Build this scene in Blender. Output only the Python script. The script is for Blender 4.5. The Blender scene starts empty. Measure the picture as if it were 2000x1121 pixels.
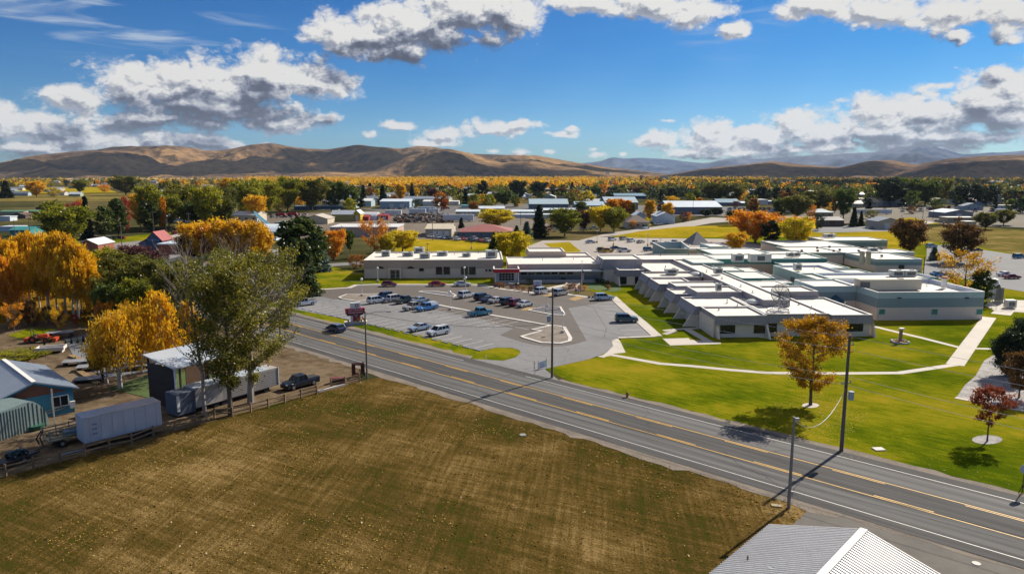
import bpy, bmesh, math, random
import numpy as np
from mathutils import Vector, Matrix, noise
S = bpy.context.scene
C = S.collection
PI = math.pi
# ------------------------------------------------------------ camera
H = 31.0; FPX = 1409.0; CX = 1000.0; CY = 560.5
PITCH = math.atan(222 / FPX)
cam = bpy.data.cameras.new('camera'); cam_o = bpy.data.objects.new('camera', cam); C.objects.link(cam_o)
cam.sensor_width = 36.0; cam.lens = 36.0 * FPX / 2000.0
cam_o.location = (0, 0, H); cam_o.rotation_euler = (PI/2 - PITCH, 0, 0)
cam.clip_end = 60000; cam.clip_start = 0.5
S.camera = cam_o
S.render.resolution_x = 1024; S.render.resolution_y = 573
S.view_settings.view_transform = 'Standard'; S.view_settings.look = 'None'
S.view_settings.exposure = 0.75; S.view_settings.gamma = 1.0
SUN_AZ = math.radians(45); SUN_EL = math.radians(35)

def ray(x, y):
    return Vector((x - CX, FPX*math.cos(PITCH) + (CY - y)*math.sin(PITCH), -FPX*math.sin(PITCH) + (CY - y)*math.cos(PITCH)))
def G(x, y, z=0.0):                       # the point of height z seen at a pixel of the 2000 px wide photograph
    d = ray(x, y); t = (z - H)/d.z
    return Vector((d.x*t, d.y*t, z))
def AE(x, y):
    d = ray(x, y).normalized()
    return math.atan2(d.x, d.y), math.asin(d.z)
def ppm(x, yb):                           # source pixels per metre at the ground point
    p = G(x, yb); return FPX/(p.y*math.cos(PITCH) + H*math.sin(PITCH))
def hgt(x, yb, yt):                       # height of a thing standing at (x,yb) whose top is at yt
    p = G(x, yb); d = ray(x, yt); return H + d.z*p.y/d.y

# ------------------------------------------------------------ world: sky with clouds
W = bpy.data.worlds.new('World'); S.world = W; W.use_nodes = True
nt = W.node_tree; nt.nodes.clear()
def N(tree, t, **k):
    n = tree.nodes.new(t)
    for a, b in k.items(): setattr(n, a, b)
    return n
def M2(tree, op, a, b=None, c=None, clamp=False):
    n = tree.nodes.new('ShaderNodeMath'); n.operation = op; n.use_clamp = clamp
    for i, v in enumerate((a, b, c)):
        if v is None: continue
        if isinstance(v, (int, float)): n.inputs[i].default_value = v
        else: tree.links.new(v, n.inputs[i])
    return n.outputs[0]
# cumulus banks: (pixel x, y, radius x, radius y) of the photograph
BANKS = [(150,190,95,32),(270,170,120,52),(400,160,150,60),(520,150,140,55),(620,165,95,38),(420,210,190,32),(560,232,100,22),(330,235,150,22),
 (640,230,35,16),(60,250,110,42),(160,268,110,36),(0,235,60,40),(280,275,110,28),(400,280,90,18),(60,290,140,22),
 (690,75,95,48),(800,60,150,60),(900,30,140,60),(980,20,80,60),(770,105,80,24),(1010,45,45,40),
 (1150,5,90,22),(1270,8,120,38),(1370,25,70,36),(1430,60,25,22),
 (1600,15,100,26),(1720,22,130,34),(1860,20,140,44),(1990,30,90,44),(1860,68,40,20),(1970,60,50,30),
 (1290,278,48,20),(1380,262,70,30),(1400,240,35,20),(1480,262,80,34),(1560,245,90,32),(1640,255,110,36),(1720,230,110,40),(1820,225,130,50),
 (1920,205,110,58),(2000,180,90,60),(1960,150,50,26),(1850,270,180,24),(1650,285,160,16),(1450,292,150,12),(1950,270,100,22),(1840,170,30,8),
 (782,243,42,11),(880,262,60,14),(960,250,75,17),(1020,242,50,9),(1090,258,28,8),(737,259,14,8),(860,278,60,10),(1010,298,30,8),(1150,288,14,6),(1112,246,16,5),(1295,237,10,5),(960,293,20,6),(1160,300,18,6),(1060,297,14,5),(1222,300,10,5),(1500,303,240,9),(1800,290,200,16),(200,296,200,12),(450,285,60,10),(1340,296,90,8),(1700,262,140,26),(1400,275,100,22),(1990,235,90,40)]
g = bpy.data.node_groups.new('cloud_density', 'ShaderNodeTree')
g.interface.new_socket('P', in_out='INPUT', socket_type='NodeSocketVector')
g.interface.new_socket('D', in_out='OUTPUT', socket_type='NodeSocketFloat')
gi = g.nodes.new('NodeGroupInput'); go = g.nodes.new('NodeGroupOutput')
warp = N(g, 'ShaderNodeTexNoise'); warp.inputs['Scale'].default_value = 9; warp.inputs['Detail'].default_value = 3
g.links.new(gi.outputs[0], warp.inputs['Vector'])
wv = N(g, 'ShaderNodeVectorMath', operation='MULTIPLY_ADD'); g.links.new(warp.outputs['Color'], wv.inputs[0]); wv.inputs[1].default_value = (.07, .03, 0); wv.inputs[2].default_value = (-.035, -.015, 0)
wa = N(g, 'ShaderNodeVectorMath', operation='ADD'); g.links.new(wv.outputs[0], wa.inputs[0]); g.links.new(gi.outputs[0], wa.inputs[1])
acc = None
for (bx, by, rx, ry) in BANKS:
    a0, e0 = AE(bx, by); a1, e1 = AE(bx + rx, by); a2, e2 = AE(bx, by - ry)
    ra, re = abs(a1 - a0), abs(e2 - e0)
    s1 = N(g, 'ShaderNodeVectorMath', operation='MULTIPLY_ADD'); g.links.new(wa.outputs[0], s1.inputs[0])
    s1.inputs[1].default_value = (1/ra, 1/re, 0); s1.inputs[2].default_value = (-a0/ra, -e0/re, 0)
    ln = N(g, 'ShaderNodeVectorMath', operation='LENGTH'); g.links.new(s1.outputs[0], ln.inputs[0])
    amp = min(1.0, .45 + ry/60)
    v = M2(g, 'MULTIPLY_ADD', ln.outputs['Value'], -amp, amp)
    acc = v if acc is None else M2(g, 'SMOOTH_MAX', acc, v, .18)
sc = N(g, 'ShaderNodeVectorMath', operation='MULTIPLY'); g.links.new(gi.outputs[0], sc.inputs[0]); sc.inputs[1].default_value = (1, 1.5, 1)
def bill(scale, detail, rough):
    n = N(g, 'ShaderNodeTexNoise'); n.inputs['Scale'].default_value = scale; n.inputs['Detail'].default_value = detail; n.inputs['Roughness'].default_value = rough
    g.links.new(sc.outputs[0], n.inputs['Vector']); return n.outputs['Fac']
vor = N(g, 'ShaderNodeTexVoronoi', feature='SMOOTH_F1'); vor.inputs['Scale'].default_value = 24; vor.inputs['Smoothness'].default_value = .35
vor.inputs['Detail'].default_value = 3; vor.inputs['Roughness'].default_value = .6; vor.inputs['Lacunarity'].default_value = 2.3
vw = N(g, 'ShaderNodeTexNoise'); vw.inputs['Scale'].default_value = 40; vw.inputs['Detail'].default_value = 2
g.links.new(sc.outputs[0], vw.inputs['Vector'])
vm = N(g, 'ShaderNodeVectorMath', operation='MULTIPLY_ADD'); g.links.new(vw.outputs['Color'], vm.inputs[0]); vm.inputs[1].default_value = (.02, .02, 0); g.links.new(sc.outputs[0], vm.inputs[2])
g.links.new(vm.outputs[0], vor.inputs['Vector'])
b1 = bill(26, 9, .62)
t = M2(g, 'MULTIPLY_ADD', b1, 2.0, -1.0)
t = M2(g, 'ADD', t, M2(g, 'MULTIPLY_ADD', vor.outputs['Distance'], -1.25, .40))
d = M2(g, 'ADD', acc, M2(g, 'MULTIPLY_ADD', t, .54, .62))
g.links.new(d, go.inputs[0])
tc = N(nt, 'ShaderNodeTexCoord'); sx = N(nt, 'ShaderNodeSeparateXYZ'); nt.links.new(tc.outputs['Generated'], sx.inputs[0])
az = M2(nt, 'ARCTAN2', sx.outputs[0], sx.outputs[1]); el = M2(nt, 'ARCSINE', sx.outputs[2])
def cl(da, de):
    cb = N(nt, 'ShaderNodeCombineXYZ'); nt.links.new(M2(nt, 'ADD', az, da), cb.inputs[0]); nt.links.new(M2(nt, 'ADD', el, de), cb.inputs[1])
    gn = N(nt, 'ShaderNodeGroup'); gn.node_tree = g; nt.links.new(cb.outputs[0], gn.inputs[0]); return gn.outputs[0], cb.outputs[0]
d0, Pv = cl(0, 0); d1, _ = cl(.005, .007); d2, _ = cl(.012, .040)
def rng(v, a, b, c=0., d=1., smooth=True):
    m = N(nt, 'ShaderNodeMapRange'); m.interpolation_type = 'SMOOTHSTEP' if smooth else 'LINEAR'
    nt.links.new(v, m.inputs[0])
    for i, q in enumerate((a, b, c, d)): m.inputs[i+1].default_value = q
    return m.outputs[0]
cover = rng(d0, -.04, .48)
thick = rng(d2, .0, 1.5, 0, 1, False)
relief = rng(M2(nt, 'SUBTRACT', d0, d1), -.30, .34, 0, 1, False)
edge = rng(d0, .1, 1.2, 1, 0)
lit = M2(nt, 'ADD', M2(nt, 'MULTIPLY', relief, .8), M2(nt, 'MULTIPLY', edge, .22))
lit = M2(nt, 'ADD', lit, M2(nt, 'MULTIPLY_ADD', thick, -1.2, .42), clamp=True)
cr = N(nt, 'ShaderNodeValToRGB'); nt.links.new(lit, cr.inputs[0])
e_ = cr.color_ramp.elements; e_[0].position = .0; e_[0].color = (.085, .095, .145, 1); e_[1].position = .95; e_[1].color = (1, .98, .95, 1)
x_ = e_.new(.28); x_.color = (.145, .165, .24, 1); x_ = e_.new(.52); x_.color = (.36, .39, .48, 1); x_ = e_.new(.76); x_.color = (.68, .69, .72, 1)
cs = N(nt, 'ShaderNodeVectorMath', operation='SCALE'); nt.links.new(cr.outputs[0], cs.inputs[0]); cs.inputs['Scale'].default_value = 4.7
sky = N(nt, 'ShaderNodeTexSky', sky_type='NISHITA'); sky.sun_disc = False
sky.sun_elevation = SUN_EL; sky.sun_rotation = SUN_AZ; sky.altitude = 450; sky.air_density = 1.0; sky.dust_density = .6; sky.ozone_density = 3.0
hs = N(nt, 'ShaderNodeHueSaturation'); hs.inputs['Saturation'].default_value = 1.35; hs.inputs['Value'].default_value = 1.0
nt.links.new(sky.outputs[0], hs.inputs['Color'])
# deepen the blue with height, as the photograph's air does
dk = rng(el, math.radians(0), math.radians(15), 0, 1, False)
tint = N(nt, 'ShaderNodeMix', data_type='RGBA'); nt.links.new(dk, tint.inputs[0]); tint.inputs[6].default_value = (.22, .38, .58, 1); tint.inputs[7].default_value = (.001, .26, .43, 1)
mu = N(nt, 'ShaderNodeMix', data_type='RGBA', blend_type='MULTIPLY'); mu.inputs[0].default_value = 1
nt.links.new(hs.outputs[0], mu.inputs[6]); nt.links.new(tint.outputs[2], mu.inputs[7])
# high streaky cirrus
cm = N(nt, 'ShaderNodeMapping'); cm.inputs['Rotation'].default_value = (0, 0, math.radians(9)); cm.inputs['Scale'].default_value = (3.2, 26, 1); nt.links.new(Pv, cm.inputs[0])
cn = N(nt, 'ShaderNodeTexNoise'); cn.inputs['Scale'].default_value = 2.2; cn.inputs['Detail'].default_value = 7; cn.inputs['Distortion'].default_value = .8; nt.links.new(cm.outputs[0], cn.inputs[0])
ca = rng(cn.outputs['Fac'], .46, .72, 0, .75)
def blob(px, py, rx, ry):
    a0, e0 = AE(px, py); a1, _ = AE(px+rx, py); _, e1 = AE(px, py-ry)
    s1 = N(nt, 'ShaderNodeVectorMath', operation='MULTIPLY_ADD'); nt.links.new(Pv, s1.inputs[0]); s1.inputs[1].default_value = (1/abs(a1-a0), 1/abs(e1-e0), 0); s1.inputs[2].default_value = (-a0/abs(a1-a0), -e0/abs(e1-e0), 0)
    ln = N(nt, 'ShaderNodeVectorMath', operation='LENGTH'); nt.links.new(s1.outputs[0], ln.inputs[0]); return rng(ln.outputs['Value'], .4, 1.15, 1, 0)
cmask = M2(nt, 'MAXIMUM', M2(nt, 'MAXIMUM', blob(170, 30, 340, 90), blob(380, 60, 220, 60)), M2(nt, 'MULTIPLY', blob(1440, 60, 130, 60), .6))
cir = M2(nt, 'MULTIPLY', ca, cmask)
mc = N(nt, 'ShaderNodeMix', data_type='RGBA'); nt.links.new(cir, mc.inputs[0]); nt.links.new(mu.outputs[2], mc.inputs[6]); mc.inputs[7].default_value = (3.0, 3.5, 4.2, 1)
mx = N(nt, 'ShaderNodeMix', data_type='RGBA'); nt.links.new(cover, mx.inputs[0]); nt.links.new(mc.outputs[2], mx.inputs[6]); nt.links.new(cs.outputs[0], mx.inputs[7])
bg = N(nt, 'ShaderNodeBackground'); bg.inputs['Strength'].default_value = .1; nt.links.new(mx.outputs[2], bg.inputs[0])
# higher up, out of frame, scattered pale cloud added as neutral fill light
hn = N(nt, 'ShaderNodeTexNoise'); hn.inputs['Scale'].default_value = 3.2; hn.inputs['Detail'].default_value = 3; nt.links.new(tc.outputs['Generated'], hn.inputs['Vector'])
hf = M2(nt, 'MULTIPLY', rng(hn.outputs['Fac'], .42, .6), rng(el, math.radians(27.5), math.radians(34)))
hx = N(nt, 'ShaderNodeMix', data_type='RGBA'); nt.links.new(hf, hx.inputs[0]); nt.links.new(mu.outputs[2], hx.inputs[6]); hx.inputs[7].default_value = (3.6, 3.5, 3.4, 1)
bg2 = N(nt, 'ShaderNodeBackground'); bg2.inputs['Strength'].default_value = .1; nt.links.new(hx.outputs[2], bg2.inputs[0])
# the cloud banks fill one part of the sky; beyond them it is plain and needs no cloud shader
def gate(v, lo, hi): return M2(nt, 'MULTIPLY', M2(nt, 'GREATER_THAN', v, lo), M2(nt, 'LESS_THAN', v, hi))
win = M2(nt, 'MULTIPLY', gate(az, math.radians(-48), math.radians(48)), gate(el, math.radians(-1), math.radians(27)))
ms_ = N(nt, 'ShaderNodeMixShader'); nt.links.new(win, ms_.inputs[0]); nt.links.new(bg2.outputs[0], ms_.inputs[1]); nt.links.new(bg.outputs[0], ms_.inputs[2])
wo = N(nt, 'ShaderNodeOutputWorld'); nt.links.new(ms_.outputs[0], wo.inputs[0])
# ------------------------------------------------------------ sun
sl = bpy.data.lights.new('sun', 'SUN'); sl.energy = 4.6; sl.angle = math.radians(.5); sl.color = (1, .90, .75)
so = bpy.data.objects.new('sun', sl); C.objects.link(so)
sd = Vector((math.sin(SUN_AZ)*math.cos(SUN_EL), math.cos(SUN_AZ)*math.cos(SUN_EL), math.sin(SUN_EL)))
so.rotation_euler = sd.to_track_quat('Z', 'Y').to_euler(); so.location = sd*200 + Vector((0, 100, 0))

# ------------------------------------------------------------ materials
_mc = {}
def mat(name, col, rough=.8, var=.25, scale=1.0, bump=0.0, metal=0.0, coat=0.0, spec=None, scale2=None, col2=None, streak=None, detail=5):
    """a procedural material: a base colour broken up by two sizes of noise"""
    if name in _mc: return _mc[name]
    m = bpy.data.materials.new(name); m.use_nodes = True; t = m.node_tree; b = t.nodes['Principled BSDF']
    geo = N(t, 'ShaderNodeNewGeometry'); src = geo.outputs['Position']
    mp = N(t, 'ShaderNodeMapping'); t.links.new(src, mp.inputs[0])
    if streak: mp.vector_type = 'TEXTURE'; mp.inputs['Rotation'].default_value = (0, 0, -streak[0]); mp.inputs['Scale'].default_value = (1/max(streak[1], .1), 1/streak[2], 1)
    n = N(t, 'ShaderNodeTexNoise'); n.inputs['Scale'].default_value = scale; n.inputs['Detail'].default_value = detail; n.inputs['Roughness'].default_value = .6
    t.links.new(mp.outputs[0], n.inputs['Vector'])
    n2 = N(t, 'ShaderNodeTexNoise'); n2.inputs['Scale'].default_value = scale2 or scale*.13; n2.inputs['Detail'].default_value = 3
    t.links.new(src, n2.inputs['Vector'])
    c2 = col2 or col
    lo = [c*(1-var) for c in col]; hi = [min(1, c*(1+var)) for c in c2]
    r = N(t, 'ShaderNodeMapRange'); t.links.new(n.outputs['Fac'], r.inputs[0]); r.inputs[1].default_value = .3; r.inputs[2].default_value = .7
    r2 = N(t, 'ShaderNodeMapRange'); t.links.new(n2.outputs['Fac'], r2.inputs[0]); r2.inputs[1].default_value = .35; r2.inputs[2].default_value = .65
    av = M2(t, 'MULTIPLY_ADD', r.outputs[0], .5, M2(t, 'MULTIPLY', r2.outputs[0], .5))
    mx = N(t, 'ShaderNodeMix', data_type='RGBA'); t.links.new(av, mx.inputs[0]); mx.inputs[6].default_value = (*lo, 1); mx.inputs[7].default_value = (*hi, 1)
    t.links.new(mx.outputs[2], b.inputs['Base Color'])
    b.inputs['Roughness'].default_value = rough; b.inputs['Metallic'].default_value = metal
    if coat: b.inputs['Coat Weight'].default_value = coat
    if spec is not None: b.inputs['Specular IOR Level'].default_value = spec
    if bump:
        bp = N(t, 'ShaderNodeBump'); bp.inputs['Strength'].default_value = min(1, bump); bp.inputs['Distance'].default_value = max(.02, bump*.25)
        t.links.new(n.outputs['Fac'], bp.inputs['Height']); t.links.new(bp.outputs[0], b.inputs['Normal'])
    _mc[name] = m; return m
def paint(name, col, metal=.35): return mat('paint_'+name, col, .32, .06, 2, 0, metal, .8)
def leafmat(name, cols, trans=.45):
    """foliage: a ramp of leaf colours picked per leaf and per tree; leaves let some sun through"""
    if name in _mc: return _mc[name]
    m = bpy.data.materials.new(name); m.use_nodes = True; t = m.node_tree; t.nodes.clear()
    at = N(t, 'ShaderNodeAttribute', attribute_name='rnd'); oi = N(t, 'ShaderNodeObjectInfo')
    v = M2(t, 'ADD', at.outputs['Fac'], M2(t, 'MULTIPLY_ADD', oi.outputs['Random'], .3, -.15), clamp=True)
    cr = N(t, 'ShaderNodeValToRGB'); t.links.new(v, cr.inputs[0]); el_ = cr.color_ramp.elements
    for i, c in enumerate(cols):
        p = i/(len(cols)-1)
        if i == 0: e = el_[0]
        elif i == len(cols)-1: e = el_[-1]
        else: e = el_.new(p)
        e.position = p; e.color = (*c, 1)
    df = N(t, 'ShaderNodeBsdfDiffuse'); tr = N(t, 'ShaderNodeBsdfTranslucent'); gl = N(t, 'ShaderNodeBsdfGlossy'); gl.inputs['Roughness'].default_value = .45
    t.links.new(cr.outputs[0], df.inputs[0]); t.links.new(cr.outputs[0], tr.inputs[0])
    ms = N(t, 'ShaderNodeMixShader'); ms.inputs[0].default_value = trans; t.links.new(df.outputs[0], ms.inputs[1]); t.links.new(tr.outputs[0], ms.inputs[2])
    m2 = N(t, 'ShaderNodeMixShader'); m2.inputs[0].default_value = .03; t.links.new(ms.outputs[0], m2.inputs[1]); t.links.new(gl.outputs[0], m2.inputs[2])
    o = N(t, 'ShaderNodeOutputMaterial'); t.links.new(m2.outputs[0], o.inputs[0]); _mc[name] = m; return m
def glass(name='window_glass', col=(.012, .018, .022)):
    if name in _mc: return _mc[name]
    m = mat(name, col, .12, .3, .8, spec=.35); return m

# ------------------------------------------------------------ objects
def tag(o, label=None, cat=None, group=None, kind=None):
    if label: o['label'] = label
    if cat: o['category'] = cat
    if group: o['group'] = group
    if kind: o['kind'] = kind
    return o
def thing(name, label, cat, loc=(0, 0, 0), rz=0, group=None, sc=None):
    o = bpy.data.objects.new(name, None); o.empty_display_size = .3; C.objects.link(o); o.location = loc; o.rotation_euler = (0, 0, rz)
    if sc: o.scale = sc if hasattr(sc, '__len__') else (sc, sc, sc)
    return tag(o, label, cat, group)
def link(name, me, parent=None, loc=None, rz=None):
    o = bpy.data.objects.new(name, me); C.objects.link(o)
    if parent is not None: o.parent = parent
    if loc is not None: o.location = loc
    if rz is not None: o.rotation_euler = (0, 0, rz)
    return o
def kids(o): return [c for c in bpy.data.objects if c.parent == o]
def pnormal(p):
    a = 0
    for i in range(len(p)):
        q = p[(i+1) % len(p)]; a += p[i][0]*q[1] - q[0]*p[i][1]
    return a
class MB:
    def __init__(s): s.v = []; s.f = []; s.m = []
    def add(s, vs, fs, mi=0):
        k = len(s.v); s.v += [tuple(v) for v in vs]; s.f += [tuple(k+i for i in f) for f in fs]; s.m += [mi]*len(fs); return s
    def box(s, x, y, z, sx, sy, sz, rz=0, mi=0, tilt=None):          # centre x,y ; z = bottom
        c, n = math.cos(rz), math.sin(rz); vs = []
        for dz in (0, sz):
            for dx, dy in ((-.5, -.5), (.5, -.5), (.5, .5), (-.5, .5)):
                px, py = dx*sx, dy*sy; vs.append((x + px*c - py*n, y + px*n + py*c, z + dz))
        return s.add(vs, [(0, 3, 2, 1), (4, 5, 6, 7), (0, 1, 5, 4), (1, 2, 6, 5), (2, 3, 7, 6), (3, 0, 4, 7)], mi)
    def prism(s, poly, z0, z1, mi=0, top=None, mtop=None, cap0=True):
        if pnormal(poly) < 0: poly = poly[::-1]; top = top[::-1] if top else None
        tp = top or poly; n = len(poly)
        s.add([(p[0], p[1], z0) for p in poly] + [(p[0], p[1], z1) for p in tp], [(i, (i+1) % n, n+(i+1) % n, n+i) for i in range(n)], mi)
        k = len(s.v) - 2*n
        s.f.append(tuple(k+n+i for i in range(n))); s.m.append(mi if mtop is None else mtop)
        if cap0: s.f.append(tuple(k+n-1-i for i in range(n))); s.m.append(mi)
        return s
    def tube(s, pts, rad, n=6, mi=0):
        pts = [Vector(p) for p in pts]; rad = rad if hasattr(rad, '__len__') else [rad]*len(pts)
        k = len(s.v)
        for i, p in enumerate(pts):
            d = (pts[min(i+1, len(pts)-1)] - pts[max(i-1, 0)]).normalized()
            a = d.orthogonal().normalized() if abs(d.z) < .99 else Vector((1, 0, 0)); b = d.cross(a); 
            a = b.cross(d)
            for j in range(n):
                t = 2*PI*j/n; s.v.append(tuple(p + (a*math.cos(t) + b*math.sin(t))*rad[i]))
        for i in range(len(pts)-1):
            for j in range(n): s.f.append((k+i*n+j, k+i*n+(j+1) % n, k+(i+1)*n+(j+1) % n, k+(i+1)*n+j)); s.m.append(mi)
        s.f.append(tuple(k+n-1-j for j in range(n))); s.m.append(mi)
        e = k + (len(pts)-1)*n; s.f.append(tuple(e+j for j in range(n))); s.m.append(mi); return s
    def cyl(s, x, y, z, r, h, n=14, mi=0, r2=None): return s.tube([(x, y, z), (x, y, z+h)], [r, r if r2 is None else r2], n, mi)
    def ball(s, x, y, z, r, mi=0, n=10, sz=1):
        k = len(s.v); m = n//2
        for i in range(m+1):
            t = PI*i/m
            for j in range(n): p = 2*PI*j/n; s.v.append((x + r*math.sin(t)*math.cos(p), y + r*math.sin(t)*math.sin(p), z + r*sz*math.cos(t)))
        for i in range(m):
            for j in range(n): s.f.append((k+i*n+j, k+(i+1)*n+j, k+(i+1)*n+(j+1) % n, k+i*n+(j+1) % n)); s.m.append(mi)
        return s
    def bar(s, a, b, w, h, mi=0):                                     # box beam between two points
        a, b = Vector(a), Vector(b); d = (b-a).normalized(); u = Vector((0, 0, 1)) if abs(d.z) < .95 else Vector((0, 1, 0)); r = d.cross(u).normalized(); u = r.cross(d)
        vs = [p + r*x*w/2 + u*y*h/2 for p in (a, b) for x, y in ((-1, -1), (1, -1), (1, 1), (-1, 1))]
        return s.add(vs, [(0, 1, 2, 3), (7, 6, 5, 4), (0, 4, 5, 1), (1, 5, 6, 2), (2, 6, 7, 3), (3, 7, 4, 0)], mi)
    def mesh(s, name, mats, smooth=False):
        me = bpy.data.meshes.new(name); me.from_pydata(s.v, [], s.f)
        for m in (mats if isinstance(mats, (list, tuple)) else [mats]): me.materials.append(m)
        me.polygons.foreach_set('material_index', s.m)
        if smooth: me.polygons.foreach_set('use_smooth', [True]*len(s.f))
        me.update(); return me
    def build(s, name, mats, parent=None, smooth=False, loc=None, rz=None):
        return link(name, s.mesh(name, mats, smooth), parent, loc, rz)
def fixn(o):
    bm = bmesh.new(); bm.from_mesh(o.data); bmesh.ops.recalc_face_normals(bm, faces=bm.faces); bm.to_mesh(o.data); bm.free(); return o
def bevel(o, w, seg=1):
    bm = bmesh.new(); bm.from_mesh(o.data if hasattr(o, 'data') else o)
    es = [e for e in bm.edges if len(e.link_faces) == 2 and e.calc_face_angle(0) > .5]
    bmesh.ops.bevel(bm, geom=es, offset=w, segments=seg, affect='EDGES', clamp_overlap=True); bm.to_mesh(o.data if hasattr(o, 'data') else o); bm.free(); return o
def text_mesh(body, size, mats, ext=.01, align='CENTER'):
    c = bpy.data.curves.new('lettering', 'FONT'); c.body = body; c.size = size; c.extrude = ext; c.align_x = align; c.align_y = 'CENTER'
    o = bpy.data.objects.new('lettering', c); C.objects.link(o); dg = bpy.context.evaluated_depsgraph_get(); dg.update()
    me = bpy.data.meshes.new_from_object(o.evaluated_get(dg)); bpy.data.objects.remove(o); me.materials.clear(); me.materials.append(mats); return me
try: W.cycles.sampling_method = 'MANUAL'; W.cycles.sample_map_resolution = 128
except Exception: pass
# ============================================================ SETTING
def ramp_ground(name, cols, scales, rough=.95, bump=.3, streak=None, pos=(.3, .45, .55, .7), streak2=None):
    m = bpy.data.materials.new(name); m.use_nodes = True; t = m.node_tree; b = t.nodes['Principled BSDF']
    src = N(t, 'ShaderNodeNewGeometry').outputs['Position']; mp = N(t, 'ShaderNodeMapping'); t.links.new(src, mp.inputs[0])
    if streak: mp.vector_type = 'TEXTURE'; mp.inputs['Rotation'].default_value = (0, 0, -streak[0]); mp.inputs['Scale'].default_value = (1/streak[1], 1/streak[2], 1)
    if streak2:
        mp2 = N(t, 'ShaderNodeMapping'); t.links.new(src, mp2.inputs[0]); mp2.vector_type = 'TEXTURE'; mp2.inputs['Rotation'].default_value = (0, 0, -streak2[0]); mp2.inputs['Scale'].default_value = (1/streak2[1], 1/streak2[2], 1)
    tot = None
    for i, (s_, w_) in enumerate(scales):
        n = N(t, 'ShaderNodeTexNoise'); n.inputs['Scale'].default_value = s_; n.inputs['Detail'].default_value = 6; n.inputs['Roughness'].default_value = .65
        t.links.new(mp.outputs[0] if (streak and i == 0) else (mp2.outputs[0] if streak2 and i == 1 else src), n.inputs['Vector'])
        if i == len(scales)-1: last = n
        v = M2(t, 'MULTIPLY_ADD', n.outputs['Fac'], w_, -.5*w_); tot = v if tot is None else M2(t, 'ADD', tot, v)
    tot = M2(t, 'ADD', tot, .5)
    cr = N(t, 'ShaderNodeValToRGB'); t.links.new(tot, cr.inputs[0]); e = cr.color_ramp.elements
    e[0].position = pos[0]; e[0].color = (*cols[0], 1); e[1].position = pos[-1]; e[1].color = (*cols[-1], 1)
    for p, c in zip(pos[1:-1], cols[1:-1]): q = e.new(p); q.color = (*c, 1)
    t.links.new(cr.outputs[0], b.inputs['Base Color']); b.inputs['Roughness'].default_value = rough; b.inputs['Specular IOR Level'].default_value = .0
    if bump:
        bp = N(t, 'ShaderNodeBump'); bp.inputs['Strength'].default_value = bump; bp.inputs['Distance'].default_value = .15
        t.links.new(last.outputs['Fac'], bp.inputs['Height']); t.links.new(bp.outputs[0], b.inputs['Normal'])
    return m
LAWN = ramp_ground('lawn_grass', [(.048, .078, .003), (.098, .122, .004), (.165, .165, .007), (.25, .195, .014)], [(.9, .6), (.05, 1.2), (6, .5)], bump=.3, streak=(math.radians(43), .35, 1.6))
LAWNY = ramp_ground('dry_lawn_grass', [(.13, .13, .008), (.24, .19, .01), (.32, .235, .014), (.40, .28, .03)], [(.3, .5), (.03, .8), (4, .3)], bump=.2)
FIELD = ramp_ground('stubble_grass', [(.036, .046, .006), (.052, .042, .009), (.090, .058, .016), (.145, .096, .032), (.25, .17, .07)], [(1.0, .8), (1.2, .7), (.05, 1.7), (5, 1.0)], bump=.8, streak=(math.radians(28), .14, 1.4), streak2=(math.radians(97), .07, 1.6), pos=(.16, .32, .50, .68, .86))
EARTH = ramp_ground('yard_earth', [(.05, .035, .02), (.11, .08, .05), (.16, .12, .08), (.2, .15, .1)], [(.5, .6), (.06, .6), (5, .3)], bump=.4)
ORCH = ramp_ground('leaf_strewn_grass', [(.03, .045, .008), (.11, .07, .012), (.25, .13, .012), (.09, .1, .01)], [(.6, .9), (.09, .6), (3, .4)], bump=.4)
FAR = ramp_ground('valley_floor', [(.028, .035, .016), (.055, .055, .024), (.10, .085, .035), (.17, .13, .06)], [(.004, 1.0), (.03, .5), (.3, .25)], bump=0)
TAN = ramp_ground('cured_grass', [(.20, .13, .07), (.36, .25, .12), (.5, .36, .18), (.56, .42, .22)], [(.0022, .9), (.012, .5)], bump=0, streak=(.05, .35, 2.4))
PASTURE = ramp_ground('pasture_grass', [(.06, .065, .02), (.13, .11, .03), (.20, .15, .05), (.30, .23, .10)], [(.02, .8), (.12, .6), (2, .2)], bump=.1, streak=(0, .4, 1.6))
CONC = mat('concrete', (.46, .42, .37), .85, .12, 1.2, .05)
KERB = mat('kerb_concrete', (.55, .52, .48), .8, .1, 2)
LOT = mat('weathered_asphalt', (.162, .162, .168), .9, .22, .9, .08, scale2=.08)
LOTD = mat('fresh_asphalt', (.088, .074, .064), .85, .14, 1.5, .06, scale2=.1)
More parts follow.
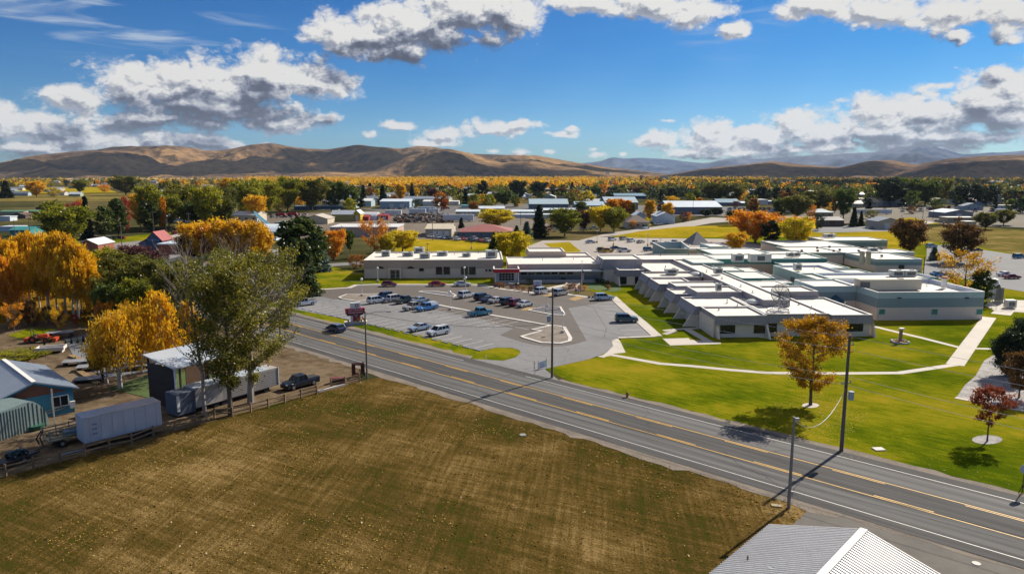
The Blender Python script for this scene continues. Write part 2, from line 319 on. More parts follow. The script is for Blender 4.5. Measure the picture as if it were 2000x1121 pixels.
def add_cracks(m, sc_, w_, dark, seams=None):
    """tar-sealed cracks as a net of thin wandering lines; seams = regular joints of a roof membrane"""
    t = m.node_tree; b = t.nodes['Principled BSDF']; l = b.inputs['Base Color'].links[0].from_socket; src = N(t, 'ShaderNodeNewGeometry').outputs['Position']
    nz = N(t, 'ShaderNodeTexNoise'); nz.inputs['Scale'].default_value = .5; nz.inputs['Detail'].default_value = 4; t.links.new(src, nz.inputs[0])
    dv = N(t, 'ShaderNodeVectorMath', operation='MULTIPLY_ADD'); t.links.new(nz.outputs['Color'], dv.inputs[0]); dv.inputs[1].default_value = (3, 3, 0); t.links.new(src, dv.inputs[2])
    vo = N(t, 'ShaderNodeTexVoronoi', feature='DISTANCE_TO_EDGE'); vo.inputs['Scale'].default_value = sc_; t.links.new(dv.outputs[0], vo.inputs[0])
    f = M2(t, 'LESS_THAN', vo.outputs['Distance'], w_*sc_)
    gate_ = N(t, 'ShaderNodeTexNoise'); gate_.inputs['Scale'].default_value = .06; t.links.new(src, gate_.inputs[0]); f = M2(t, 'MULTIPLY', f, M2(t, 'GREATER_THAN', gate_.outputs['Fac'], .48))
    if seams:
        sp = N(t, 'ShaderNodeSeparateXYZ'); t.links.new(src, sp.inputs[0]); fx = M2(t, 'LESS_THAN', M2(t, 'FRACT', M2(t, 'DIVIDE', M2(t, 'ADD', sp.outputs[0], M2(t, 'MULTIPLY', sp.outputs[1], .044)), seams)), .035); f = M2(t, 'MAXIMUM', M2(t, 'MULTIPLY', f, 0), fx)
    mx = N(t, 'ShaderNodeMix', data_type='RGBA'); t.links.new(M2(t, 'MULTIPLY', f, .6), mx.inputs[0]); t.links.new(l, mx.inputs[6]); mx.inputs[7].default_value = (*dark, 1); t.links.new(mx.outputs[2], b.inputs['Base Color'])
add_cracks(LOT, .07, .06, (.05, .05, .05)); add_cracks(LOTD, .05, .04, (.03, .03, .03))
BACKLOT = mat('pale_asphalt', (.30, .27, .24), .9, .14, .7, 0, scale2=.05)
GREYLOT = mat('grey_asphalt', (.12, .125, .135), .9, .2, .25, 0, scale2=.05)
GRAVEL = mat('shoulder_gravel', (.17, .14, .11), .95, .35, 3, .5, scale2=.4)
ROCK = mat('river_rock', (.26, .245, .24), .8, .5, 4.5, .9)
WHITEP = mat('white_road_paint', (.58, .57, .54), .6, .15, 3)
YELP = mat('yellow_road_paint', (.60, .34, .04), .6, .25, 3)
def sheet(name, px, z, m, world=False, kind='structure'):
    pts = px if world else [G(*p) for p in px]
    mb = MB(); mb.add([(p[0], p[1], z) for p in pts], [tuple(range(len(pts)))])
    o = mb.build(name, m)
    if o.data.polygons[0].normal.z < 0: o.data.flip_normals()
    return tag(o, kind=kind)
def strip(name, px, w, z0, z1, m, world=False):                        # a band along a path; z1>z0 gives it kerb sides
    P = [Vector(p[:2]) if world else G(*p).xy for p in px]; L = []; R = []
    for i, p in enumerate(P):
        d = (P[min(i+1, len(P)-1)] - P[max(i-1, 0)]).normalized(); n = Vector((-d.y, d.x)); L.append(p + n*w/2); R.append(p - n*w/2)
    mb = MB()
    for i in range(len(P)-1): mb.prism([R[i], R[i+1], L[i+1], L[i]], z0, z1)
    return tag(mb.build(name, m), kind='structure')

# base ground: one sheet out to the horizon
gm = MB(); gm.add([(-40000, -3000, 0), (40000, -3000, 0), (40000, 45000, 0), (-40000, 45000, 0)], [(0, 1, 2, 3)]); tag(gm.build('ground', FAR), kind='structure')
# road frame: un across, uu along (away to the left)
un = Vector((math.sin(math.radians(43)), math.cos(math.radians(43)))); uu = Vector((-un.y, un.x))
def R(a, b, z=0): q = un*a + uu*b; return Vector((q.x, q.y, z))
NEAR, FARL = 68.0, 80.3
roadm = bpy.data.materials.new('road_asphalt'); roadm.use_nodes = True; t = roadm.node_tree; b = t.nodes['Principled BSDF']
src = N(t, 'ShaderNodeNewGeometry').outputs['Position']
dt = N(t, 'ShaderNodeVectorMath', operation='DOT_PRODUCT'); t.links.new(src, dt.inputs[0]); dt.inputs[1].default_value = (un.x, un.y, 0)
q = M2(t, 'SUBTRACT', dt.outputs['Value'], NEAR)
bands = None                                                            # worn wheel tracks of the two driving lanes
for c_, w_, a_ in ((1.15, .55, .8), (2.95, .55, .8), (9.3, .6, 1.0), (11.3, .6, 1.0), (2.0, 1.6, .35), (10.3, 1.8, .5)):
    v = M2(t, 'MULTIPLY', M2(t, 'POWER', 2.718, M2(t, 'MULTIPLY', M2(t, 'POWER', M2(t, 'DIVIDE', M2(t, 'SUBTRACT', q, c_), w_), 2.0), -1)), a_)
    bands = v if bands is None else M2(t, 'ADD', bands, v)
mp = N(t, 'ShaderNodeMapping'); t.links.new(src, mp.inputs[0]); mp.vector_type = 'TEXTURE'; mp.inputs['Rotation'].default_value = (0, 0, math.radians(-43)); mp.inputs['Scale'].default_value = (14, .55, 1)
n1 = N(t, 'ShaderNodeTexNoise'); n1.inputs['Scale'].default_value = 1.1; n1.inputs['Detail'].default_value = 6; t.links.new(mp.outputs[0], n1.inputs[0])
n2 = N(t, 'ShaderNodeTexNoise'); n2.inputs['Scale'].default_value = 9; n2.inputs['Detail'].default_value = 4; t.links.new(src, n2.inputs[0])
f = M2(t, 'ADD', M2(t, 'MULTIPLY', bands, .42), M2(t, 'ADD', M2(t, 'MULTIPLY_ADD', n1.outputs['Fac'], .9, -.32), M2(t, 'MULTIPLY_ADD', n2.outputs['Fac'], .25, -.12)), clamp=True)
cr = N(t, 'ShaderNodeValToRGB'); t.links.new(f, cr.inputs[0]); e = cr.color_ramp.elements; e[0].color = (.042, .042, .043, 1); e[1].color = (.165, .165, .165, 1)
t.links.new(cr.outputs[0], b.inputs['Base Color']); b.inputs['Roughness'].default_value = .9; b.inputs['Specular IOR Level'].default_value = .25
B0, B1 = -60, 420
sheet('road', [R(NEAR-1.6, B0), R(FARL+1.7, B0), R(FARL+1.7, B1), R(NEAR-1.6, B1)], .06, roadm, True)
# ragged gravel shoulders
add_cracks(roadm, .045, .05, (.03, .03, .03))
rs = random.Random(4)
def shoulder(a_in, a_out, j, b0, b1, name):
    pts = [R(a_in, b0), R(a_in, b1)]; k = b1
    while k > b0: pts.append(R(a_out + rs.uniform(-j, j), k)); k -= rs.uniform(1.2, 2.6)
    sheet(name, pts, .045, GRAVEL, True)
shoulder(NEAR-1.5, NEAR-3.0, .55, 20, 300, 'shoulder_gravel'); shoulder(NEAR-1.5, NEAR-2.2, .3, -60, 20, 'shoulder_gravel'); shoulder(FARL+1.6, FARL+2.75, .32, -60, 67, 'shoulder_gravel'); shoulder(FARL+1.6, FARL+3.2, .4, 86, 300, 'shoulder_gravel')
mk = MB()
def line(mb, a, b0, b1, w=.11, z=.075): mb.add([R(a-w/2, b0, z), R(a+w/2, b0, z), R(a+w/2, b1, z), R(a-w/2, b1, z)], [(0, 1, 2, 3)])
line(mk, NEAR, B0, 300); line(mk, FARL, B0, 72); line(mk, FARL, 86, 300)
o = tag(mk.build('edge_lines', WHITEP), kind='structure')
YN, YF = NEAR+4.15, FARL-4.0
mk = MB(); line(mk, YN, B0, 300, .14); line(mk, YF, B0, 300, .14)
for k in range(-4, 24):
    s0 = 2.0 + k*12.2; line(mk, YN+.32, s0, s0+5.2, .14); s0 = -5 + k*12.2; line(mk, YF-.32, s0, s0+5.2, .14)
tag(mk.build('centre_lines', YELP), kind='structure')
# the near field, the yard behind the fence and the drive at the bottom right
fence_px = [(12,930),(66,915),(118,903),(166,891),(214,877),(258,868),(300,852),(342,842),(382,831),(419,816),(454,813.6),(490,805),(524,796),(556.5,787),(588,777),(618.6,769.6),(647,757.5),(674,752),(702,745)]
fl = [G(*p) for p in fence_px]; fd = (fl[0]-fl[-1]).normalized()
pf = [fl[-1].xy] + [R(NEAR-2.4, v).xy for v in range(88, 20, -4)] + [G(1592, 985).xy, G(1560, 1015).xy, G(1460, 1121).xy, Vector((16, 20)), Vector((16, -120)), (fl[0]+fd*160).xy]
sheet('dry_grass_field', pf, .02, FIELD, True)
sheet('yard_ground', [fl[-1].xy, R(NEAR-1.7, 96).xy, R(NEAR-1.7, 200).xy, Vector((-400, 330)), (fl[0]+fd*160).xy], .015, EARTH, True)
sheet('asphalt_apron', [R(NEAR-1.55, 14), R(NEAR-1.55, -60), R(20, -60), Vector((26, 20)), G(1460, 1121), G(1555, 1018), G(1590, 985)], .035, mat('worn_apron_asphalt', (.095, .088, .078), .9, .3, .8, .1), True)
# lawns on the far side
lw = [R(FARL+2.5+.3*math.sin(v*1.7)+.2*math.sin(v*.6), v) for v in range(-55, 66, 2)]
sheet('lawn', lw + [G(1064, 721), G(1081, 715), G(1171, 697), G(1240, 640), G(1180, 575), G(1040, 540), G(905, 530), G(905, 540), G(760, 480), G(1180, 470), G(1640, 452), G(2400, 470), G(3000, 560), R(140, -60)], .03, LAWN, True)
sheet('lawn', [(500,575),(540,588),(581,601),(662,621),(720,632.5),(790,647.5),(848,661.5),(900,674),(931,684),(946,684),(970,679),(1000,679.5),(1014,684),(1017,689),(1008,698),(983,705),(950,707),(900,695),(850,683),(790,667),(720,652),(681,641.7),(639,631),(558,611.6),(470,590)], .032, LAWN)
sheet('lawn', [(560,569),(583,567),(640,566),(681,563),(695,557.5),(925,556.5),(985,565),(1000,535),(700,533),(640,519),(600,522),(520,550)], .033, LAWN)
# parking lot
sheet('parking_lot', [(983,705),(1064,721),(1150,702),(1175,693),(1189,686),(1197.5,675),(1207,660.6),(1276,658),(1201,580),(1143,582),(1043,573.5),(946,558.5),(920,557),(695,558),(681,564),(583,567.5),(520,571),(430,580),(500,576),(558,601),(662,621),(720,632.5),(790,647.5),(848,661.5),(900,674),(931,684),(946,684),(970,679),(1000,679.5),(1014,684),(1017,689),(1008,698)], .055, LOT)
sheet('parking_lot', [G(983,705), G(1064,721), R(FARL+1.6, 66.5), R(FARL+1.6, 86)], .056, LOT, True)
sheet('new_asphalt_aisle', [(590,568),(695,559),(920,558),(978,567),(1043,575),(1107,576.5),(1143,584),(1199,584),(1180,590.7),(1110,602.4),(1145.5,665.6),(1131,670),(1115.5,674),(1096,676.5),(1075,677),(1048,674.5),(1025,670),(976,655),(1003,642),(928,622),(880,612),(820,598),(760,590),(700,583),(650,585),(609,575)], .066, LOTD)
def kerbed(px, z, m, mname, w=.35):                                      # island: concrete kerb ring and a fill
    P = [G(*p).xy for p in px]; c = sum(P, Vector((0, 0)))/len(P)
    if pnormal(P) < 0: P = P[::-1]
    IN = []
    for i, p in enumerate(P):
        a = (p-P[i-1]).normalized(); b_ = (P[(i+1) % len(P)]-p).normalized(); n = Vector((-(a+b_).y, (a+b_).x)).normalized(); IN.append(p + n*w)
    mb = MB()
    for i in range(len(P)):
        j = (i+1) % len(P); mb.prism([P[i], P[j], IN[j], IN[i]], .05, .2)
    tag(mb.build('kerb', KERB), kind='structure'); sheet(mname, IN, .15, m, True)
kerbed([(1015,658),(1054.5,647.4),(1036,645),(1072.7,636.7),(1087.7,636.7),(1105,640),(1117.7,661.3),(1115.5,667.7),(1096,672.5),(1055.6,671),(1021,661)], 0, mat('island_gravel', (.19, .16, .13), .95, .4, 3, .6), 'island_gravel', .7)
kerbed([(1029,606.7),(1064,600),(1096,600),(1104,614),(1100.5,617.4),(1077,616)], 0, mat('island_dark_gravel', (.10, .10, .115), .95, .3, 3, .4), 'island_gravel', .6)
kerbed([(660,581.5),(676,575.6),(743.5,574.5),(752,580),(732,585),(700,590),(667,585)], 0, _mc['island_gravel'], 'island_gravel', .5)
kerbed([(816,571),(825,569),(850,569.5),(885,574),(892,578),(885,581),(850,576)], 0, _mc['island_dark_gravel'], 'island_gravel', .5)
strip('kerb', [(856,596.5),(960,616.5),(1075,636.8)], .8, .06, .18, KERB)
# sidewalks and paths
strip('sidewalk', [(500,573),(583,567),(640,565.5),(681,563),(695,557.5),(730,556.5),(920,556.5),(946,558),(978,565),(1043,573),(1107,575.5),(1143,580.5),(1170,582),(1201,581)], 1.6, .03, .15, CONC)
strip('sidewalk', [(1196,580),(1225,607),(1255,632),(1283,657.5)], 2.1, .03, .15, CONC)
strip('sidewalk', [(1281,657.8),(1207,660.8)], .9, .03, .151, CONC)
sheet('path', [(1195,666),(1207,661),(1212,668),(1222,689),(1197,691.5),(1196,692),(1190,696),(1172,698),(1186,688),(1197.5,676)], .06, CONC)
strip('path', [(1173,697.5),(1190,692.5),(1243,702),(1289,710.4),(1349,715),(1430,723),(1500,728.5),(1640,729.5),(1757,728.5),(1815,720),(1868,712)], 1.35, .03, .05, CONC)
strip('path', [(1865,713),(1897,668),(1932,620)], 2.6, .03, .055, CONC)
strip('path', [(1700,636),(1740,646),(1800,660),(1880,680.5),(1955,682),(2040,679)], 1.3, .03, .05, CONC)
sheet('concrete_pad', [(1935,612.7),(1943.5,605),(1981,608.7),(1974,616.7)], .06, CONC)
sheet('patio', [(1294,661.7),(1345,660.6),(1348,664),(1408,669),(1408,672),(1309,675)], .058, CONC)
strip('path', [(1296,646),(1340,642),(1378,641)], 1.2, .03, .05, CONC); strip('path', [(1342,643),(1385,668)], 1.6, .03, .052, CONC)
strip('path', [(975,560),(1010,551),(1040,548)], 2.2, .03, .05, CONC); strip('path', [(1030,571),(1075,563),(1110,556),(1130,552)], 2.4, .03, .055, CONC)
strip('path', [(985,565),(1060,571)], 1.5, .03, .052, CONC)
# planting beds by the entrance
BED = mat('bark_mulch', (.10, .06, .045), .95, .35, 4, .5)
sheet('planting_bed', [(960,562),(968,553),(1000,556),(990,563)], .06, BED); sheet('planting_bed', [(990,563),(1004,559),(1047,569),(1036,572.5)], .06, BED); sheet('planting_bed', [(1102,565),(1130,561),(1152,568),(1110,569)], .06, BED)
sheet('planting_bed', [(1128,562),(1145,545),(1205,556),(1215,566),(1200,570)], .04, mat('shady_turf', (.035, .075, .008), .95, .3, 2, .2))  # bed of plain dark green turf
# right-hand rock bed with its concrete mow strip
sheet('rock_bed', [(1868,776),(1885,752),(1905,735),(1922,705),(1950,688),(1975,660),(2000,640),(2060,620),(2300,700),(2300,850),(2000,800)], .06, ROCK)
strip('mow_strip', [(1866,777),(2000,803),(2200,842)], .9, .03, .09, CONC)
strip('path', [(2005,770),(1975,765),(1968,758)], .1, .03, .05, CONC)
# back drive, rear parking, dry lawns, pale roads
sheet('rear_parking', [(1100,500),(1060,488),(1020,486),(1060,470),(1130,470),(1190,455),(1230,450),(1320,437),(1390,425),(1452,428),(1440,432),(1390,436),(1300,452),(1170,463),(1230,465),(1420,467),(1500,480),(1460,500),(1150,505)], .06, BACKLOT)
sheet('dry_lawn', [(1195,462),(1250,452),(1330,443),(1430,440),(1455,452),(1400,464),(1300,465),(1220,465)], .07, LAWNY)
sheet('dry_lawn', [(1470,455),(1530,449),(1740,449),(1790,455),(1830,470),(1740,492),(1600,474)], .07, LAWNY)
sheet('lawn', [(1062,476),(1112,473),(1135,492),(1100,496),(1080,486)], .09, LAWNY)
sheet('dry_lawn', [(765,494),(795,463),(870,466),(960,478),(945,488),(900,490)], .07, LAWNY)
sheet('pasture', [(1770,452),(1850,441),(2010,450),(2500,480),(2500,520),(2010,502),(1900,480),(1800,470)], .08, PASTURE)
sheet('pasture', [(1680,428),(1780,420),(1850,415),(1900,420),(1840,437),(1740,442)], .09, LAWNY)
sheet('side_parking', [(1810,480),(1860,478),(1930,490),(2010,502),(2600,545),(2600,640),(2000,570),(1940,560),(1890,545),(1830,545),(1800,538),(1810,500)], .06, GREYLOT)
sheet('rear_drive', [(1560,448),(1660,440),(1745,448),(1740,452),(1600,455)], .09, GREYLOT)
strip('rear_drive', [(1730,446),(1790,438),(1840,430),(1930,426),(2100,432)], 9, .03, .1, BACKLOT)
# left street and store forecourt
strip('side_street', [(725,513),(640,518),(560,530),(480,548),(400,575)], 8, .03, .055, LOT)
strip('side_street', [(560,515),(470,535),(360,560),(250,590)], 7, .03, .054, LOT)
strip('main_street', [(560,448),(480,455),(380,463),(280,472),(150,488),(0,505)], 14, .03, .07, mat('street_asphalt', (.19, .175, .165), .9, .12, .3, 0))
sheet('store_forecourt', [(150,478),(300,466),(400,464),(560,492),(560,520),(330,520),(180,500)], .08, _mc['street_asphalt'])
sheet('lawn', [(200,468),(420,442),(560,434),(560,446),(400,458),(200,478)], .09, LAWN)
sheet('park_ground', [(-80,520),(330,520),(420,570),(420,640),(200,650),(120,622),(-80,640)], .05, ORCH)
sheet('concrete_yard', [(125,662),(175,652),(300,655),(360,682),(400,705),(330,722),(205,738),(150,708)], .075, mat('slab_grey', (.13, .14, .155), .85, .3, .5))
sheet('lawn', [(210,758),(330,718),(430,735),(420,770),(300,780)], .065, mat('shaded_turf', (.04, .07, .01), .95, .5, .8, .3))  # last material: dark green lawn with the yard's shade put into its colour
sheet('lawn', [(15,655),(60,640),(110,643),(80,655),(40,662)], .055, LAWN)
# mid distance ground: storage yards and the town floor
sheet('storage_yard', [(420,430),(560,418),(800,410),(1000,420),(1080,440),(900,470),(640,462),(520,470)], .1, mat('yard_dirt', (.115, .088, .062), .95, .3, .12, 0, scale2=.03))
sheet('storage_yard', [(700,408),(1000,398),(1480,405),(1500,425),(1250,420),(1000,425),(800,420)], .12, mat('yard_gravel', (.085, .08, .076), .95, .25, .1, 0, scale2=.02))
sheet('storage_yard', [(1500,425),(1700,405),(2100,400),(2400,440),(2000,445),(1850,440),(1780,425),(1620,440)], .12, mat('yard_scrub', (.085, .068, .04), .95, .35, .08, 0, scale2=.02))
# far valley floor bands
sheet('meadow', [(-600,397),(0,394),(260,394),(420,385),(460,378),(300,377),(0,382),(-600,384)], .3, PASTURE)
sheet('meadow', [(-600,381),(0,380),(230,377),(200,366),(0,368),(-600,370)], .4, LAWNY)
sheet('cured_plateau', [(-900,350),(0,349.5),(200,352),(420,350.5),(700,347.5),(1000,347),(1150,345.6),(1150,343.5),(600,343),(0,343.5),(-900,344)], .6, TAN)
# ------------------------------------------------------------ parking stripes and wheel stops
mk = MB()
def pline(p0, p1, w=.14, z=.078, mb=None):
    d = (p1-p0).normalized(); n = Vector((-d.y, d.x))*w/2; (mb or mk).add([(p0.x+n.x, p0.y+n.y, z), (p0.x-n.x, p0.y-n.y, z), (p1.x-n.x, p1.y-n.y, z), (p1.x+n.x, p1.y+n.y, z)], [(0, 1, 2, 3)])
dS = (G(907.8,659.2).xy - G(884.3,664.5).xy).normalized()
a, b = G(575,600).xy, G(930,683.5).xy; L = (b-a).length; dr = (b-a)/L; stops = []
k = 0.0
while k < L:
    p = a + dr*k; pline(p+dS*.5, p+dS*5.6); stops.append(p + dr*1.4 - dS*.1); k += 2.85
a, b = G(858,598.5).xy, G(1030,631).xy; L2 = (b-a).length; d2_ = (b-a)/L2; k = 0
while k < L2:
    p = a + d2_*k; pline(p-dS*.4, p-dS*5.4, z=.088); pline(p-dS*5.9, p-dS*10.9, z=.088); k += 2.85
a, b = G(745,598).xy, G(852,599).xy
pline(G(927.6,622).xy, G(1032,644.5).xy, z=.089)
for k in range(7):
    p = G(907,588).xy.lerp(G(1037,606).xy, k/6.0); pline(p, p+dS*5, z=.088)
for k in range(9):
    p = G(1208,592).xy.lerp(G(1272,654).xy, k/8.0); pline(p, p+Vector((-5.2, 0)))
for k in range(6): p = G(760,591).xy.lerp(G(850,600).xy, k/5.0); pline(p, p-dS*9)
tag(mk.build('parking_stripes', WHITEP), kind='structure')
# hatched access aisles painted yellow-tan
HA = mat('tan_hatch_paint', (.30, .19, .06), .85, .15, 4)
sheet('hatched_aisle', [(1016,606.5),(1030,601),(1047,602.5),(1030,607)], .092, HA); sheet('hatched_aisle', [(1110,585),(1131,577.5),(1150,580.5),(1122,588)], .092, HA); sheet('hatched_aisle', [(1058,578),(1073,574.5),(1088,577),(1072,580)], .092, HA)
sb = MB(); sb.prism([(-.95, -.1), (.95, -.1), (.95, .1), (-.95, .1)], 0, .13, 0, [(-.9, -.06), (.9, -.06), (.9, .06), (-.9, .06)]); sme = sb.mesh('wheel_stop', mat('blue_grey_concrete', (.42, .43, .5), .8, .15, 4))
for i, p in enumerate(stops):
    o = link('wheel_stop', sme, None, (p.x, p.y, .055), math.atan2(dr.y, dr.x)); tag(o, 'low concrete wheel stop in the line beside the roadside grass strip', 'wheel stop', 'concrete wheel stops along the front of the lot')
# tar crack sealing and patches on the asphalt
TAR = mat('crack_tar', (.05, .05, .052), .7, .2, 3)
def crack(px, z, w=.09, seed=1):
    r = random.Random(seed); P = [G(*p).xy for p in px]; pts = []
    for i in range(len(P)-1):
        for j in range(6): q = P[i].lerp(P[i+1], j/6); pts.append(q + Vector((r.uniform(-.15, .15), r.uniform(-.15, .15))))
    pts.append(P[-1]); mb = MB()
    for i in range(len(pts)-1): pline(pts[i], pts[i+1], w*r.uniform(.5, 1.4), z, mb)
    tag(mb.build('sealed_crack', TAR), kind='structure')
crack([(1160,603),(1172,622),(1185,642),(1180,660)], .062, .12, 1); crack([(893,667),(960,669),(1020,664)], .062, .12, 2); crack([(1012,698),(1044,709),(1043,722)], .062, .1, 3)
crack([(1054,680),(1064,676)], .062, .16, 4); crack([(722,621),(796,645)], .062, .07, 5); crack([(1150,661),(1200,660)], .062, .07, 6); crack([(870,640),(905,628),(960,625)], .062, .06, 8)
# fallen leaves: one loose scatter over the verge, field and lawn
rl = np.random.RandomState(7)
def leaves(name, regions, size, m):
    V = []; 
    for (poly, n, sp) in regions:
        P = [G(*p).xy for p in poly]; c = 0
        mn = [min(p[i] for p in P) for i in (0, 1)]; mxx = [max(p[i] for p in P) for i in (0, 1)]
        while c < n:
            x, y = rl.uniform(mn[0], mxx[0]), rl.uniform(mn[1], mxx[1]); ins = False
            for i in range(len(P)):
                p, q_ = P[i], P[i-1]
                if (p.y > y) != (q_.y > y) and x < (q_.x-p.x)*(y-p.y)/(q_.y-p.y)+p.x: ins = not ins
            c += 1
            if ins and noise.noise(Vector((x*.12, y*.12, 3))) > sp - rl.rand()*.5: V.append((x, y))
    mb = MB()
    for x, y in V:
        a = rl.rand()*6.28; s_ = size*rl.uniform(.6, 1.3); h = rl.uniform(.05, .12); ca_, sa = math.cos(a)*s_, math.sin(a)*s_; tz = s_*rl.uniform(-.5, .5)
        mb.add([(x-ca_, y-sa, h), (x+sa, y-ca_, h+tz*.3), (x+ca_, y+sa, h+tz+.02), (x-sa, y+ca_, h)], [(0, 1, 2, 3)])
    o = mb.build(name, m); a_ = o.data.attributes.new('rnd', 'FLOAT', 'FACE'); a_.data.foreach_set('value', rl.rand(len(o.data.polygons)).astype('f')); tag(o, kind='stuff', cat='leaves')
    return o
LV = leafmat('fallen_leaf', [(.25, .12, .02), (.5, .32, .05), (.62, .46, .12), (.35, .2, .05)], .1)
tag(leaves('fallen_leaves', [([(0,960),(710,745),(1000,850),(700,900),(300,1000)], 9000, .25), ([(0,960),(300,1000),(900,1000),(900,1121),(0,1121)], 2500, .3), ([(1480,800),(1600,765),(1700,810),(1650,872),(1480,842)], 2600, .0), ([(1000,830),(1500,960),(1480,1000),(1100,950)], 700, .3), ([(1640,850),(1990,940),(1990,955),(1640,890)], 300, .2)], .055, LV), 'yellow and tan fallen leaves scattered over the brown field and verge', 'leaves')

# tufts of dry and green grass standing in the brown field
def tufts(name, poly, n, m, hs, seed, bias):
    r = np.random.RandomState(seed); P = [G(*p).xy for p in poly]; mn = [min(p[i] for p in P) for i in (0, 1)]; mxx = [max(p[i] for p in P) for i in (0, 1)]; mb = MB()
    for _ in range(n):
        x, y = r.uniform(mn[0], mxx[0]), r.uniform(mn[1], mxx[1]); q_ = (Vector((x, y)).dot(un) - NEAR)
        if q_ > -2.1 - abs(noise.noise(Vector((x*.3, y*.3, 1))))*2.2: continue
        ins = False
        for i in range(len(P)):
            p, q2 = P[i], P[i-1]
            if (p.y > y) != (q2.y > y) and x < (q2.x-p.x)*(y-p.y)/(q2.y-p.y)+p.x: ins = not ins
        if not ins: continue
        dens = noise.noise(Vector((x*.22, y*.22, seed)))*.9 + noise.noise(Vector((x*.9, y*.9, seed)))*.5 + bias*math.exp(-((q_+5)/3.5)**2)
        if dens < r.uniform(-.35, .6): continue
        a = r.rand()*3.14; s_ = hs*r.uniform(.6, 1.5); w = s_*.9; c_, sn = math.cos(a)*w, math.sin(a)*w; lx, ly = r.normal(0, s_*.4, 2)
        mb.add([(x-c_, y-sn, .01), (x+c_, y+sn, .01), (x+c_*.6+lx, y+sn*.6+ly, s_), (x-c_*.7+lx, y-sn*.7+ly, s_*.8)], [(0, 1, 2, 3)])
    o = mb.build(name, m); a_ = o.data.attributes.new('rnd', 'FLOAT', 'FACE'); a_.data.foreach_set('value', r.rand(len(o.data.polygons)).astype('f')); tag(o, kind='stuff'); return o
FPY = [(0,960),(710,742),(1000,830),(1590,985),(1500,1121),(0,1121)]
tag(tufts('dry_grass_tufts', FPY, 17000, leafmat('dry_tuft', [(.12, .07, .02), (.2, .12, .025), (.32, .19, .035), (.45, .32, .1)], .45), .10, 3, 1.1), 'tawny dry grass tufts over the brown field and along its road edge', 'grass')
tag(tufts('green_grass_tufts', FPY, 4000, leafmat('green_tuft', [(.05, .07, .01), (.08, .11, .012), (.13, .14, .015), (.18, .15, .02)], .4), .08, 12, .25), 'green grass tufts in patches over the brown field', 'grass')
# ------------------------------------------------------------ hills and far mountains
def hills(name, sky, Dr, Df, m, seed, amp, wl, n=420, k=90, back=.5, gully=1.0):
    """terrain whose ridge line, seen from the valley, follows the photograph; spurs and gullies from ridged noise"""
    pts = [(AE(x, y)) for x, y in sky]; az_ = np.array([p[0] for p in pts]); el_ = np.array([p[1] for p in pts])
    A = np.linspace(az_[0], az_[-1], n); E_ = np.interp(A, az_, el_)
    ker = np.hanning(9); ker /= ker.sum(); Es = np.convolve(np.pad(E_, 4, 'edge'), ker, 'valid')
    T = np.linspace(0, 1+back, k); V = []; 
    for j, t_ in enumerate(T):
        for i in range(n):
            wob = noise.noise(Vector((A[i]*14, seed, 0)))*.10
            D = Df + (Dr*(1+wob*.6) - Df)*t_; x, y = D*math.sin(A[i]), D*math.cos(A[i])
            hr = H + Dr*(1+wob*.6)*math.tan(Es[i]); s_ = min(t_, 1.0)
            base = (3*s_*s_-2*s_**3)*.55 + s_*s_*.45
            if t_ > 1: base = 1 - (t_-1)*.8
            p = Vector((x/wl, y/wl, seed)); rn = noise.ridged_multi_fractal(p, .9, 2.1, 6, 1.0, 2.0)/2.4
            fn = noise.fractal(p*2.7, 1.0, 2.0, 4)
            w_ = 4*s_*(1-s_) if t_ < 1 else 0
            h = hr*max(0, base + w_*amp*(rn-.55)*gully + w_*amp*.25*fn)
            h += hr*.025*fn*min(1, s_*2); V.append((x, y, max(h, -.5) if t_ > 0 else -2))
    F = [(j*n+i, j*n+i+1, (j+1)*n+i+1, (j+1)*n+i) for j in range(k-1) for i in range(n-1)]
    me = bpy.data.meshes.new(name); me.from_pydata(V, [], F); me.materials.append(m); me.polygons.foreach_set('use_smooth', [True]*len(F))
    return tag(link(name, me), kind='structure')
def hillmat(name, grass, sage, sc):
    m = bpy.data.materials.new(name); m.use_nodes = True; t = m.node_tree; b = t.nodes['Principled BSDF']
    src = N(t, 'ShaderNodeNewGeometry'); n = N(t, 'ShaderNodeTexNoise'); n.inputs['Scale'].default_value = sc; n.inputs['Detail'].default_value = 8; n.inputs['Roughness'].default_value = .62
    t.links.new(src.outputs['Position'], n.inputs[0]); n2 = N(t, 'ShaderNodeTexNoise'); n2.inputs['Scale'].default_value = sc*12; n2.inputs['Detail'].default_value = 5; t.links.new(src.outputs['Position'], n2.inputs[0])
    v = M2(t, 'ADD', n.outputs['Fac'], M2(t, 'MULTIPLY_ADD', n2.outputs['Fac'], .5, -.25))
    cr = N(t, 'ShaderNodeValToRGB'); t.links.new(v, cr.inputs[0]); e = cr.color_ramp.elements; e[0].position = .36; e[0].color = (*sage, 1); e[1].position = .66; e[1].color = (*grass, 1)
    t.links.new(cr.outputs[0], b.inputs['Base Color']); b.inputs['Roughness'].default_value = 1; b.inputs['Specular IOR Level'].default_value = 0
    bp = N(t, 'ShaderNodeBump'); bp.inputs['Strength'].default_value = .6; bp.inputs['Distance'].default_value = 35; t.links.new(n2.outputs['Fac'], bp.inputs['Height']); t.links.new(bp.outputs[0], b.inputs['Normal']); return m
HM = hillmat('sagebrush_hill', (.34, .21, .10), (.06, .047, .045), .0011)
HM2 = hillmat('sagebrush_hill_right', (.28, .185, .11), (.08, .064, .062), .0013)
HM3 = hillmat('far_mountain_slope', (.17, .19, .25), (.055, .09, .17), .0005)  # blue of the distant air is put into this slope colour
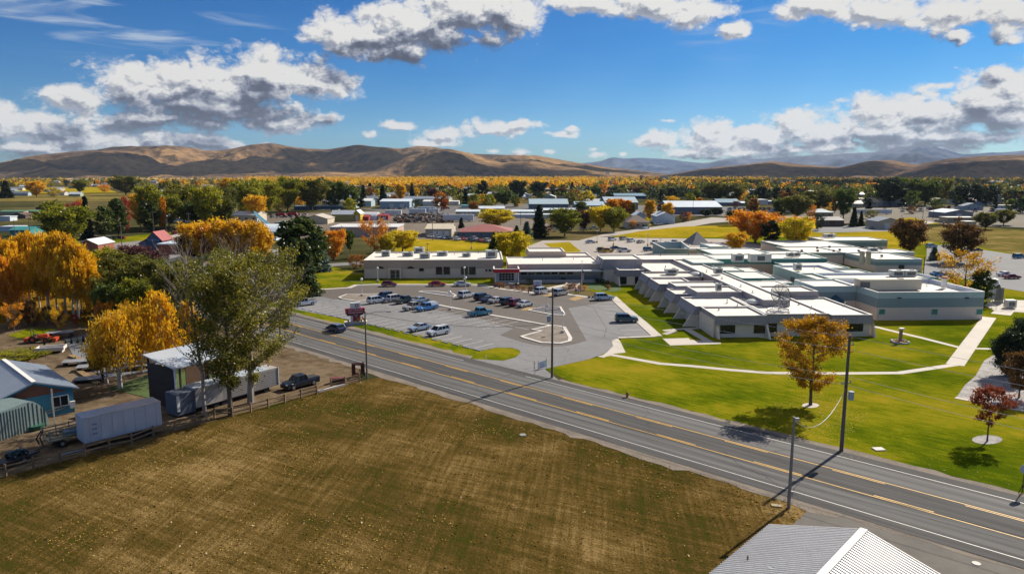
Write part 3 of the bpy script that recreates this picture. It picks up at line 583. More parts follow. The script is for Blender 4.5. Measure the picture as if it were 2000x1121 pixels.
hills('hills', [(-500,330),(-150,322),(0,318),(60,305),(150,296),(290,285),(340,287),(400,295),(440,293),(490,283),(530,279),(570,286),(600,290),(640,292),(700,283),(740,287),(780,290),(820,285),(850,288),(870,293),(900,300),(960,302),(1050,305),(1130,318),(1180,326),(1250,334),(1320,342)], 7800, 5000, HM, 3.3, 1.05, 1300, 560, 130)
hills('hills', [(380,344),(460,339),(520,336),(640,335),(720,333),(760,322),(800,306),(850,289),(880,291),(930,302),(980,318),(1040,314),(1090,322),(1160,333),(1240,340),(1330,345)], 5600, 4400, HM, 8.1, .9, 900, 380, 90)
hills('hills', [(1180,347),(1260,345),(1300,342),(1370,330),(1450,322),(1510,315),(1560,321),(1640,327),(1700,314),(1740,313),(1790,322),(1850,310),(1930,304),(2000,303),(2200,296),(2500,290),(2900,310)], 5600, 4000, HM2, 5.7, .95, 1050, 520, 110)
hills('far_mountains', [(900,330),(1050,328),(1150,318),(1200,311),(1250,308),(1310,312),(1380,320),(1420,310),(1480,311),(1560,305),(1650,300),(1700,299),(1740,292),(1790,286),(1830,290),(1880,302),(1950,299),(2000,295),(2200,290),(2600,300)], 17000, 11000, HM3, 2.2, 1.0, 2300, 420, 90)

# real clouds high over the hills, above the frame: their shade falls on the slopes and the far town
CLM = mat('cloud_vapour', (.8, .8, .82), 1.0, .03, .001)
def cloud(px, py, D, rx, ry, seed, label):
    d = ray(px, py); k = D/math.hypot(d.x, d.y); gp = Vector((d.x*k, d.y*k, 60)); c = gp + sd*(3900/sd.z)
    bm = bmesh.new(); r = random.Random(seed)
    for i in range(9):
        mt = Matrix.Translation((r.uniform(-.6, .6)*rx, r.uniform(-.6, .6)*ry, r.uniform(-60, 160))) @ Matrix.Diagonal((rx*r.uniform(.35, .6), ry*r.uniform(.35, .6), 170*r.uniform(.7, 1.3), 1)); bmesh.ops.create_icosphere(bm, subdivisions=4, radius=1, matrix=mt)
    for v in bm.verts: p = v.co/420; v.co += v.normal*noise.fractal(p+Vector((seed, 0, 0)), 1, 2, 4)*150
    me = bpy.data.meshes.new('cloud'); bm.to_mesh(me); bm.free(); me.materials.append(CLM); me.polygons.foreach_set('use_smooth', [True]*len(me.polygons)); o = link('cloud', me, None, tuple(c)); return tag(o, kind='structure')
for a_ in ((340, 345, 6300, 1700, 520, 1, ''), (600, 345, 5900, 900, 480, 2, ''), (820, 345, 6300, 420, 420, 11, ''), (620, 345, 7000, 420, 500, 3, ''), (1010, 345, 5000, 620, 420, 4, ''), (150, 345, 5600, 420, 300, 5, ''), (1150, 345, 6200, 500, 500, 6, ''), (1760, 345, 2300, 620, 500, 7, ''), (1480, 345, 4900, 650, 350, 8, ''), (1900, 345, 4700, 500, 400, 9, '')): cloud(*a_)
# ============================================================ MEDICAL CAMPUS (its own frame: u across, v away, turned 2.5 degrees)
CA = math.radians(2.5)
def Wc(u, v): return Vector((u*math.cos(CA) - v*math.sin(CA), u*math.sin(CA) + v*math.cos(CA)))
def PV(px, py, v):                                                       # pixel -> (u, z) on the wall plane at v
    d = ray(px, py); nx, ny = -math.sin(CA), math.cos(CA); t = v/(d.x*nx + d.y*ny)
    x, y = d.x*t, d.y*t; return x*math.cos(CA) + y*math.sin(CA), H + d.z*t
TAUPE = mat('taupe_stucco', (.49, .385, .315), .9, .07, .8, .03); CREAM = mat('cream_stucco', (.76, .65, .52), .9, .06, .8, .03)
def ribbed(name, col, pitch=.3):
    m = mat(name, col, .55, .06, 1); t = m.node_tree; src = N(t, 'ShaderNodeNewGeometry'); w = N(t, 'ShaderNodeTexWave'); w.bands_direction = 'DIAGONAL' if False else 'X'
    rt = N(t, 'ShaderNodeMapping'); rt.inputs['Rotation'].default_value = (0, 0, -CA); t.links.new(src.outputs['Position'], rt.inputs[0]); t.links.new(rt.outputs[0], w.inputs[0]); w.inputs['Scale'].default_value = .314/pitch
    bp = N(t, 'ShaderNodeBump'); bp.inputs['Strength'].default_value = .8; bp.inputs['Distance'].default_value = .06; t.links.new(w.outputs['Fac'], bp.inputs['Height']); t.links.new(bp.outputs[0], t.nodes['Principled BSDF'].inputs['Normal']); return m
FASC = ribbed('grey_ribbed_fascia', (.30, .275, .285), .45)
ROOF = mat('white_roof_membrane', (.66, .63, .57), .8, .17, .5, .02, scale2=.12); add_cracks(ROOF, .2, .02, (.38, .37, .35), 3.05); COPE = mat('white_coping', (.74, .72, .68), .5, .05, 2)
TEAL = mat('teal_metal', (.025, .17, .16), .5, .08, 1); TEALP = mat('pale_teal_stucco', (.42, .54, .54), .85, .05, 1); TEALD = mat('blue_grey_stucco', (.24, .32, .33), .85, .05, 1); TEALG = mat('grey_green_stucco', (.28, .37, .34), .85, .06, 1)
PINK = mat('pinkish_beige_stucco', (.74, .62, .52), .9, .06, .8, .03)
FRAME = mat('pale_window_frame', (.55, .53, .5), .6, .1, 2); DARKF = mat('dark_bronze_frame', (.04, .035, .03), .5, .2, 2)
GL = glass()
class Camp:
    def __init__(s, name, label, cat, u, v, group=None):
        o = Wc(u, v); s.o = thing(name, label, cat, (o.x, o.y, 0), CA, group); s.u, s.v = u, v
    def block(s, u0, u1, v0, v1, h, fh=1.5, fl=(0, 0, 0, 0), wall=None, fas=None, par=.35, cope=None, base=0, bands=None, roof=None, inner=None):
        """fl = how far the fascia leans out at its bottom edge on the west, east, south, north side"""
        u0 -= s.u; u1 -= s.u; v0 -= s.v; v1 -= s.v; wall = wall or CREAM; fas = fas or FASC; w_, e_, so_, n_ = fl
        P = lambda a=0, b=0, c=0, d=0: [(u0-a, v0-c), (u1+b, v0-c), (u1+b, v1+d), (u0-a, v1+d)]
        if bands:
            z = base
            for (z1, m_) in bands: MB().prism(P(), z, z1).build('wall', m_, s.o); z = z1
            top = z
        else:
            MB().prism(P(-.12, -.12, -.12, -.12), base, h-fh).build('wall', wall, s.o); top = h-fh
        mb = MB(); mb.prism(P(w_, e_, so_, n_), top, h-par, 0, P(w_*par/max(fh, .1)*1.0, e_*par/max(fh, .1), so_*par/max(fh, .1), n_*par/max(fh, .1)))
        mb.build('fascia', fas, s.o)
        T = .28; q = P(w_*par/max(fh, .1), e_*par/max(fh, .1), so_*par/max(fh, .1), n_*par/max(fh, .1))
        a0, b0 = q[0]; a1, b1 = q[2]; mb = MB()
        for (x0, x1, y0, y1) in ((a0, a1, b0, b0+T), (a0, a1, b1-T, b1), (a0, a0+T, b0+T, b1-T), (a1-T, a1, b0+T, b1-T)):
            mb.prism([(x0, y0), (x1, y0), (x1, y1), (x0, y1)], h-par, h-.05, 0)
            mb.prism([(x0-.03, y0-.03), (x1+.03, y0-.03), (x1+.03, y1+.03), (x0-.03, y1+.03)], h-.05, h, 1)
        mb.build('parapet', [fas if inner is None else fas, cope or COPE], s.o)
        MB().prism([(a0+T, b0+T), (a1-T, b0+T), (a1-T, b1-T), (a0+T, b1-T)], h-par, h-par+.02+.004*(len(s.o.name) % 3)).build('roof', roof or ROOF, s.o)
        if inner:
            mb = MB()
            for (x0, x1, y0, y1) in ((a0+T, a1-T, b1-T-.06, b1-T), (a1-T-.06, a1-T, b0+T, b1-T), (a0+T, a0+T+.06, b0+T, b1-T)): mb.prism([(x0, y0), (x1, y0), (x1, y1), (x0, y1)], h-par+.03, h-.02)
            mb.build('parapet_lining', inner, s.o)
    def win(s, u0, u1, z0, z1, v, frame=None, mull=1, rows=1, g=None, side='s'):
        u0 -= s.u; u1 -= s.u; v = v - s.v; f = frame or FRAME; mb = MB(); w = .09
        mb.box((u0+u1)/2, v+.03, z0-w, u1-u0+2*w, .16, w); mb.box((u0+u1)/2, v+.03, z1, u1-u0+2*w, .16, w)
        for i in range(mull+2):
            x = u0-w/2 + (u1-u0+w)*i/(mull+1); mb.box(x, v+.03, z0, w if i in (0, mull+1) else w*.8, .16, z1-z0)
        for j in range(1, rows): mb.box((u0+u1)/2, v+.02, z0+(z1-z0)*j/rows, u1-u0, .1, .06)
        o = mb.build('window', f, s.o); MB().box((u0+u1)/2, v+.02, z0, u1-u0, .06, z1-z0).build('pane', g or GL, o)
    def finW(s, u, v, zt, out, mat_=None, th=.35, top=.35):                 # buttress wall leaning out to the west
        u -= s.u; v -= s.v; prof = [(u-out, 0), (u+1.0, 0), (u+1.0, zt), (u-top, zt)]
        mb = MB(); n = 4; vs = [(p[0], v-th/2, p[1]) for p in prof] + [(p[0], v+th/2, p[1]) for p in prof]
        mb.add(vs, [(0, 1, 2, 3), (7, 6, 5, 4)] + [(i, 4+i, 4+(i+1) % 4, (i+1) % 4) for i in range(4)]); fixn(mb.build('buttress', mat_ or CREAM, s.o))
    def finS(s, u, v, zt, out, mat_=None, th=.35, top=.3):
        u -= s.u; v -= s.v; prof = [(v-out, 0), (v+.8, 0), (v+.8, zt), (v-top, zt)]
        mb = MB(); vs = [(u-th/2, p[0], p[1]) for p in prof] + [(u+th/2, p[0], p[1]) for p in prof]
        mb.add(vs, [(0, 1, 2, 3), (7, 6, 5, 4)] + [(i, 4+i, 4+(i+1) % 4, (i+1) % 4) for i in range(4)]); fixn(mb.build('buttress', mat_ or CREAM, s.o))
    def box(s, name, m, u0, u1, v0, v1, z0, z1): return MB().prism([(u0-s.u, v0-s.v), (u1-s.u, v0-s.v), (u1-s.u, v1-s.v), (u0-s.u, v1-s.v)], z0, z1).build(name, m, s.o)
# --- west wing
A = Camp('clinic_building', 'long low beige clinic wing with a taupe upper band behind the parking lot', 'building', -14, 214.6)
V0 = 214.6
A.block(-34.8, 6.7, V0, 237.6, 5.5, 2.6, (0, 0, 0, 0), PINK, TAUPE, .4)
for x0, x1 in ((851, 864), (866, 879), (900, 914), (916, 929)):
    a0, z1 = PV(x0, 521, V0); a1, z0 = PV(x1, 536, V0); A.win(a0, a1, z0, z1, V0, mull=1 if False else 0)
for x0, x1, y0, y1 in ((818.5, 828, 523.5, 530), (948, 952, 526, 530), (954.5, 959, 526, 530), (962, 966, 526, 530)):
    a0, z1 = PV(x0, y0, V0); a1, z0 = PV(x1, y1, V0); A.win(a0, a1, z0, z1, V0, FRAME, 0)
for xc in (743, 802):                                                     # half-round vents
    a0, z0 = PV(xc, 525, V0); mb = MB(); mb.add([(a0-A.u + 1.1*math.cos(PI*i/10), -.04, z0+.75*math.sin(PI*i/10)) for i in range(11)], [tuple(range(10, -1, -1))]); fixn(mb.build('half_round_vent', DARKF, A.o))
for xa in (761, 783):
    a0, _ = PV(xa, 540, V0); A.box('pilaster', PINK, a0-.25, a0+.25, V0-1.3, V0-.05, 0, 3.1)
A.box('porch_roof', PINK, PV(761, 540, V0)[0]-.25, PV(783, 540, V0)[0]+.25, V0-1.25, V0-.02, 2.75, 3.0)
for x0, x1 in ((764, 771), (774, 781)):
    a0, _ = PV(x0, 530, V0); a1, _ = PV(x1, 530, V0); A.win(a0, a1, .1, 2.3, V0, mull=1, rows=2)
# --- entrance link with the red canopy
A2 = Camp('entrance_building', 'taupe entrance hall with a red canopy and a strip of small windows', 'building', 20, 206)
A2.block(8, 35.2, 207.5, 226, 5.0, 1.7, (0, 0, 0, 0), PINK, TAUPE, .35)
A2.block(15.5, 26.5, 226.2, 238, 6.6, 1.6, (.8, .8, 0, 0), TAUPE, TAUPE, .4, base=3); A2.block(26.6, 35, 226.2, 236, 5.2, 1.2, (0, 0, 0, 0), TAUPE, TAUPE, .4)
A2.block(16, 23, 240, 250, 4.6, 1.2, (0, 0, 0, 0), TAUPE, TAUPE, .3)
A2.box('lower_roof', mat('pale_blue_metal_roof', (.5, .53, .55), .4, .05, 1, metal=.3), 9.5, 35.2, 203.4, 207.4, 3.15, 3.42)
a0, a1 = PV(983, 535, 203)[0], PV(1019, 535, 203)[0]
RED = mat('red_canopy_metal', (.55, .012, .03), .4, .06, 2)
mb = MB()
for x0, x1, y0, y1 in ((3.6, 10.9, 201.2, 201.5), (3.6, 3.9, 201.5, 207.4), (10.6, 10.9, 201.5, 207.4)): mb.prism([(x0-A2.u, y0-A2.v), (x1-A2.u, y0-A2.v), (x1-A2.u, y1-A2.v), (x0-A2.u, y1-A2.v)], 3.35, 4.3, 0); mb.prism([(x0-A2.u-.04, y0-A2.v-.04), (x1-A2.u+.04, y0-A2.v-.04), (x1-A2.u+.04, y1-A2.v+.04), (x0-A2.u-.04, y1-A2.v+.04)], 4.3, 4.42, 1)
mb.prism([(3.9-A2.u, 201.5-A2.v), (10.6-A2.u, 201.5-A2.v), (10.6-A2.u, 207.4-A2.v), (3.9-A2.u, 207.4-A2.v)], 3.5, 3.7, 1); mb.build('canopy', [RED, COPE], A2.o)
A2.box('vestibule', mat('pale_metal_cladding', (.5, .5, .48), .5, .06, 1), 4.3, 10.3, 202.6, 209, 0, 3.36); A2.box('entrance_step', mat('shaded_step_concrete', (.3, .29, .28), .85, .1, 1), 3.9, 10.7, 199.2, 202.5, 0, .5)  # the step is a darker, even grey concrete
A2.win(5.2, 9.4, .9, 3.0, 202.55, COPE, 4, 3)
for uc in (4.1, 10.6): A2.box('column', COPE, uc-.18, uc+.18, 201.6, 201.95, .05, 3.35)
for k in range(7):
    u0 = 11.6 + k*2.25; A2.win(u0, u0+1.75, 1.9, 2.8, 207.57, FRAME, 0)
A2.box('ramp_wall', mat('ramp_concrete', (.36, .34, .32), .85, .1, 1), 10.9, 33.5, 203.2, 203.5, 0, .95)
mb = MB()
for k in range(24): mb.box(11+k*.95-A2.u, 203.35-A2.v, .95, .05, .05, .9)
mb.box(22.3-A2.u, 203.35-A2.v, 1.85, 22.4, .06, .06); mb.box(22.3-A2.u, 203.35-A2.v, 1.4, 22.4, .04, .04); mb.build('handrail', DARKF, A2.o)
me = text_mesh('603', .75, COPE, .03); link('house_number', me, A2.o, (12.3-A2.u, 207.36-A2.v, 4.25)).rotation_euler = (PI/2, 0, 0)
# --- hospital: stepped grey wing with leaning buttresses
B = Camp('hospital_building', 'sprawling stepped hospital wing with grey ribbed fascias and leaning cream buttresses', 'building', 50, 170)
bl = B.block
bl(35.3, 46.5, 204.6, 216, 6.6, 2.75, (.9, 0, .25, 0)); bl(38.7, 46.0, 198.2, 204.4, 4.3, 1.75, (.5, 0, .15, 0)); bl(46.1, 57.2, 191.4, 212, 4.85, 1.3, (0, 0, 0, 0), TAUPE, TAUPE)
bl(43.4, 57.1, 182.2, 191.3, 4.6, 1.75, (1.0, 0, .2, 0)); bl(43.6, 52.0, 171.8, 182.1, 4.4, 1.75, (1.0, 0, .25, 0)); bl(45.75, 57.15, 164.8, 171.7, 5.0, 1.6, (.9, 0, .1, 0))
bl(43.55, 48.6, 157.0, 164.7, 4.42, 1.75, (1.0, 0, .25, 0)); bl(47.4, 57.3, 153.6, 161.6, 5.42, 1.9, (1.0, 0, .1, 0)); bl(50, 57.25, 161.7, 164.7, 4.9, .8, (0, 0, 0, 0), TAUPE, TAUPE)
bl(57.4, 62.9, 142.1, 212, 5.6, 1.4, (0, 0, .1, 0), TAUPE, FASC); bl(62.95, 73.3, 152.1, 160.2, 5.62, 2.0, (0, .9, 0, 0), TAUPE, FASC)
bl(43.75, 54.5, 142.2, 153.5, 4.36, 1.75, (1.0, 0, .25, 0)); bl(44.5, 54.45, 132.6, 142.1, 4.3, 1.7, (0, 0, .35, 0)); bl(54.6, 66.8, 133.3, 153.4, 4.42, 1.75, (0, 0, .35, 0)); bl(66.9, 74.8, 132.5, 151.9, 4.3, 1.7, (0, .35, .35, 0))
# low connecting roofs and raised teal-trimmed lights in the court
bl(62.95, 80, 160.3, 211.8, 3.3, .8, (0, 0, 0, 0), TAUPE, TEALG, .2); bl(63.4, 71.5, 160.9, 170, 5.3, 1.6, (0, 0, 0, 0), TAUPE, TEALG, .2); bl(65.5, 74.0, 176.5, 189, 5.0, 1.3, (0, 0, 0, 0), TAUPE, TEAL, .2, TEALP)
bl(63.2, 71, 190, 199, 5.1, 1.4, (0, 0, 0, 0), TAUPE, TEAL, .2, TEALP); bl(60.2, 69, 200.5, 211.5, 5.95, .6, (0, 0, 0, 0), TAUPE, TEALG, .15, TEALP); bl(70, 76, 171, 175, 4.6, .6, (0, 0, 0, 0), TAUPE, TEAL, .15)
for u_, v_, zt, out in ((43.0, 190.8, 2.9, 1.7), (42.9, 184.8, 2.9, 1.7), (42.9, 182.9, 2.9, 1.8), (43.1, 178.2, 2.7, 1.9), (43.1, 172.5, 2.7, 2.0), (43.1, 164.2, 2.7, 1.9), (43.1, 157.6, 2.7, 2.1), (43.3, 151, 2.7, 2.0), (43.3, 143, 2.7, 2.1)): B.finW(u_, v_, zt, out)
B.finW(36.4, 205.4, 3.9, 1.6); B.box('tower_wall', CREAM, 35.6, 39.5, 205.6, 206, 0, 3.9); B.finS(38.6, 199.0, 2.9, 2.6); B.finS(46.6, 198.4, 2.5, .8)
B.box('wing_wall', CREAM, 38.35, 38.65, 199.2, 206, 0, 3.1); B.box('wing_wall', CREAM, 44.2, 44.5, 132.9, 141.8, 0, 3.4)
B.finS(44.9, 132.9, 2.8, 1.7); B.finS(54.5, 133.1, 2.75, 2.4); B.finS(66.85, 133.0, 2.75, 1.6); B.finS(75.2, 132.9, 2.75, 1.5); B.finS(60.9, 133.5, 2.7, .4)
for u0, u1, z0, z1, v_ in ((45.6, 48.3, .9, 2.35, 132.7), (52.1, 54.1, .9, 2.35, 132.7), (55.2, 56.7, .9, 2.45, 133.4), (70.0, 73.2, 1.1, 2.45, 132.6), (39.0, 40.7, .4, 2.3, 198.3), (43.2, 45.2, .4, 2.3, 198.3)): B.win(u0, u1, z0, z1, v_, DARKF, 0)
mb = MB()
for k in range(8): mb.box(66.5+k*.3-50, 152.05-170, 4.55, .22, .05, .35)
mb.build('roof_grille', mat('grey_louvre', (.25, .23, .23), .6, .1, 2), B.o)
g_ = MB(); g_.box(0, 0, 0, 3.4, .12, 2.0); og = g_.build('sign_panel', mat('sign_violet_grey', (.3, .24, .32), .5, .1, 2), B.o); og.location = (34.55-50, 208.6-170, 4.0); og.rotation_euler = (math.radians(-12), 0, math.radians(-90))
g_ = MB(); g_.cyl(0, 0, 0, .65, .1, 16); oe = g_.build('emblem', mat('emblem_pale_blue', (.5, .65, .75), .4, .1, 2), B.o); oe.location = (34.9-50, 211.5-170, 5.6); oe.rotation_euler = (0, math.radians(-80), 0)
# --- east building: three horizontal bands
D_ = Camp('surgery_building', 'tall east building banded pale teal, blue grey and pinkish beige with three small green windows', 'building', 95, 150)
bands = [(2.75, PINK), (4.75, TEALD), (5.12, TEALP)]
LIN = mat('parapet_lining_membrane', (.62, .66, .74), .6, .05, 1)
D_.block(84.1, 107.4, 147.3, 166.6, 6.1, .9, (0, 0, 0, 0), PINK, TEALP, 1.0, None, 0, bands, None, LIN); D_.block(74.4, 84.05, 156.0, 166.5, 6.1, .9, (0, 0, 0, 0), PINK, TEALP, .35, None, 0, bands)
GW = glass('green_tinted_glass', (.05, .22, .17))
for px in (1717, 1819.5, 1907.5):
    a0, z1 = PV(px, 604, 147.3); a1, z0 = PV(px+10.5, 613.5, 147.3); D_.win(a0, a1, z0, z1, 147.25, TEALP, 0, 1, GW)
mb = MB()
for px in (1756, 1888): a0, z0 = PV(px, 583, 147.3); mb.box(a0-95, 147.15-150, z0, .7, .3, .22)
mb.build('wall_light', DARKF, D_.o)
aw = MB(); p = [(77.2-95, -.1+6), (81-95, -.1+6)]; aw.add([(77.2-95, 5.95, 2.7), (81.4-95, 5.95, 2.7), (79.3-95, 5.95, 4.2), (77.6-95, 3.9, 2.7), (81.0-95, 3.9, 2.7), (79.3-95, 4.6, 3.6)], [(0, 3, 5, 2), (1, 2, 5, 4), (3, 4, 5), (0, 1, 4, 3)]); fixn(aw.build('awning', mat('navy_awning', (.02, .07, .12), .8, .1, 2), D_.o))
# --- north-east theatre block behind it
E_ = Camp('theatre_building', 'grey green flat roofed block behind the banded east building, with a tall blank west wall', 'building', 92, 180)
bands2 = [(3.6, PINK), (5.2, TEALG)]
E_.block(80.1, 93, 177.4, 193.1, 6.1, .9, (0, 0, 0, 0), PINK, TEALG, .6, TEALP, 0, bands2, None, LIN); E_.block(84.0, 110.6, 168.0, 177.3, 6.1, .9, (0, 0, 0, 0), PINK, TEALG, .6, TEALP, 0, bands2, None, LIN); E_.block(80.1, 83.9, 166.8, 177.2, 6.08, .9, (0, 0, 0, 0), PINK, TEALG, .4, TEALP, 0, bands2)
E_.block(93.1, 106, 186, 197, 4.4, 1.0, (0, 0, 0, 0), PINK, TEALG, .3, TEALP)
for z, v_ in ((4.1, 180), (3.6, 172)): MB().box(80-92-.05, v_-180, z-.6, .12, 2.2, 1.1).build('louvre', DARKF, E_.o)
# --- north range
F_ = Camp('diagnostic_building', 'long north range whose fascia turns from grey to dark teal', 'building', 76, 212)
F_.block(48.5, 70.8, 212.3, 225.5, 5.6, 1.5, (0, 0, 0, 0), TAUPE, FASC, .3); F_.block(70.9, 104.6, 212.3, 225.5, 5.62, 1.6, (0, 0, 0, 0), TAUPE, TEAL, .3, TEALP); F_.block(88, 104.5, 198, 212.2, 4.6, .8, (0, 0, 0, 0), TEALG, TEAL, .25, TEALP)
F_.block(96, 109, 225.6, 242, 4.8, 1.0, (0, 0, 0, 0), PINK, TEALG, .3, TEALP); F_.block(76, 95.9, 226, 250, 4.9, .9, (0, 0, 0, 0), PINK, TEALG, .3, TEALP)
K_ = Camp('ward_building', 'low north-east ward block with banded blue grey walls and a recessed dark doorway', 'building', 130, 230)
K_.block(125, 140, 221.5, 241.3, 4.15, .9, (0, 0, 0, 0), PINK, TEALP, .35, None, 0, [(2.1, PINK), (3.2, TEALD)]); K_.block(109.4, 124.9, 241.6, 262, 4.1, .9, (0, 0, 0, 0), PINK, TEALG, .3); K_.block(139.5, 149.7, 241.5, 253, 4.1, .9, (0, 0, 0, 0), PINK, TEALP, .3); K_.block(113, 139.4, 262.2, 286, 4.15, .9, (0, 0, 0, 0), PINK, TEALG, .3); K_.block(125.1, 139.3, 241.5, 262, 4.12, .9, (0, 0, 0, 0), PINK, TEALG, .3)
K_.box('doorway', DARKF, 132.4, 134.2, 221.3, 221.6, 0, 2.3)
K2 = Camp('north_pavilion', 'far flat roofed pavilion with blue grey and beige walls and four dark windows beside the dry lawn', 'building', 150, 290)
K2.block(141, 167, 288.5, 305, 3.9, .9, (0, 0, 0, 0), PINK, TEALP, .3, None, 0, [(1.4, PINK), (3.0, TEALD)])
for k in range(4): K2.win(145+k*5, 147+k*5, .5, 1.3, 288.4, DARKF, 0)
# --- pavilion with hipped roof and the screen wall of the service yard
K3 = Camp('helper_pavilion', 'small blue grey pavilion with a pointed grey roof and flat canopy behind the long north range', 'building', 87, 262)
u0, _ = PV(1388, 483, 262); u1, _ = PV(1422, 483, 262); K3.block(u0, u1, 262, 275, 4.3, 1.0, (0, 0, 0, 0), TEALD, TEALP, .3, None, 0, [(1.2, PINK), (3.2, TEALD)])
mb = MB(); c0 = (u0+1-87, 20-0); x0, x1, y0, y1 = u0-3-87, u1-2-87, 13.2, 27; xm = (x0+x1)/2; mb.add([(x0, y0, 3.4), (x1, y0, 3.4), (x1, y1, 3.4), (x0, y1, 3.4), (xm, (y0+y1)/2, 8.2)], [(0, 1, 4), (1, 2, 4), (2, 3, 4), (3, 0, 4), (3, 2, 1, 0)]); mb.build('roof', mat('grey_shingle', (.18, .175, .19), .9, .2, 2, .2), K3.o)
K3.box('canopy', COPE, u0-9, u0-.1, 262.5, 265, 3.2, 3.6); K3.box('post', COPE, u0-8.9, u0-8.7, 262.6, 262.8, 0, 3.2)
sw = thing('screen_wall', 'pale green and tan screen wall around a white plant enclosure north of the main roofs', 'wall', tuple(G(1330, 494)))
def wallseg(parent, px, h, th, m, name='wall_panel', base=None):
    o0 = parent.location
    for i in range(len(px)-1):
        a_, b_ = G(*px[i]), G(*px[i+1]); d = (b_-a_).normalized(); n = Vector((-d.y, d.x, 0))*th/2; mb = MB(); mb.prism([(q.x-o0.x, q.y-o0.y) for q in (a_-n, b_-n, b_+n, a_+n)], 0, h); mb.prism([(q.x-o0.x, q.y-o0.y) for q in (a_-n*1.4, b_-n*1.4, b_+n*1.4, a_+n*1.4)], h, h+.12, 1); mb.build(name, [m, COPE], parent)
wallseg(sw, [(1275,494),(1299,508),(1345,508)], 4.0, .3, TEALG); wallseg(sw, [(1275,494),(1330,492),(1345,505)], 4.0, .3, TEALP); wallseg(sw, [(1345,505),(1400,503),(1425,505)], 3.2, .3, mat('tan_block', (.42, .36, .28), .9, .1, 1))
# ------------------------------------------------------------ things standing on the roofs
HV = mat('rooftop_unit_metal', (.50, .52, .50), .5, .12, 1.2, metal=.2); HVD = mat('unit_grille', (.10, .11, .11), .6, .2, 2); TANM = mat('tan_unit_metal', (.45, .40, .32), .5, .08, 1)
def hvac(px, py, h, sx, sy, sz, label, m=None, rz=CA, name='rooftop_unit'):
    p = G(px, py, h); o = thing(name, label, 'rooftop unit', tuple(p), rz); mb = MB(); mb.box(0, 0, .15, sx, sy, sz); mb.box(0, 0, sz+.15, sx+.12, sy+.12, .06); ob = mb.build('casing', m or HV, o); MB().box(-sx*.5+min(sx*.35, 1.1) if sx > 8 else 0, -sy/2-.02, .15+sz*.2, min(sx*.7, 2.2), .05, sz*.6).build('grille', HVD, o)
    MB().box(0, 0, 0, sx*.9, sy*.8, .15).build('base', HVD, o); MB().cyl(sx*.2, 0, sz+.2, min(sx, sy)*.28, .14, 12).build('fan', HVD, o); return o
for args in ((754,500,5.2,2.6,2,1.5,'grey rooftop unit nearest the west end of the beige clinic roof'),(797,500,5.2,3.4,2,1.1,'low wide grey rooftop unit on the clinic roof, second from its west end'),(819,493,5.2,3.2,2.4,1.5,'boxy rooftop unit at the back edge of the clinic roof'),(830,504,5.2,3.2,1.8,1.3,'rooftop unit nearest the front parapet of the clinic roof'),(864,499,5.2,3.4,2,1.1,'pale rooftop unit in the middle of the clinic roof'),(911,501,5.2,2.6,1.6,.9,'small low rooftop unit between the middle and the east end of the clinic roof'),(960,503,5.2,3.6,2.4,2.1,'tall rooftop unit at the east end of the clinic roof'),
  (1311,535,4.5,3.4,2,1.2,'white rooftop unit with a tan grille on the stepped grey wing'),(1402,534.5,5.6,2,1.6,1.3,'pale box unit on the hospital spine roof'),(1403,568,5.3,1.2,1,1.5,'narrow white roof cowl on the front step of the grey wing'),(1440,512,5.6,3,2.5,2.2,'white louvred penthouse, the narrower of the pair above the teal fascia'),(1483,512,5.6,6,2.6,2.2,'white louvred penthouse, the wider of the pair above the teal fascia'),(1543,501,5.6,2.2,1.4,1,'small tan unit on the teal north range roof'),(1555,500.5,5.6,2.2,1.4,1,'tan unit beside a dark cowl on the teal north range roof'),(1557,528,5.8,1.8,1.6,1.6,'white cowl alone on the theatre block roof'),(1704,491,4.1,3,1.6,1.1,'grey unit in the middle of the ward roof'),(1619,464,3.9,5,2,1.4,'dark grey unit on the far pavilion roof')): hvac(*args)
p = G(1700, 568, 5.3); 
hvac(1733,566,5.2,14,2.6,2.3,'very long tan air handler on the roof of the banded east building',TANM)
hvac(1750,540,5.6,3,2,1.4,'white condenser on the theatre roof, left of the pair'); hvac(1775,540,5.6,3,2,1.4,'white condenser on the theatre roof, right of the pair')
def cowl(px, py, h, r, z, label, m=None, name='roof_vent', rk=0):
    p = G(px, py, h); o = thing(name, label, 'roof vent', tuple(p)); MB().cyl(0, 0, 0, r, z, 12).build('pipe', m or COPE, o); MB().cyl(0, 0, z, r*1.45, r*.6, 12, 0, r*.9).build('cap', rk or COPE, o)
for px, lab in ((1682.5,'left of the two tall tan flue stacks on the north roof'),(1695,'right of the two tall tan flue stacks on the north roof')): cowl(px, 517, 4.4, .7, 3.6, lab, TANM, 'flue_stack', TANM)
cowl(1843,562,5.3,.6,2.2,'white cylinder vent with an orange cap at the east end of the banded building roof',None,'roof_vent',mat('orange_cap',(.5,.13,.02),.6,.1,2))
cowl(1372,541,4.5,.35,1.1,'thin white roof vent beside the stepped wing light well'); cowl(1540,571,5.6,.12,.8,'thin pipe standing near the satellite dish')
for i, (px, py) in enumerate(((1596,486),(1620,484),(1640,490),(1597,492),(1677,492),(1722,487),(1722,502),(1697,497),(1566,492),(1628,492))): cowl(px, py, 4.1 if px > 1600 else 4.6, .4, .5, 'squat dark roof cowl on the north-east ward roofs', HVD, 'roof_cowl', HVD)
for o in list(C.objects):
    if o.name.startswith('roof_cowl') and o.parent is None: o['group'] = 'dark cowls on the ward roofs'
def dome(px, py, h, r, label):
    p = G(px, py, h); o = thing('skylight', label, 'skylight', tuple(p)); mb = MB(); mb.ball(0, 0, .25, r, 0, 14, .32); mb.build('bubble', mat('milky_acrylic', (.6, .62, .6), .25, .05, 1), o, True); MB().cyl(0, 0, 0, r*1.03, .3, 14).build('kerb', COPE, o)
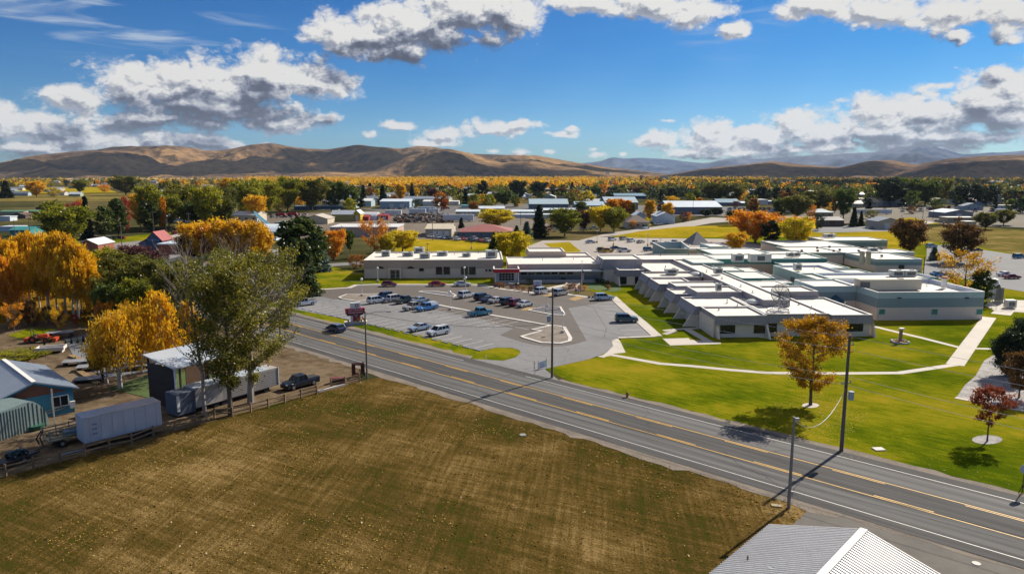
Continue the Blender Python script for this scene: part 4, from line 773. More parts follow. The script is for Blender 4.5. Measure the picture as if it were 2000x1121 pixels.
dome(1471, 591, 4.4, 1.5, 'white domed roof vent between the grey wing and the dish roof'); dome(1358, 536, 4.8, 1.3, 'white domed roof vent beside the high spine wall')
# satellite dish
p = G(1521, 607, 4.35); sdh = thing('satellite_dish', 'large mesh satellite dish on a tripod on the front grey roof', 'satellite dish', tuple(p), math.radians(25))
mb = MB(); NR, NS = 6, 22; R0 = 2.05
for i in range(NR+1):
    r_ = R0*i/NR
    for j in range(NS): a = 2*PI*j/NS; mb.v.append((r_*math.cos(a), r_*math.sin(a), .22*r_*r_/R0))
for i in range(NR):
    for j in range(NS): mb.f.append((i*NS+j, i*NS+(j+1) % NS, (i+1)*NS+(j+1) % NS, (i+1)*NS+j)); mb.m.append(0)
dm = bpy.data.materials.new('dish_mesh_metal'); dm.use_nodes = True; t = dm.node_tree; b = t.nodes['Principled BSDF']; b.inputs['Base Color'].default_value = (.5, .48, .4, 1); b.inputs['Roughness'].default_value = .5; b.inputs['Alpha'].default_value = .45
dsh = mb.build('dish', dm, sdh); dsh.location = (0, 0, 3.1); dsh.rotation_euler = (math.radians(62), 0, math.radians(-15))
mb = MB()
for j in range(12): a = 2*PI*j/12; mb.tube([(R0*q_*math.cos(a), R0*q_*math.sin(a), .22*q_*q_*R0) for q_ in (0, .35, .7, 1)], .045, 4)
mb.tube([(R0*math.cos(2*PI*j/20), R0*math.sin(2*PI*j/20), .22*R0) for j in range(21)], .06, 4)
for j in range(3): a = 2*PI*j/3+.5; mb.tube([(R0*.9*math.cos(a), R0*.9*math.sin(a), .36), (0, 0, 1.6)], .035, 4)
rb = mb.build('dish_ribs', DARKF, dsh)
mb = MB(); mb.cyl(0, 0, 0, .14, 3.1, 8)
for j in range(3): a = 2*PI*j/3; mb.tube([(1.6*math.cos(a), 1.6*math.sin(a), .1), (0, 0, 1.6)], .06, 5)
mb.build('tripod', mat('galvanised_steel', (.4, .41, .42), .4, .1, 2, metal=.6), sdh)
mb = MB(); mb.tube([(2.2*math.cos(2*PI*j/14), 2.0*math.sin(2*PI*j/14), .12) for j in range(15)], .2, 5); mb.box(0, 0, 0, 3.4, .5, .18); mb.box(0, 0, 0, .5, 3.4, .17); mb.build('ballast_ring', COPE, sdh)

rq = random.Random(31)
for (px, py, h) in ((1345,530,4.9),(1380,532,5.6),(1410,545,5.6),(1447,560,5.6),(1470,572,5.6),(1392,519,5.6),(1420,524,4),(1352,520,4.9),(1300,522,4.9),(1420,592,4.4),(1404,606,4.3),(1440,600,4.4),(1560,596,4.4),(1585,604,4.4),(1650,598,4.3),(1680,607,4.3),(1640,555,5.4),(1810,562,5.2),(1590,527,5.7),(1640,532,5.7),(1290,500,5.6),(1345,499,5.6),(1500,499,5.6),(1585,500,5.6),(1060,510,4.9),(1120,508,4.9),(775,498,5.2),(843,496,5.2),(888,499,5.2),(935,496,5.2)):
    p = G(px, py, h-.3); t = thing('roof_pipe', 'short thin vent pipe on one of the white campus roofs', 'vent pipe', tuple(p), 0, 'small vent pipes on the campus roofs'); MB().cyl(0, 0, 0, .11, rq.uniform(.5, 1.0), 8).build('pipe', HVD if rq.random() < .4 else HV, t); MB().cyl(0, 0, 0, .3, .08, 10).build('flashing', COPE, t)
# ============================================================ VEHICLES
TYRE = mat('tyre_rubber', (.015, .015, .016), .85, .2, 5); RIM = mat('wheel_rim', (.42, .43, .45), .3, .1, 4, metal=.7); CGL = glass('car_glass', (.015, .02, .024)); TRIM = mat('black_trim', (.03, .03, .032), .6, .1, 3)
HL = mat('headlight_lens', (.6, .62, .64), .1, .05, 3); TL = mat('taillight_lens', (.35, .01, .01), .2, .1, 3)
def arch(x, r, n=6, z0=.32): return [(x + r*math.cos(PI*i/n), z0 + r*math.sin(PI*i/n)) for i in range(n+1)]
# type: length, width, wheelbase ends, wheel radius, lower outline (rear->front top), greenhouse (x0b,x0t,x1t,x1b, zbelt, zroof)
CT = {
 'sedan': dict(L=4.75, W=1.8, wr=.33, xr=-1.4, xf=1.45, top=[(-2.35, .55), (-2.36, .82), (-2.2, .98), (-1.55, 1.0), (.95, .97), (1.6, .92), (2.15, .78), (2.36, .62), (2.36, .38)], gh=(-1.75, -.95, .25, 1.05, .97, 1.43)),
 'hatch': dict(L=4.2, W=1.75, wr=.32, xr=-1.25, xf=1.3, top=[(-2.05, .5), (-2.1, .85), (-2.0, 1.02), (1.0, 1.0), (1.6, .92), (2.05, .74), (2.1, .4)], gh=(-2.0, -1.5, .3, 1.1, 1.0, 1.5)),
 'suv': dict(L=4.75, W=1.9, wr=.38, xr=-1.4, xf=1.42, top=[(-2.32, .5), (-2.38, .9), (-2.3, 1.15), (1.05, 1.12), (1.75, 1.07), (2.25, .95), (2.38, .7), (2.36, .42)], gh=(-2.28, -2.0, .3, 1.05, 1.12, 1.76)),
 'pickup': dict(L=5.6, W=1.95, wr=.40, xr=-1.7, xf=1.75, top=[(-2.78, .6), (-2.8, 1.12), (-.5, 1.14), (1.3, 1.16), (2.2, 1.1), (2.7, .98), (2.8, .7), (2.78, .5)], gh=(-.75, -.55, .75, 1.35, 1.15, 1.8)),
 'van': dict(L=6.2, W=2.1, wr=.40, xr=-1.9, xf=2.0, top=[(-3.1, .5), (-3.1, 1.4), (1.6, 1.4), (2.5, 1.15), (3.05, .95), (3.1, .5)], gh=(-3.08, -3.0, 1.3, 2.1, 1.4, 2.6))}
_pm = {}
def car_meshes(ty):
    if ty in _pm: return _pm[ty]
    c = CT[ty]; W2_ = c['W']/2; lo = []
    zb = .30
    lo += [(c['L']/2-.02, zb)] + arch(c['xf'], c['wr']+.07) + arch(c['xr'], c['wr']+.07) + [(-c['L']/2+.05, zb)]
    prof = c['top'] + lo
    mb = MB(); n = len(prof); vs = []
    for y, k in ((-W2_, 1.0), (W2_, 1.0)):
        for (x, z) in prof: vs.append((x, y*(1 if z < .95 else .94), z))
    mb.add(vs, [tuple(range(n)), tuple(range(2*n-1, n-1, -1))] + [(i, n+i, n+(i+1) % n, (i+1) % n) for i in range(n)])
    me = mb.mesh(ty+'_body', paint('placeholder', (.5, .5, .5))); bm = bmesh.new(); bm.from_mesh(me); bmesh.ops.recalc_face_normals(bm, faces=bm.faces)
    es = [e for e in bm.edges if abs(abs(e.verts[0].co.y)-W2_) < .15 and len(e.link_faces) == 2 and (e.verts[0].co.y*e.verts[1].co.y) > 0 and e.verts[0].co.z > .45]
    bmesh.ops.bevel(bm, geom=es, offset=.07, segments=2, affect='EDGES', clamp_overlap=True); bm.to_mesh(me); bm.free()
    x0, x0t, x1t, x1, zb_, zr = c['gh']; wb, wt = W2_*.93, W2_*.78
    def gh(o, dz0, dz1, wbx=0):                                          # greenhouse loft
        return [(x0-o, -wb-o, zb_+dz0), (x1+o, -wb-o, zb_+dz0), (x1+o, wb+o, zb_+dz0), (x0-o, wb+o, zb_+dz0), (x0t-o, -wt-o, zr+dz1), (x1t+o, -wt-o, zr+dz1), (x1t+o, wt+o, zr+dz1), (x0t-o, wt+o, zr+dz1)]
    F = [(0, 3, 2, 1), (4, 5, 6, 7), (0, 1, 5, 4), (1, 2, 6, 5), (2, 3, 7, 6), (3, 0, 4, 7)]
    mb = MB(); mb.add(gh(0, -.02, -.04), F); win = mb.mesh(ty+'_windows', CGL)
    mb = MB(); mb.prism([(x0t-.02, -wt-.02), (x1t+.04, -wt-.02), (x1t+.04, wt+.02), (x0t-.02, wt+.02)], zr-.05, zr+.02)
    for s in (-1, 1):
        mids = {'sedan': (-.35,), 'hatch': (-.55,), 'suv': (-.35, -1.25), 'pickup': (.25,), 'van': (.6,)}[ty]
        for (xa, xb, wd) in [(x0+.05, x0t+.05, .16), (x1-.04, x1t, .07)] + [(m_, m_, .08) for m_ in mids]: mb.bar((xa, s*(wb+.005), zb_-.02), (xb, s*(wt+.012), zr-.02), .05, wd)
    if ty == 'van': mb.box(-2.1, 0, 1.4, 1.9, c['W']*.92, 1.15)
    roof = mb.mesh(ty+'_roof', paint('placeholder', (.5, .5, .5)))
    wm = MB(); wm.tube([(0, -.11, 0), (0, .11, 0)], c['wr'], 16); tyre = wm.mesh('tyre', TYRE, False)
    wm = MB(); wm.tube([(0, -.118, 0), (0, .118, 0)], c['wr']*.62, 12); rim = wm.mesh('rim', RIM)
    hm = MB(); hm.box(0, 0, -.07, .10, .34, .15); hl = hm.mesh('headlight', HL); tm = MB(); tm.box(0, 0, -.12, .08, .2, .26 if ty != 'sedan' else .16); tl = tm.mesh('taillight', TL)
    bump = [('grille', MB().box(c['L']/2-.02, 0, .46, .08, c['W']*.5, .2)), ('bumper', MB().box(-c['L']/2+.03, 0, .36, .1, c['W']*.86, .14)), ('bumper', MB().box(c['L']/2-.03, 0, .32, .1, c['W']*.86, .1))] + [('mirror', MB().box(x1-.25, s*(W2_+.06), zb_+.02, .14, .16, .12)) for s in (-1, 1)]
    if ty == 'pickup': bump.append(('truck_bed', MB().box(-1.75, 0, 1.10, 1.85, c['W']*.78, .06)))
    bump = [(n_, m_.mesh(n_, TRIM)) for n_, m_ in bump]; _pm[ty] = (me, win, roof, tyre, rim, hl, tl, bump); return _pm[ty]
def car(ty, col, label, rear, front, side='auto', group=None, name=None, world=None, far=False, sc=1.0, cover=None, metal=.35, wet=None):
    me, win, roof, tyre, rim, hl, tl, bump = car_meshes(ty); c = CT[ty]; pm = paint(col[0], col[1], metal)
    if world: ctr, d = world
    else:
        a, b = G(*rear).xy, G(*front).xy; d = (b-a).normalized(); nn = Vector((-d.y, d.x)); 
        if nn.dot(a) < 0: nn = -nn
        ctr = (a+b)/2 + nn*(c['W']/2-.1) - d*(c['xf']+c['xr'])/2*sc
    nm = name or {'sedan': 'sedan', 'hatch': 'hatchback', 'suv': 'sport_utility_vehicle', 'pickup': 'pickup_truck', 'van': 'shuttle_bus'}[ty]
    t = thing(nm, label, {'sedan': 'car', 'hatch': 'car', 'suv': 'car', 'pickup': 'pickup truck', 'van': 'minibus'}[ty], (ctr.x, ctr.y, .07), math.atan2(d.y, d.x), group or 'vehicles parked around the campus', sc)
    def ms(o): o.material_slots[0].link = 'OBJECT'; o.material_slots[0].material = pm; return o
    ms(link('body', me, t)); link('windows', win, t); ms(link('roof', roof, t)); [link(n_, m_, t) for n_, m_ in bump]
    for x in (c['xr'], c['xf']):
        for s in (-1, 1): w_ = link('wheel', tyre, t, (x, s*(c['W']/2-.1), c['wr'])); link('rim', rim, w_)
    if not far:
        zh = [z for x, z in c['top'] if x > c['L']/2-.25][0]
        for s in (-1, 1): link('headlight', hl, t, (c['L']/2-.05, s*(c['W']/2-.27), min(zh, .95)-.08)); link('taillight', tl, t, (-c['L']/2+.03, s*(c['W']/2-.17), .85))
    if cover:
        mb = MB(); vs = [(-2.75, -.9, 1.14), (-.62, -.9, 1.14), (-.62, .9, 1.14), (-2.75, .9, 1.14), (-2.6, -.75, 1.78), (-.66, -.75, 1.8), (-.66, .75, 1.8), (-2.6, .75, 1.78)]; mb.add(vs, [(0, 3, 2, 1), (4, 5, 6, 7), (0, 1, 5, 4), (1, 2, 6, 5), (2, 3, 7, 6), (3, 0, 4, 7)]); mb.build('canopy', paint('white', (.75, .75, .74), .05), t)
    return t
Wt, Lb, Dk, Gd = ('white', (.72, .73, .74)), ('silver_blue', (.42, .52, .62)), ('near_black', (.02, .025, .035)), ('dark_green_grey', (.05, .075, .08))
Mr, Rd, Bl, Tn, Tl_, Gr, Bu, Nv = ('maroon', (.22, .012, .03)), ('red', (.42, .015, .02)), ('bright_blue', (.06, .24, .52)), ('light_tan', (.45, .42, .37)), ('teal_blue', (.03, .24, .35)), ('grey', (.2, .2, .22)), ('burgundy', (.20, .008, .03)), ('dark_blue', (.02, .06, .16))
car('hatch', Bu, 'burgundy hatchback parked at the kerb, westmost of the three cars along the clinic lawn', (750,560.5), (769,560.5))
car('sedan', Rd, 'red sedan parked at the kerb between the burgundy hatchback and a white sedan', (844,560), (862.5,560))
car('sedan', Wt, 'white sedan parked at the kerb, eastmost of the three cars along the clinic lawn', (893,560), (912.8,560))
car('suv', Wt, 'white boxy utility vehicle parked beside the left gravel island', (731.1,594.3), (749,591.7))
car('suv', Nv, 'dark blue utility vehicle nosed in against the left gravel island behind a white one', (762.5,584), (743,586.8))
car('suv', Wt, 'white utility vehicle mostly hidden behind the dark grey pickup', (768,591), (787,588.3))
car('pickup', Gd, 'dark grey green crew cab pickup parked beside the white utility vehicle, tailgate facing the road', (785,594.6), (806,591))
car('sedan', Lb, 'low silver sedan parked between the dark grey pickup and the blue pickup', (817,593.5), (835,590.5))
car('pickup', Tn, 'light tan pickup facing the road, parked beside the blue pickup', (822.5,604.3), (803.9,607.7), metal=.3)
car('pickup', Bl, 'bright blue pickup with a white canopy over its bed', (848,605.7), (827.5,609.2), cover=True)
car('sedan', Lb, 'silver blue sedan alone near the roadside wheel stops, left of the white boxy vehicle', (834,644.9), (814,648.8))
car('suv', Wt, 'white boxy utility vehicle near the roadside wheel stops, right of the silver blue sedan', (871,653.8), (851,657.8))
car('suv', Wt, 'large white utility vehicle at the left end of the centre row', (907,583.8), (924.5,580.2))
car('suv', Dk, 'black utility vehicle in the centre row, second from its left end', (938.9,588.3), (956,584.8))
car('sedan', Nv, 'dark blue sedan in the centre row between the black vehicle and a white sedan', (951.5,592), (967,589))
car('sedan', Wt, 'white sedan in the middle of the centre row with dark cars either side', (968,593.5), (983.5,590.6))
car('suv', Gd, 'dark green grey utility vehicle in the centre row, left of the maroon one', (990,597), (1006,593.6))
car('suv', Mr, 'maroon utility vehicle in the centre row', (1006.5,599.7), (1021.5,596.2))
car('sedan', Wt, 'white sedan at the right end of the centre row next to the yellow hatched aisle', (1023,601.5), (1038.5,598.2))
car('pickup', Tl_, 'teal blue crew cab pickup alone on the near side of the long centre kerb', (931,619.2), (952.5,616.2))
car('suv', Wt, 'white utility vehicle parked by the entrance path in front of the white notice board', (1055,576), (1073,572.8))
car('suv', ('silver', (.55,.56,.58)), 'silver utility vehicle parked by the entrance, behind the tall utility pole', (1091.5,579.5), (1108.5,576.2))
car('suv', Lb, 'silver blue utility vehicle parked at the corner of the lot below the stepped wing', (1170.5,587.8), (1191.4,587.2))
car('suv', Gd, 'dark utility vehicle alone in the east column of stalls, nose to the sidewalk', (1212,630.6), (1237,630.6))
car('pickup', Wt, 'white pickup half hidden by the big poplar at the west end of the lot', (609.8,596.4), (584.6,599.6))
car('hatch', Nv, 'dark blue hatchback driving away on the road beside the roadside sign', 0, 0, world=(R(78.5, 120.9).xy, uu), sc=1.05, group='vehicles on the road')
car('suv', Gr, 'grey vehicle on the road behind the poplar branches', 0, 0, world=(G(548,618).xy, uu), group='vehicles on the road')
car('pickup', Dk, 'black crew cab pickup parked on the dirt beside the log rail fence', (614,752), (572.5,763), sc=1.0)
for ty, col, lab, r_, f_ in (('sedan', Lb, 'pale silver sedan by itself at the left of the rear lot', (1148,475.8), (1162,475.3)), ('suv', Wt, 'white utility vehicle at the left end of the row beside the dry lawn', (1191,471.8), (1206,470)), ('suv', Tn, 'tan and white vehicle, second in the row beside the dry lawn', (1214,470.3), (1227,468.8)), ('suv', Wt, 'white vehicle, third in the row beside the dry lawn', (1229,474.4), (1242,472.8)), ('sedan', Tn, 'beige sedan, fourth in the row beside the dry lawn', (1247,476.3), (1261,474.5)),
  ('pickup', ('white', (.72,.73,.74)), 'pickup left of the white lamp in the rear lot', (1288.5,476.6), (1276,478.4)), ('sedan', Lb, 'pale blue sedan right of the white lamp in the rear lot', (1310,477.8), (1299,479.4)), ('pickup', Wt, 'white pickup touching the pale blue sedan in the rear lot', (1326.5,475.8), (1314,477.6)), ('suv', Tn, 'pale utility vehicle at the far right of the rear lot', (1348,478.6), (1336,480.6)),
  ('suv', Gd, 'dark teal utility vehicle at the left of the cluster behind the tower roof', (1171,492.3), (1185,492.1)), ('suv', ('taxi_yellow', (.62,.33,.01)), 'yellow utility vehicle behind the tower roof', (1181,494), (1195,493.6)), ('sedan', Nv, 'dark blue car with a red tail, rearmost in the cluster behind the tower roof', (1197,488.3), (1212,487.8)), ('pickup', Wt, 'white pickup at the right of the cluster behind the tower roof', (1210,493.3), (1230,493)), ('suv', Nv, 'blue utility vehicle beside the green screen wall', (1263,491.5), (1276,491)),
  ('van', Wt, 'white shuttle minibus on the pale rear road', (1270,446.5), (1255,448.2)), ('suv', Wt, 'white car in the shade left of the golden park trees', (1137,450.5), (1145,450.2)), ('pickup', Lb, 'silver pickup parked behind the golden park trees', (1153,448.6), (1167,448.3)), ('pickup', Wt, 'white truck parked near the tan hip roofed house', (1280,440), (1293,439.6)), ('sedan', Lb, 'pale car parked by the orange column trees', (1306,438.3), (1317,438)),
  ('sedan', Wt, 'white car in the gravel lot left of the tan garage', (1697,447.5), (1708,447.2)), ('sedan', Wt, 'white sedan on the grass drive right of the tan garage', (1800,443), (1811,442.6)), ('sedan', Dk, 'black car on the pale drive before the grey metal workshop', (1827,434), (1840,433.6)), ('suv', Lb, 'pale blue car beside the small round blue spruce', (1813,484.5), (1831,484)), ('sedan', Nv, 'dark blue sedan behind the brown tree in the side lot', (1901,492), (1920,491.4)), ('suv', ('mid_blue', (.05,.2,.35)), 'blue utility vehicle at the right edge of the side lot', (1986,505.5), (2003,505)),
  ('sedan', Wt, 'white sedan behind the maroon car in the side lot', (1959,540.5), (1976,540.3)), ('sedan', Mr, 'maroon sedan in the side lot near the white tank', (1969,545.5), (1991,545.2)), ('sedan', Bl, 'blue sedan behind the banded east building', (1828,540.5), (1845,540.2)), ('sedan', Dk, 'black car by the dark long roofed shop', (1643,441.5), (1655,441.3)), ('pickup', Lb, 'pale pickup next to the road by the dark shop', (1949,433), (1958,432.6)), ('sedan', Rd, 'red car on the right beside a pale pickup', (1959,436), (1967,435.7)),
  ('sedan', Nv, 'blue car under the golden maples on the side street', (459,509.5), (467,509)), ('suv', Nv, 'dark blue vehicle right of the golden maples', (503,503), (513,502.6)), ('sedan', Tl_, 'teal car on the main street by the store', (283,476), (293,475.4))): car(ty, col, lab, r_, f_)
k = 0
for x, y, ty, col, lab in ((838,465,'pickup',Wt,'white pickup at the left end of the row in front of the tan hall'), (852,466.5,'suv',Lb,'silver vehicle, second in the row in front of the tan hall'), (864,467.5,'sedan',Lb,'silver sedan, third in the row in front of the tan hall'), (874,468,'suv',Gd,'dark vehicle ending the row in front of the tan hall'), (890,470,'suv',Wt,'white vehicle left of the bright red one in the dealership row'), (901,469,'sedan',Rd,'red car, left one of the two red cars by the red roofed building'), (915,472,'pickup',Gd,'dark pickup between the two red cars'), (924,469.5,'suv',Lb,'silver vehicle right of the dark pickup in the dealership row'), (935,472.5,'sedan',Rd,'red car, right one of the two red cars by the red roofed building'), (949,473.5,'suv',Wt,'white vehicle at the right end of the dealership row'), (890,460,'suv',Gd,'dark vehicle against the orange end wall of the red roofed building'), (909,461,'pickup',Wt,'white pickup behind the dealership row'), (924,463,'suv',Tn,'pale vehicle parked before the porch of the red roofed building')):
    car(ty, col, lab, (x-3.5, y-.6), (x+4, y+1.0), far=True, group='vehicles parked by the red roofed building')
# far rows: small one-mesh copies, too small to show their parts
fm = MB(); fm.prism([(-2.2, -.85), (2.2, -.85), (2.2, .85), (-2.2, .85)], .3, .95, 0); fm.prism([(-1.7, -.78), (1.1, -.78), (1.1, .78), (-1.7, .78)], .95, 1.42, 1, [(-1.2, -.66), (.4, -.66), (.4, .66), (-1.2, .66)], 0)
for x in (-1.3, 1.3):
    for s in (-.8, .8): fm.tube([(x, s-.1, .33), (x, s+.1, .33)], .33, 8, 2)
fme = fm.mesh('far_car', [paint('placeholder', (.5, .5, .5)), CGL, TYRE]); rc = random.Random(11); cols = [Wt, Wt, Lb, Gd, Rd, Nv, Tn, Gr, Dk]
cn_ = {'white': 'white', 'silver_blue': 'silver blue', 'near_black': 'black', 'dark_green_grey': 'dark grey', 'red': 'red', 'dark_blue': 'dark blue', 'light_tan': 'tan', 'grey': 'grey'}
def farcars(n, x0, x1, y0, y1, place, grp, rows=2):
    for i in range(n):
        r_ = i % rows; x = x0 + (x1-x0)*(i//rows + .5)/(n/rows) + rc.uniform(-1, 1); y = y0 + (y1-y0)*(r_/(max(rows-1, 1))) + rc.uniform(-.2, .2); col = rc.choice(cols)
        p = G(x, y); o = link('parked_car', fme, None, (p.x, p.y, .25), rc.choice([.1, 1.5, 1.7, 3.1]) ); o.material_slots[0].link = 'OBJECT'; o.material_slots[0].material = paint(col[0], col[1]); tag(o, '%s car %s, %s in %s' % (cn_[col[0]], place, ['leftmost', 'second', 'third', 'fourth', 'fifth', 'sixth', 'seventh', 'eighth', 'ninth', 'tenth', 'eleventh', 'twelfth', 'thirteenth'][min(12, i//rows)] , ['its back row', 'its second row', 'its third row', 'its front row'][r_ if rows > 2 else r_*3]), 'car', grp)
farcars(42, 1420, 1520, 409, 417, 'in the crowded far lot', 'cars in the far lot', 4); farcars(14, 610, 690, 405, 412, 'in the salvage yard', 'cars in the salvage yard', 2); farcars(12, 525, 600, 421, 426, 'in the left machine yard', 'cars in the left yard', 2)
farcars(26, 745, 880, 409, 421, 'among the stored trailers', 'cars among the stored trailers', 2); farcars(40, 1640, 1990, 402, 415, 'in the scrap yard on the right', 'cars in the scrap yard', 4); farcars(8, 185, 240, 468, 471, 'in front of the red gabled store', 'cars at the store', 1); farcars(8, 1065, 1120, 447, 452, 'under the trees behind the entrance lawn', 'cars under the entrance trees', 2); farcars(10, 1530, 1600, 415, 419, 'beside the dark long roofed shop', 'cars by the dark shop', 2)
rr = random.Random(5)
def boxtrailer(x, y, l, h, col, label, rz=0, w=2.5, cat='trailer', name='box_trailer'):
    p = G(x, y); t = thing(name, label, cat, tuple(p), rz); o = MB().prism([(-l/2, 0), (l/2, 0), (l/2, w), (-l/2, w)], .7, h).build('body', mat('trailer_'+col[0], col[1], .5, .08, .8), t)
    mb = MB()
    for i in range(int(l/.6)): mb.box(-l/2+.3+i*.6, -.02, .8, .06, .04, h-1)
    mb.build('side_rib', _mc['trailer_'+col[0]], t)
    for xx in (-l*.35, -l*.25, l*.35): w_ = MB().tube([(xx, .1, .45), (xx, .4, .45)], .45, 12).build('wheel', TYRE, t)
    return t
for x, y, l, h, col, lab in ((815,418,13,4,('white',(.65,.67,.68)),'white box trailer near the salvage mound'), (768,421.5,12,4,('white',(.65,.67,.68)),'white container beside the dark red shed'), (833,414,14,4,('pale_blue',(.35,.5,.62)),'pale blue trailer in the storage yard'), (847,416,8,3.4,('white',(.65,.67,.68)),'small white camper left of the scrap mound'), (895,433,20,4.6,('white',(.65,.67,.68)),'large white trailer above the red roofed building'), (1708,419.5,26,4,('white',(.65,.67,.68)),'long white mobile home on the dry verge'), (1895,402,36,4,('pale_blue',(.35,.5,.62)),'long pale blue trailer in the far right yard'), (1832,411,18,3.4,('silver',(.5,.52,.54)),'silver tank trailer by the red machines'), (1957,418,9,3.6,('white',(.65,.67,.68)),'white cube trailer on the right'), (1775,403,9,3.4,('white',(.65,.67,.68)),'white camper beside the blue sheds'), (1070,407,14,3.5,('pale_blue',(.35,.5,.62)),'pale trailer below the big beige hall')): boxtrailer(x, y, l, h, col, lab)

# ============================================================ POLES, WIRES, LAMPS
WOOD = mat('weathered_pole_wood', (.13, .105, .085), .85, .25, 3, .2, streak=(0, 3, 3)); STEEL = mat('pole_steel', (.20, .21, .22), .5, .12, 2, metal=.3); GALV = _mc['galvanised_steel']
def upole(px, py, top, label, arms=(), trans=None, wood=WOOD, r=.19, name='utility_pole'):
    p = G(px, py); h = hgt(px, py, top); t = thing(name, label, 'utility pole', tuple(p)); MB().tube([(0, 0, 0), (0, 0, h)], [r, r*.62], 10).build('pole', wood, t)
    for (z, l, a) in arms:
        mb = MB(); c_, s_ = math.cos(a)*l/2, math.sin(a)*l/2; mb.bar((-c_, -s_, h-z), (c_, s_, h-z), .1, .12); ao = mb.build('crossarm', mat('crossarm_wood', (.30, .26, .2), .85, .2, 3), t)
        mi = MB()
        for q_ in (-1, 1): mi.tube([(q_*c_*.9, q_*s_*.9, h-z+.05), (q_*c_*.9, q_*s_*.9, h-z+.3)], .06, 6)
        mi.build('insulator', mat('insulator_grey', (.45, .45, .45), .3, .1, 3), ao)
    if trans:
        for (dx, dz) in trans: tb = MB(); tb.cyl(dx, -.1, h-dz, .3, .95, 12); tb.bar((0, 0, h-dz+.5), (dx, -.1, h-dz+.5), .08, .08); tb.build('transformer', mat('transformer_blue_grey', (.33, .40, .46), .4, .08, 2), t)
    return t, Vector((p.x, p.y, h))
RA = math.radians(133)
P1, T1 = upole(1078, 738, 562, 'tall dark utility pole with a crossarm and grey transformer beside the lot entrance', [(3.4, 2.6, math.radians(28)), ], [(-.55, 5.2)])
P2, T2 = upole(1643, 881, 655, 'tall utility pole with a grey box, right of the golden maple on the lawn', [(1.1, 1.2, .3), (5.4, 1.4, .4)], [(.6, 7.3)], r=.22)
P3, T3 = upole(717, 739, 608, 'tall slim roadside pole at the end of the log rail fence', [], None, mat('pale_pole_wood', (.16, .145, .13), .8, .25, 3, .2), .15)
MB().tube([(0, 0, T3.z-.5), (1.6, 0, T3.z-.1), (3.4, 0, T3.z)], .05, 6).build('arm', GALV, P3); MB().box(3.6, 0, T3.z-.12, .7, .3, .16).build('lamp_head', GALV, P3)
P4, T4 = upole(1540, 992, 814, 'grey steel pole on the near verge opposite the golden maple', [], None, STEEL, .17, 'steel_pole'); MB().box(.25, 0, T4.z-.35, .4, .25, .25).build('sensor_box', GALV, P4); MB().box(.22, 0, 1.2, .25, .2, .5).build('meter_box', GALV, P4)
for px, py, tp, lab in ((8.5*1+232,505,438,'dark power pole rising behind the weeping birches'), (966/4+0,520,452,'dark pole in front of the purple plum trees'), (371,468,415,'slim pole beside the main street near the store'), (302,470,412,'slim pole on the main street left of the store'), (60,470,425,'slim pole among the small houses at the left edge'), (30,466,430,'leftmost slim pole by the green roofed houses'), (419,448,412,'pole standing right of the green street trees'), (1174,435,398,'pole before the big blue roofed sheds'), (1353,420,380,'pole in front of the long grey green sheds'), (1803,540,500,'dark brown pole at the corner of the ward building'), (1822,430,405,'right one of two poles in the dry pasture'), (1802,428,400,'left one of two poles in the dry pasture'), (1108,378,350,'far pole near the water tower'), (845,470,402,'thin pole behind the tan hall'), (1017,440,412,'pole in front of the storage sheds'), (668,470,440,'pole before the tan flat roofed shop')): upole(px, py, tp, lab, [(.8, 1.8, .2)] if tp < 450 else [], None, WOOD, .16)
def wire(pts, sag, label, rad=.022, m=None):
    mb = MB(); a_, b_ = pts; P = []
    for i in range(17): t_ = i/16; q_ = a_.lerp(b_, t_); q_.z -= sag*4*t_*(1-t_); P.append(q_)
    mb.tube(P, rad, 4); tag(mb.build('overhead_wire', m or mat('aluminium_wire', (.42, .42, .42), .5, .1, 1)), label, 'wire', 'overhead wires along the road')
off = R(0, 1); nx_ = T2 + (T2-T1); nx_.z = 12.5
for dz, sg, lab in ((.1, .5, 'topmost'), (1.6, .5, 'second from the top'), (4.6, .7, 'second from the bottom'), (5.6, .8, 'lowest')):
    z = Vector((0, 0, dz)); wire((T1-z, T2-z), sg, '%s overhead wire between the two utility poles in front of the hospital lawn' % lab); wire((T2-z, nx_-z), sg, '%s overhead wire running off to the right from the lawn pole' % lab); wire((T1-z, T3 + Vector((-60, 62, 2))-z), sg, '%s overhead wire running left from the pole by the lot entrance' % lab, .016)
wire((T3-Vector((0, 0, .2)), T1-Vector((0, 0, 5.5))), 1.2, 'dark drooping cable from the fence end pole to the pole by the lot entrance', .03, TRIM)
wire((T2-Vector((0, 0, 6)), T4-Vector((0, 0, .3))), 2.2, 'pale drooping cable between the lawn pole and the steel pole', .028)
GLOBE = mat('opal_globe', (.85, .85, .83), .3, .03, 2); WPOST = mat('white_lamp_post', (.7, .7, .68), .4, .05, 2)
def lamp(px, py, top, label, arm=False, base=True):
    p = G(px, py); h = hgt(px, py, top); t = thing('street_lamp', label, 'lamp post', (p.x, p.y, .1), 0, 'white lamp posts of the parking lot'); MB().tube([(0, 0, 0), (0, 0, h-.25)], [.09, .06], 8).build('post', WPOST, t)
    if base: MB().cyl(0, 0, 0, .35, .5, 12).build('footing', CONC, t)
    if arm: MB().box(.0, 0, h-.3, .9, .35, .14).build('lamp_head', WPOST, t)
    else: MB().ball(0, 0, h-.1, .36).build('globe', GLOBE, t, True)
lamp(707,591-12,545.5,'white globe lamp in the left gravel island'); lamp(738,550.5,524,'white globe lamp on the clinic lawn behind the burgundy hatchback'); lamp(907,547+2,523,'farther white globe lamp in front of the clinic windows'); lamp(909.5,568,542.5,'nearer white globe lamp at the grey island beside the large white vehicle'); lamp(879,606,571,'white globe lamp on the centre kerb between the blue and teal pickups')
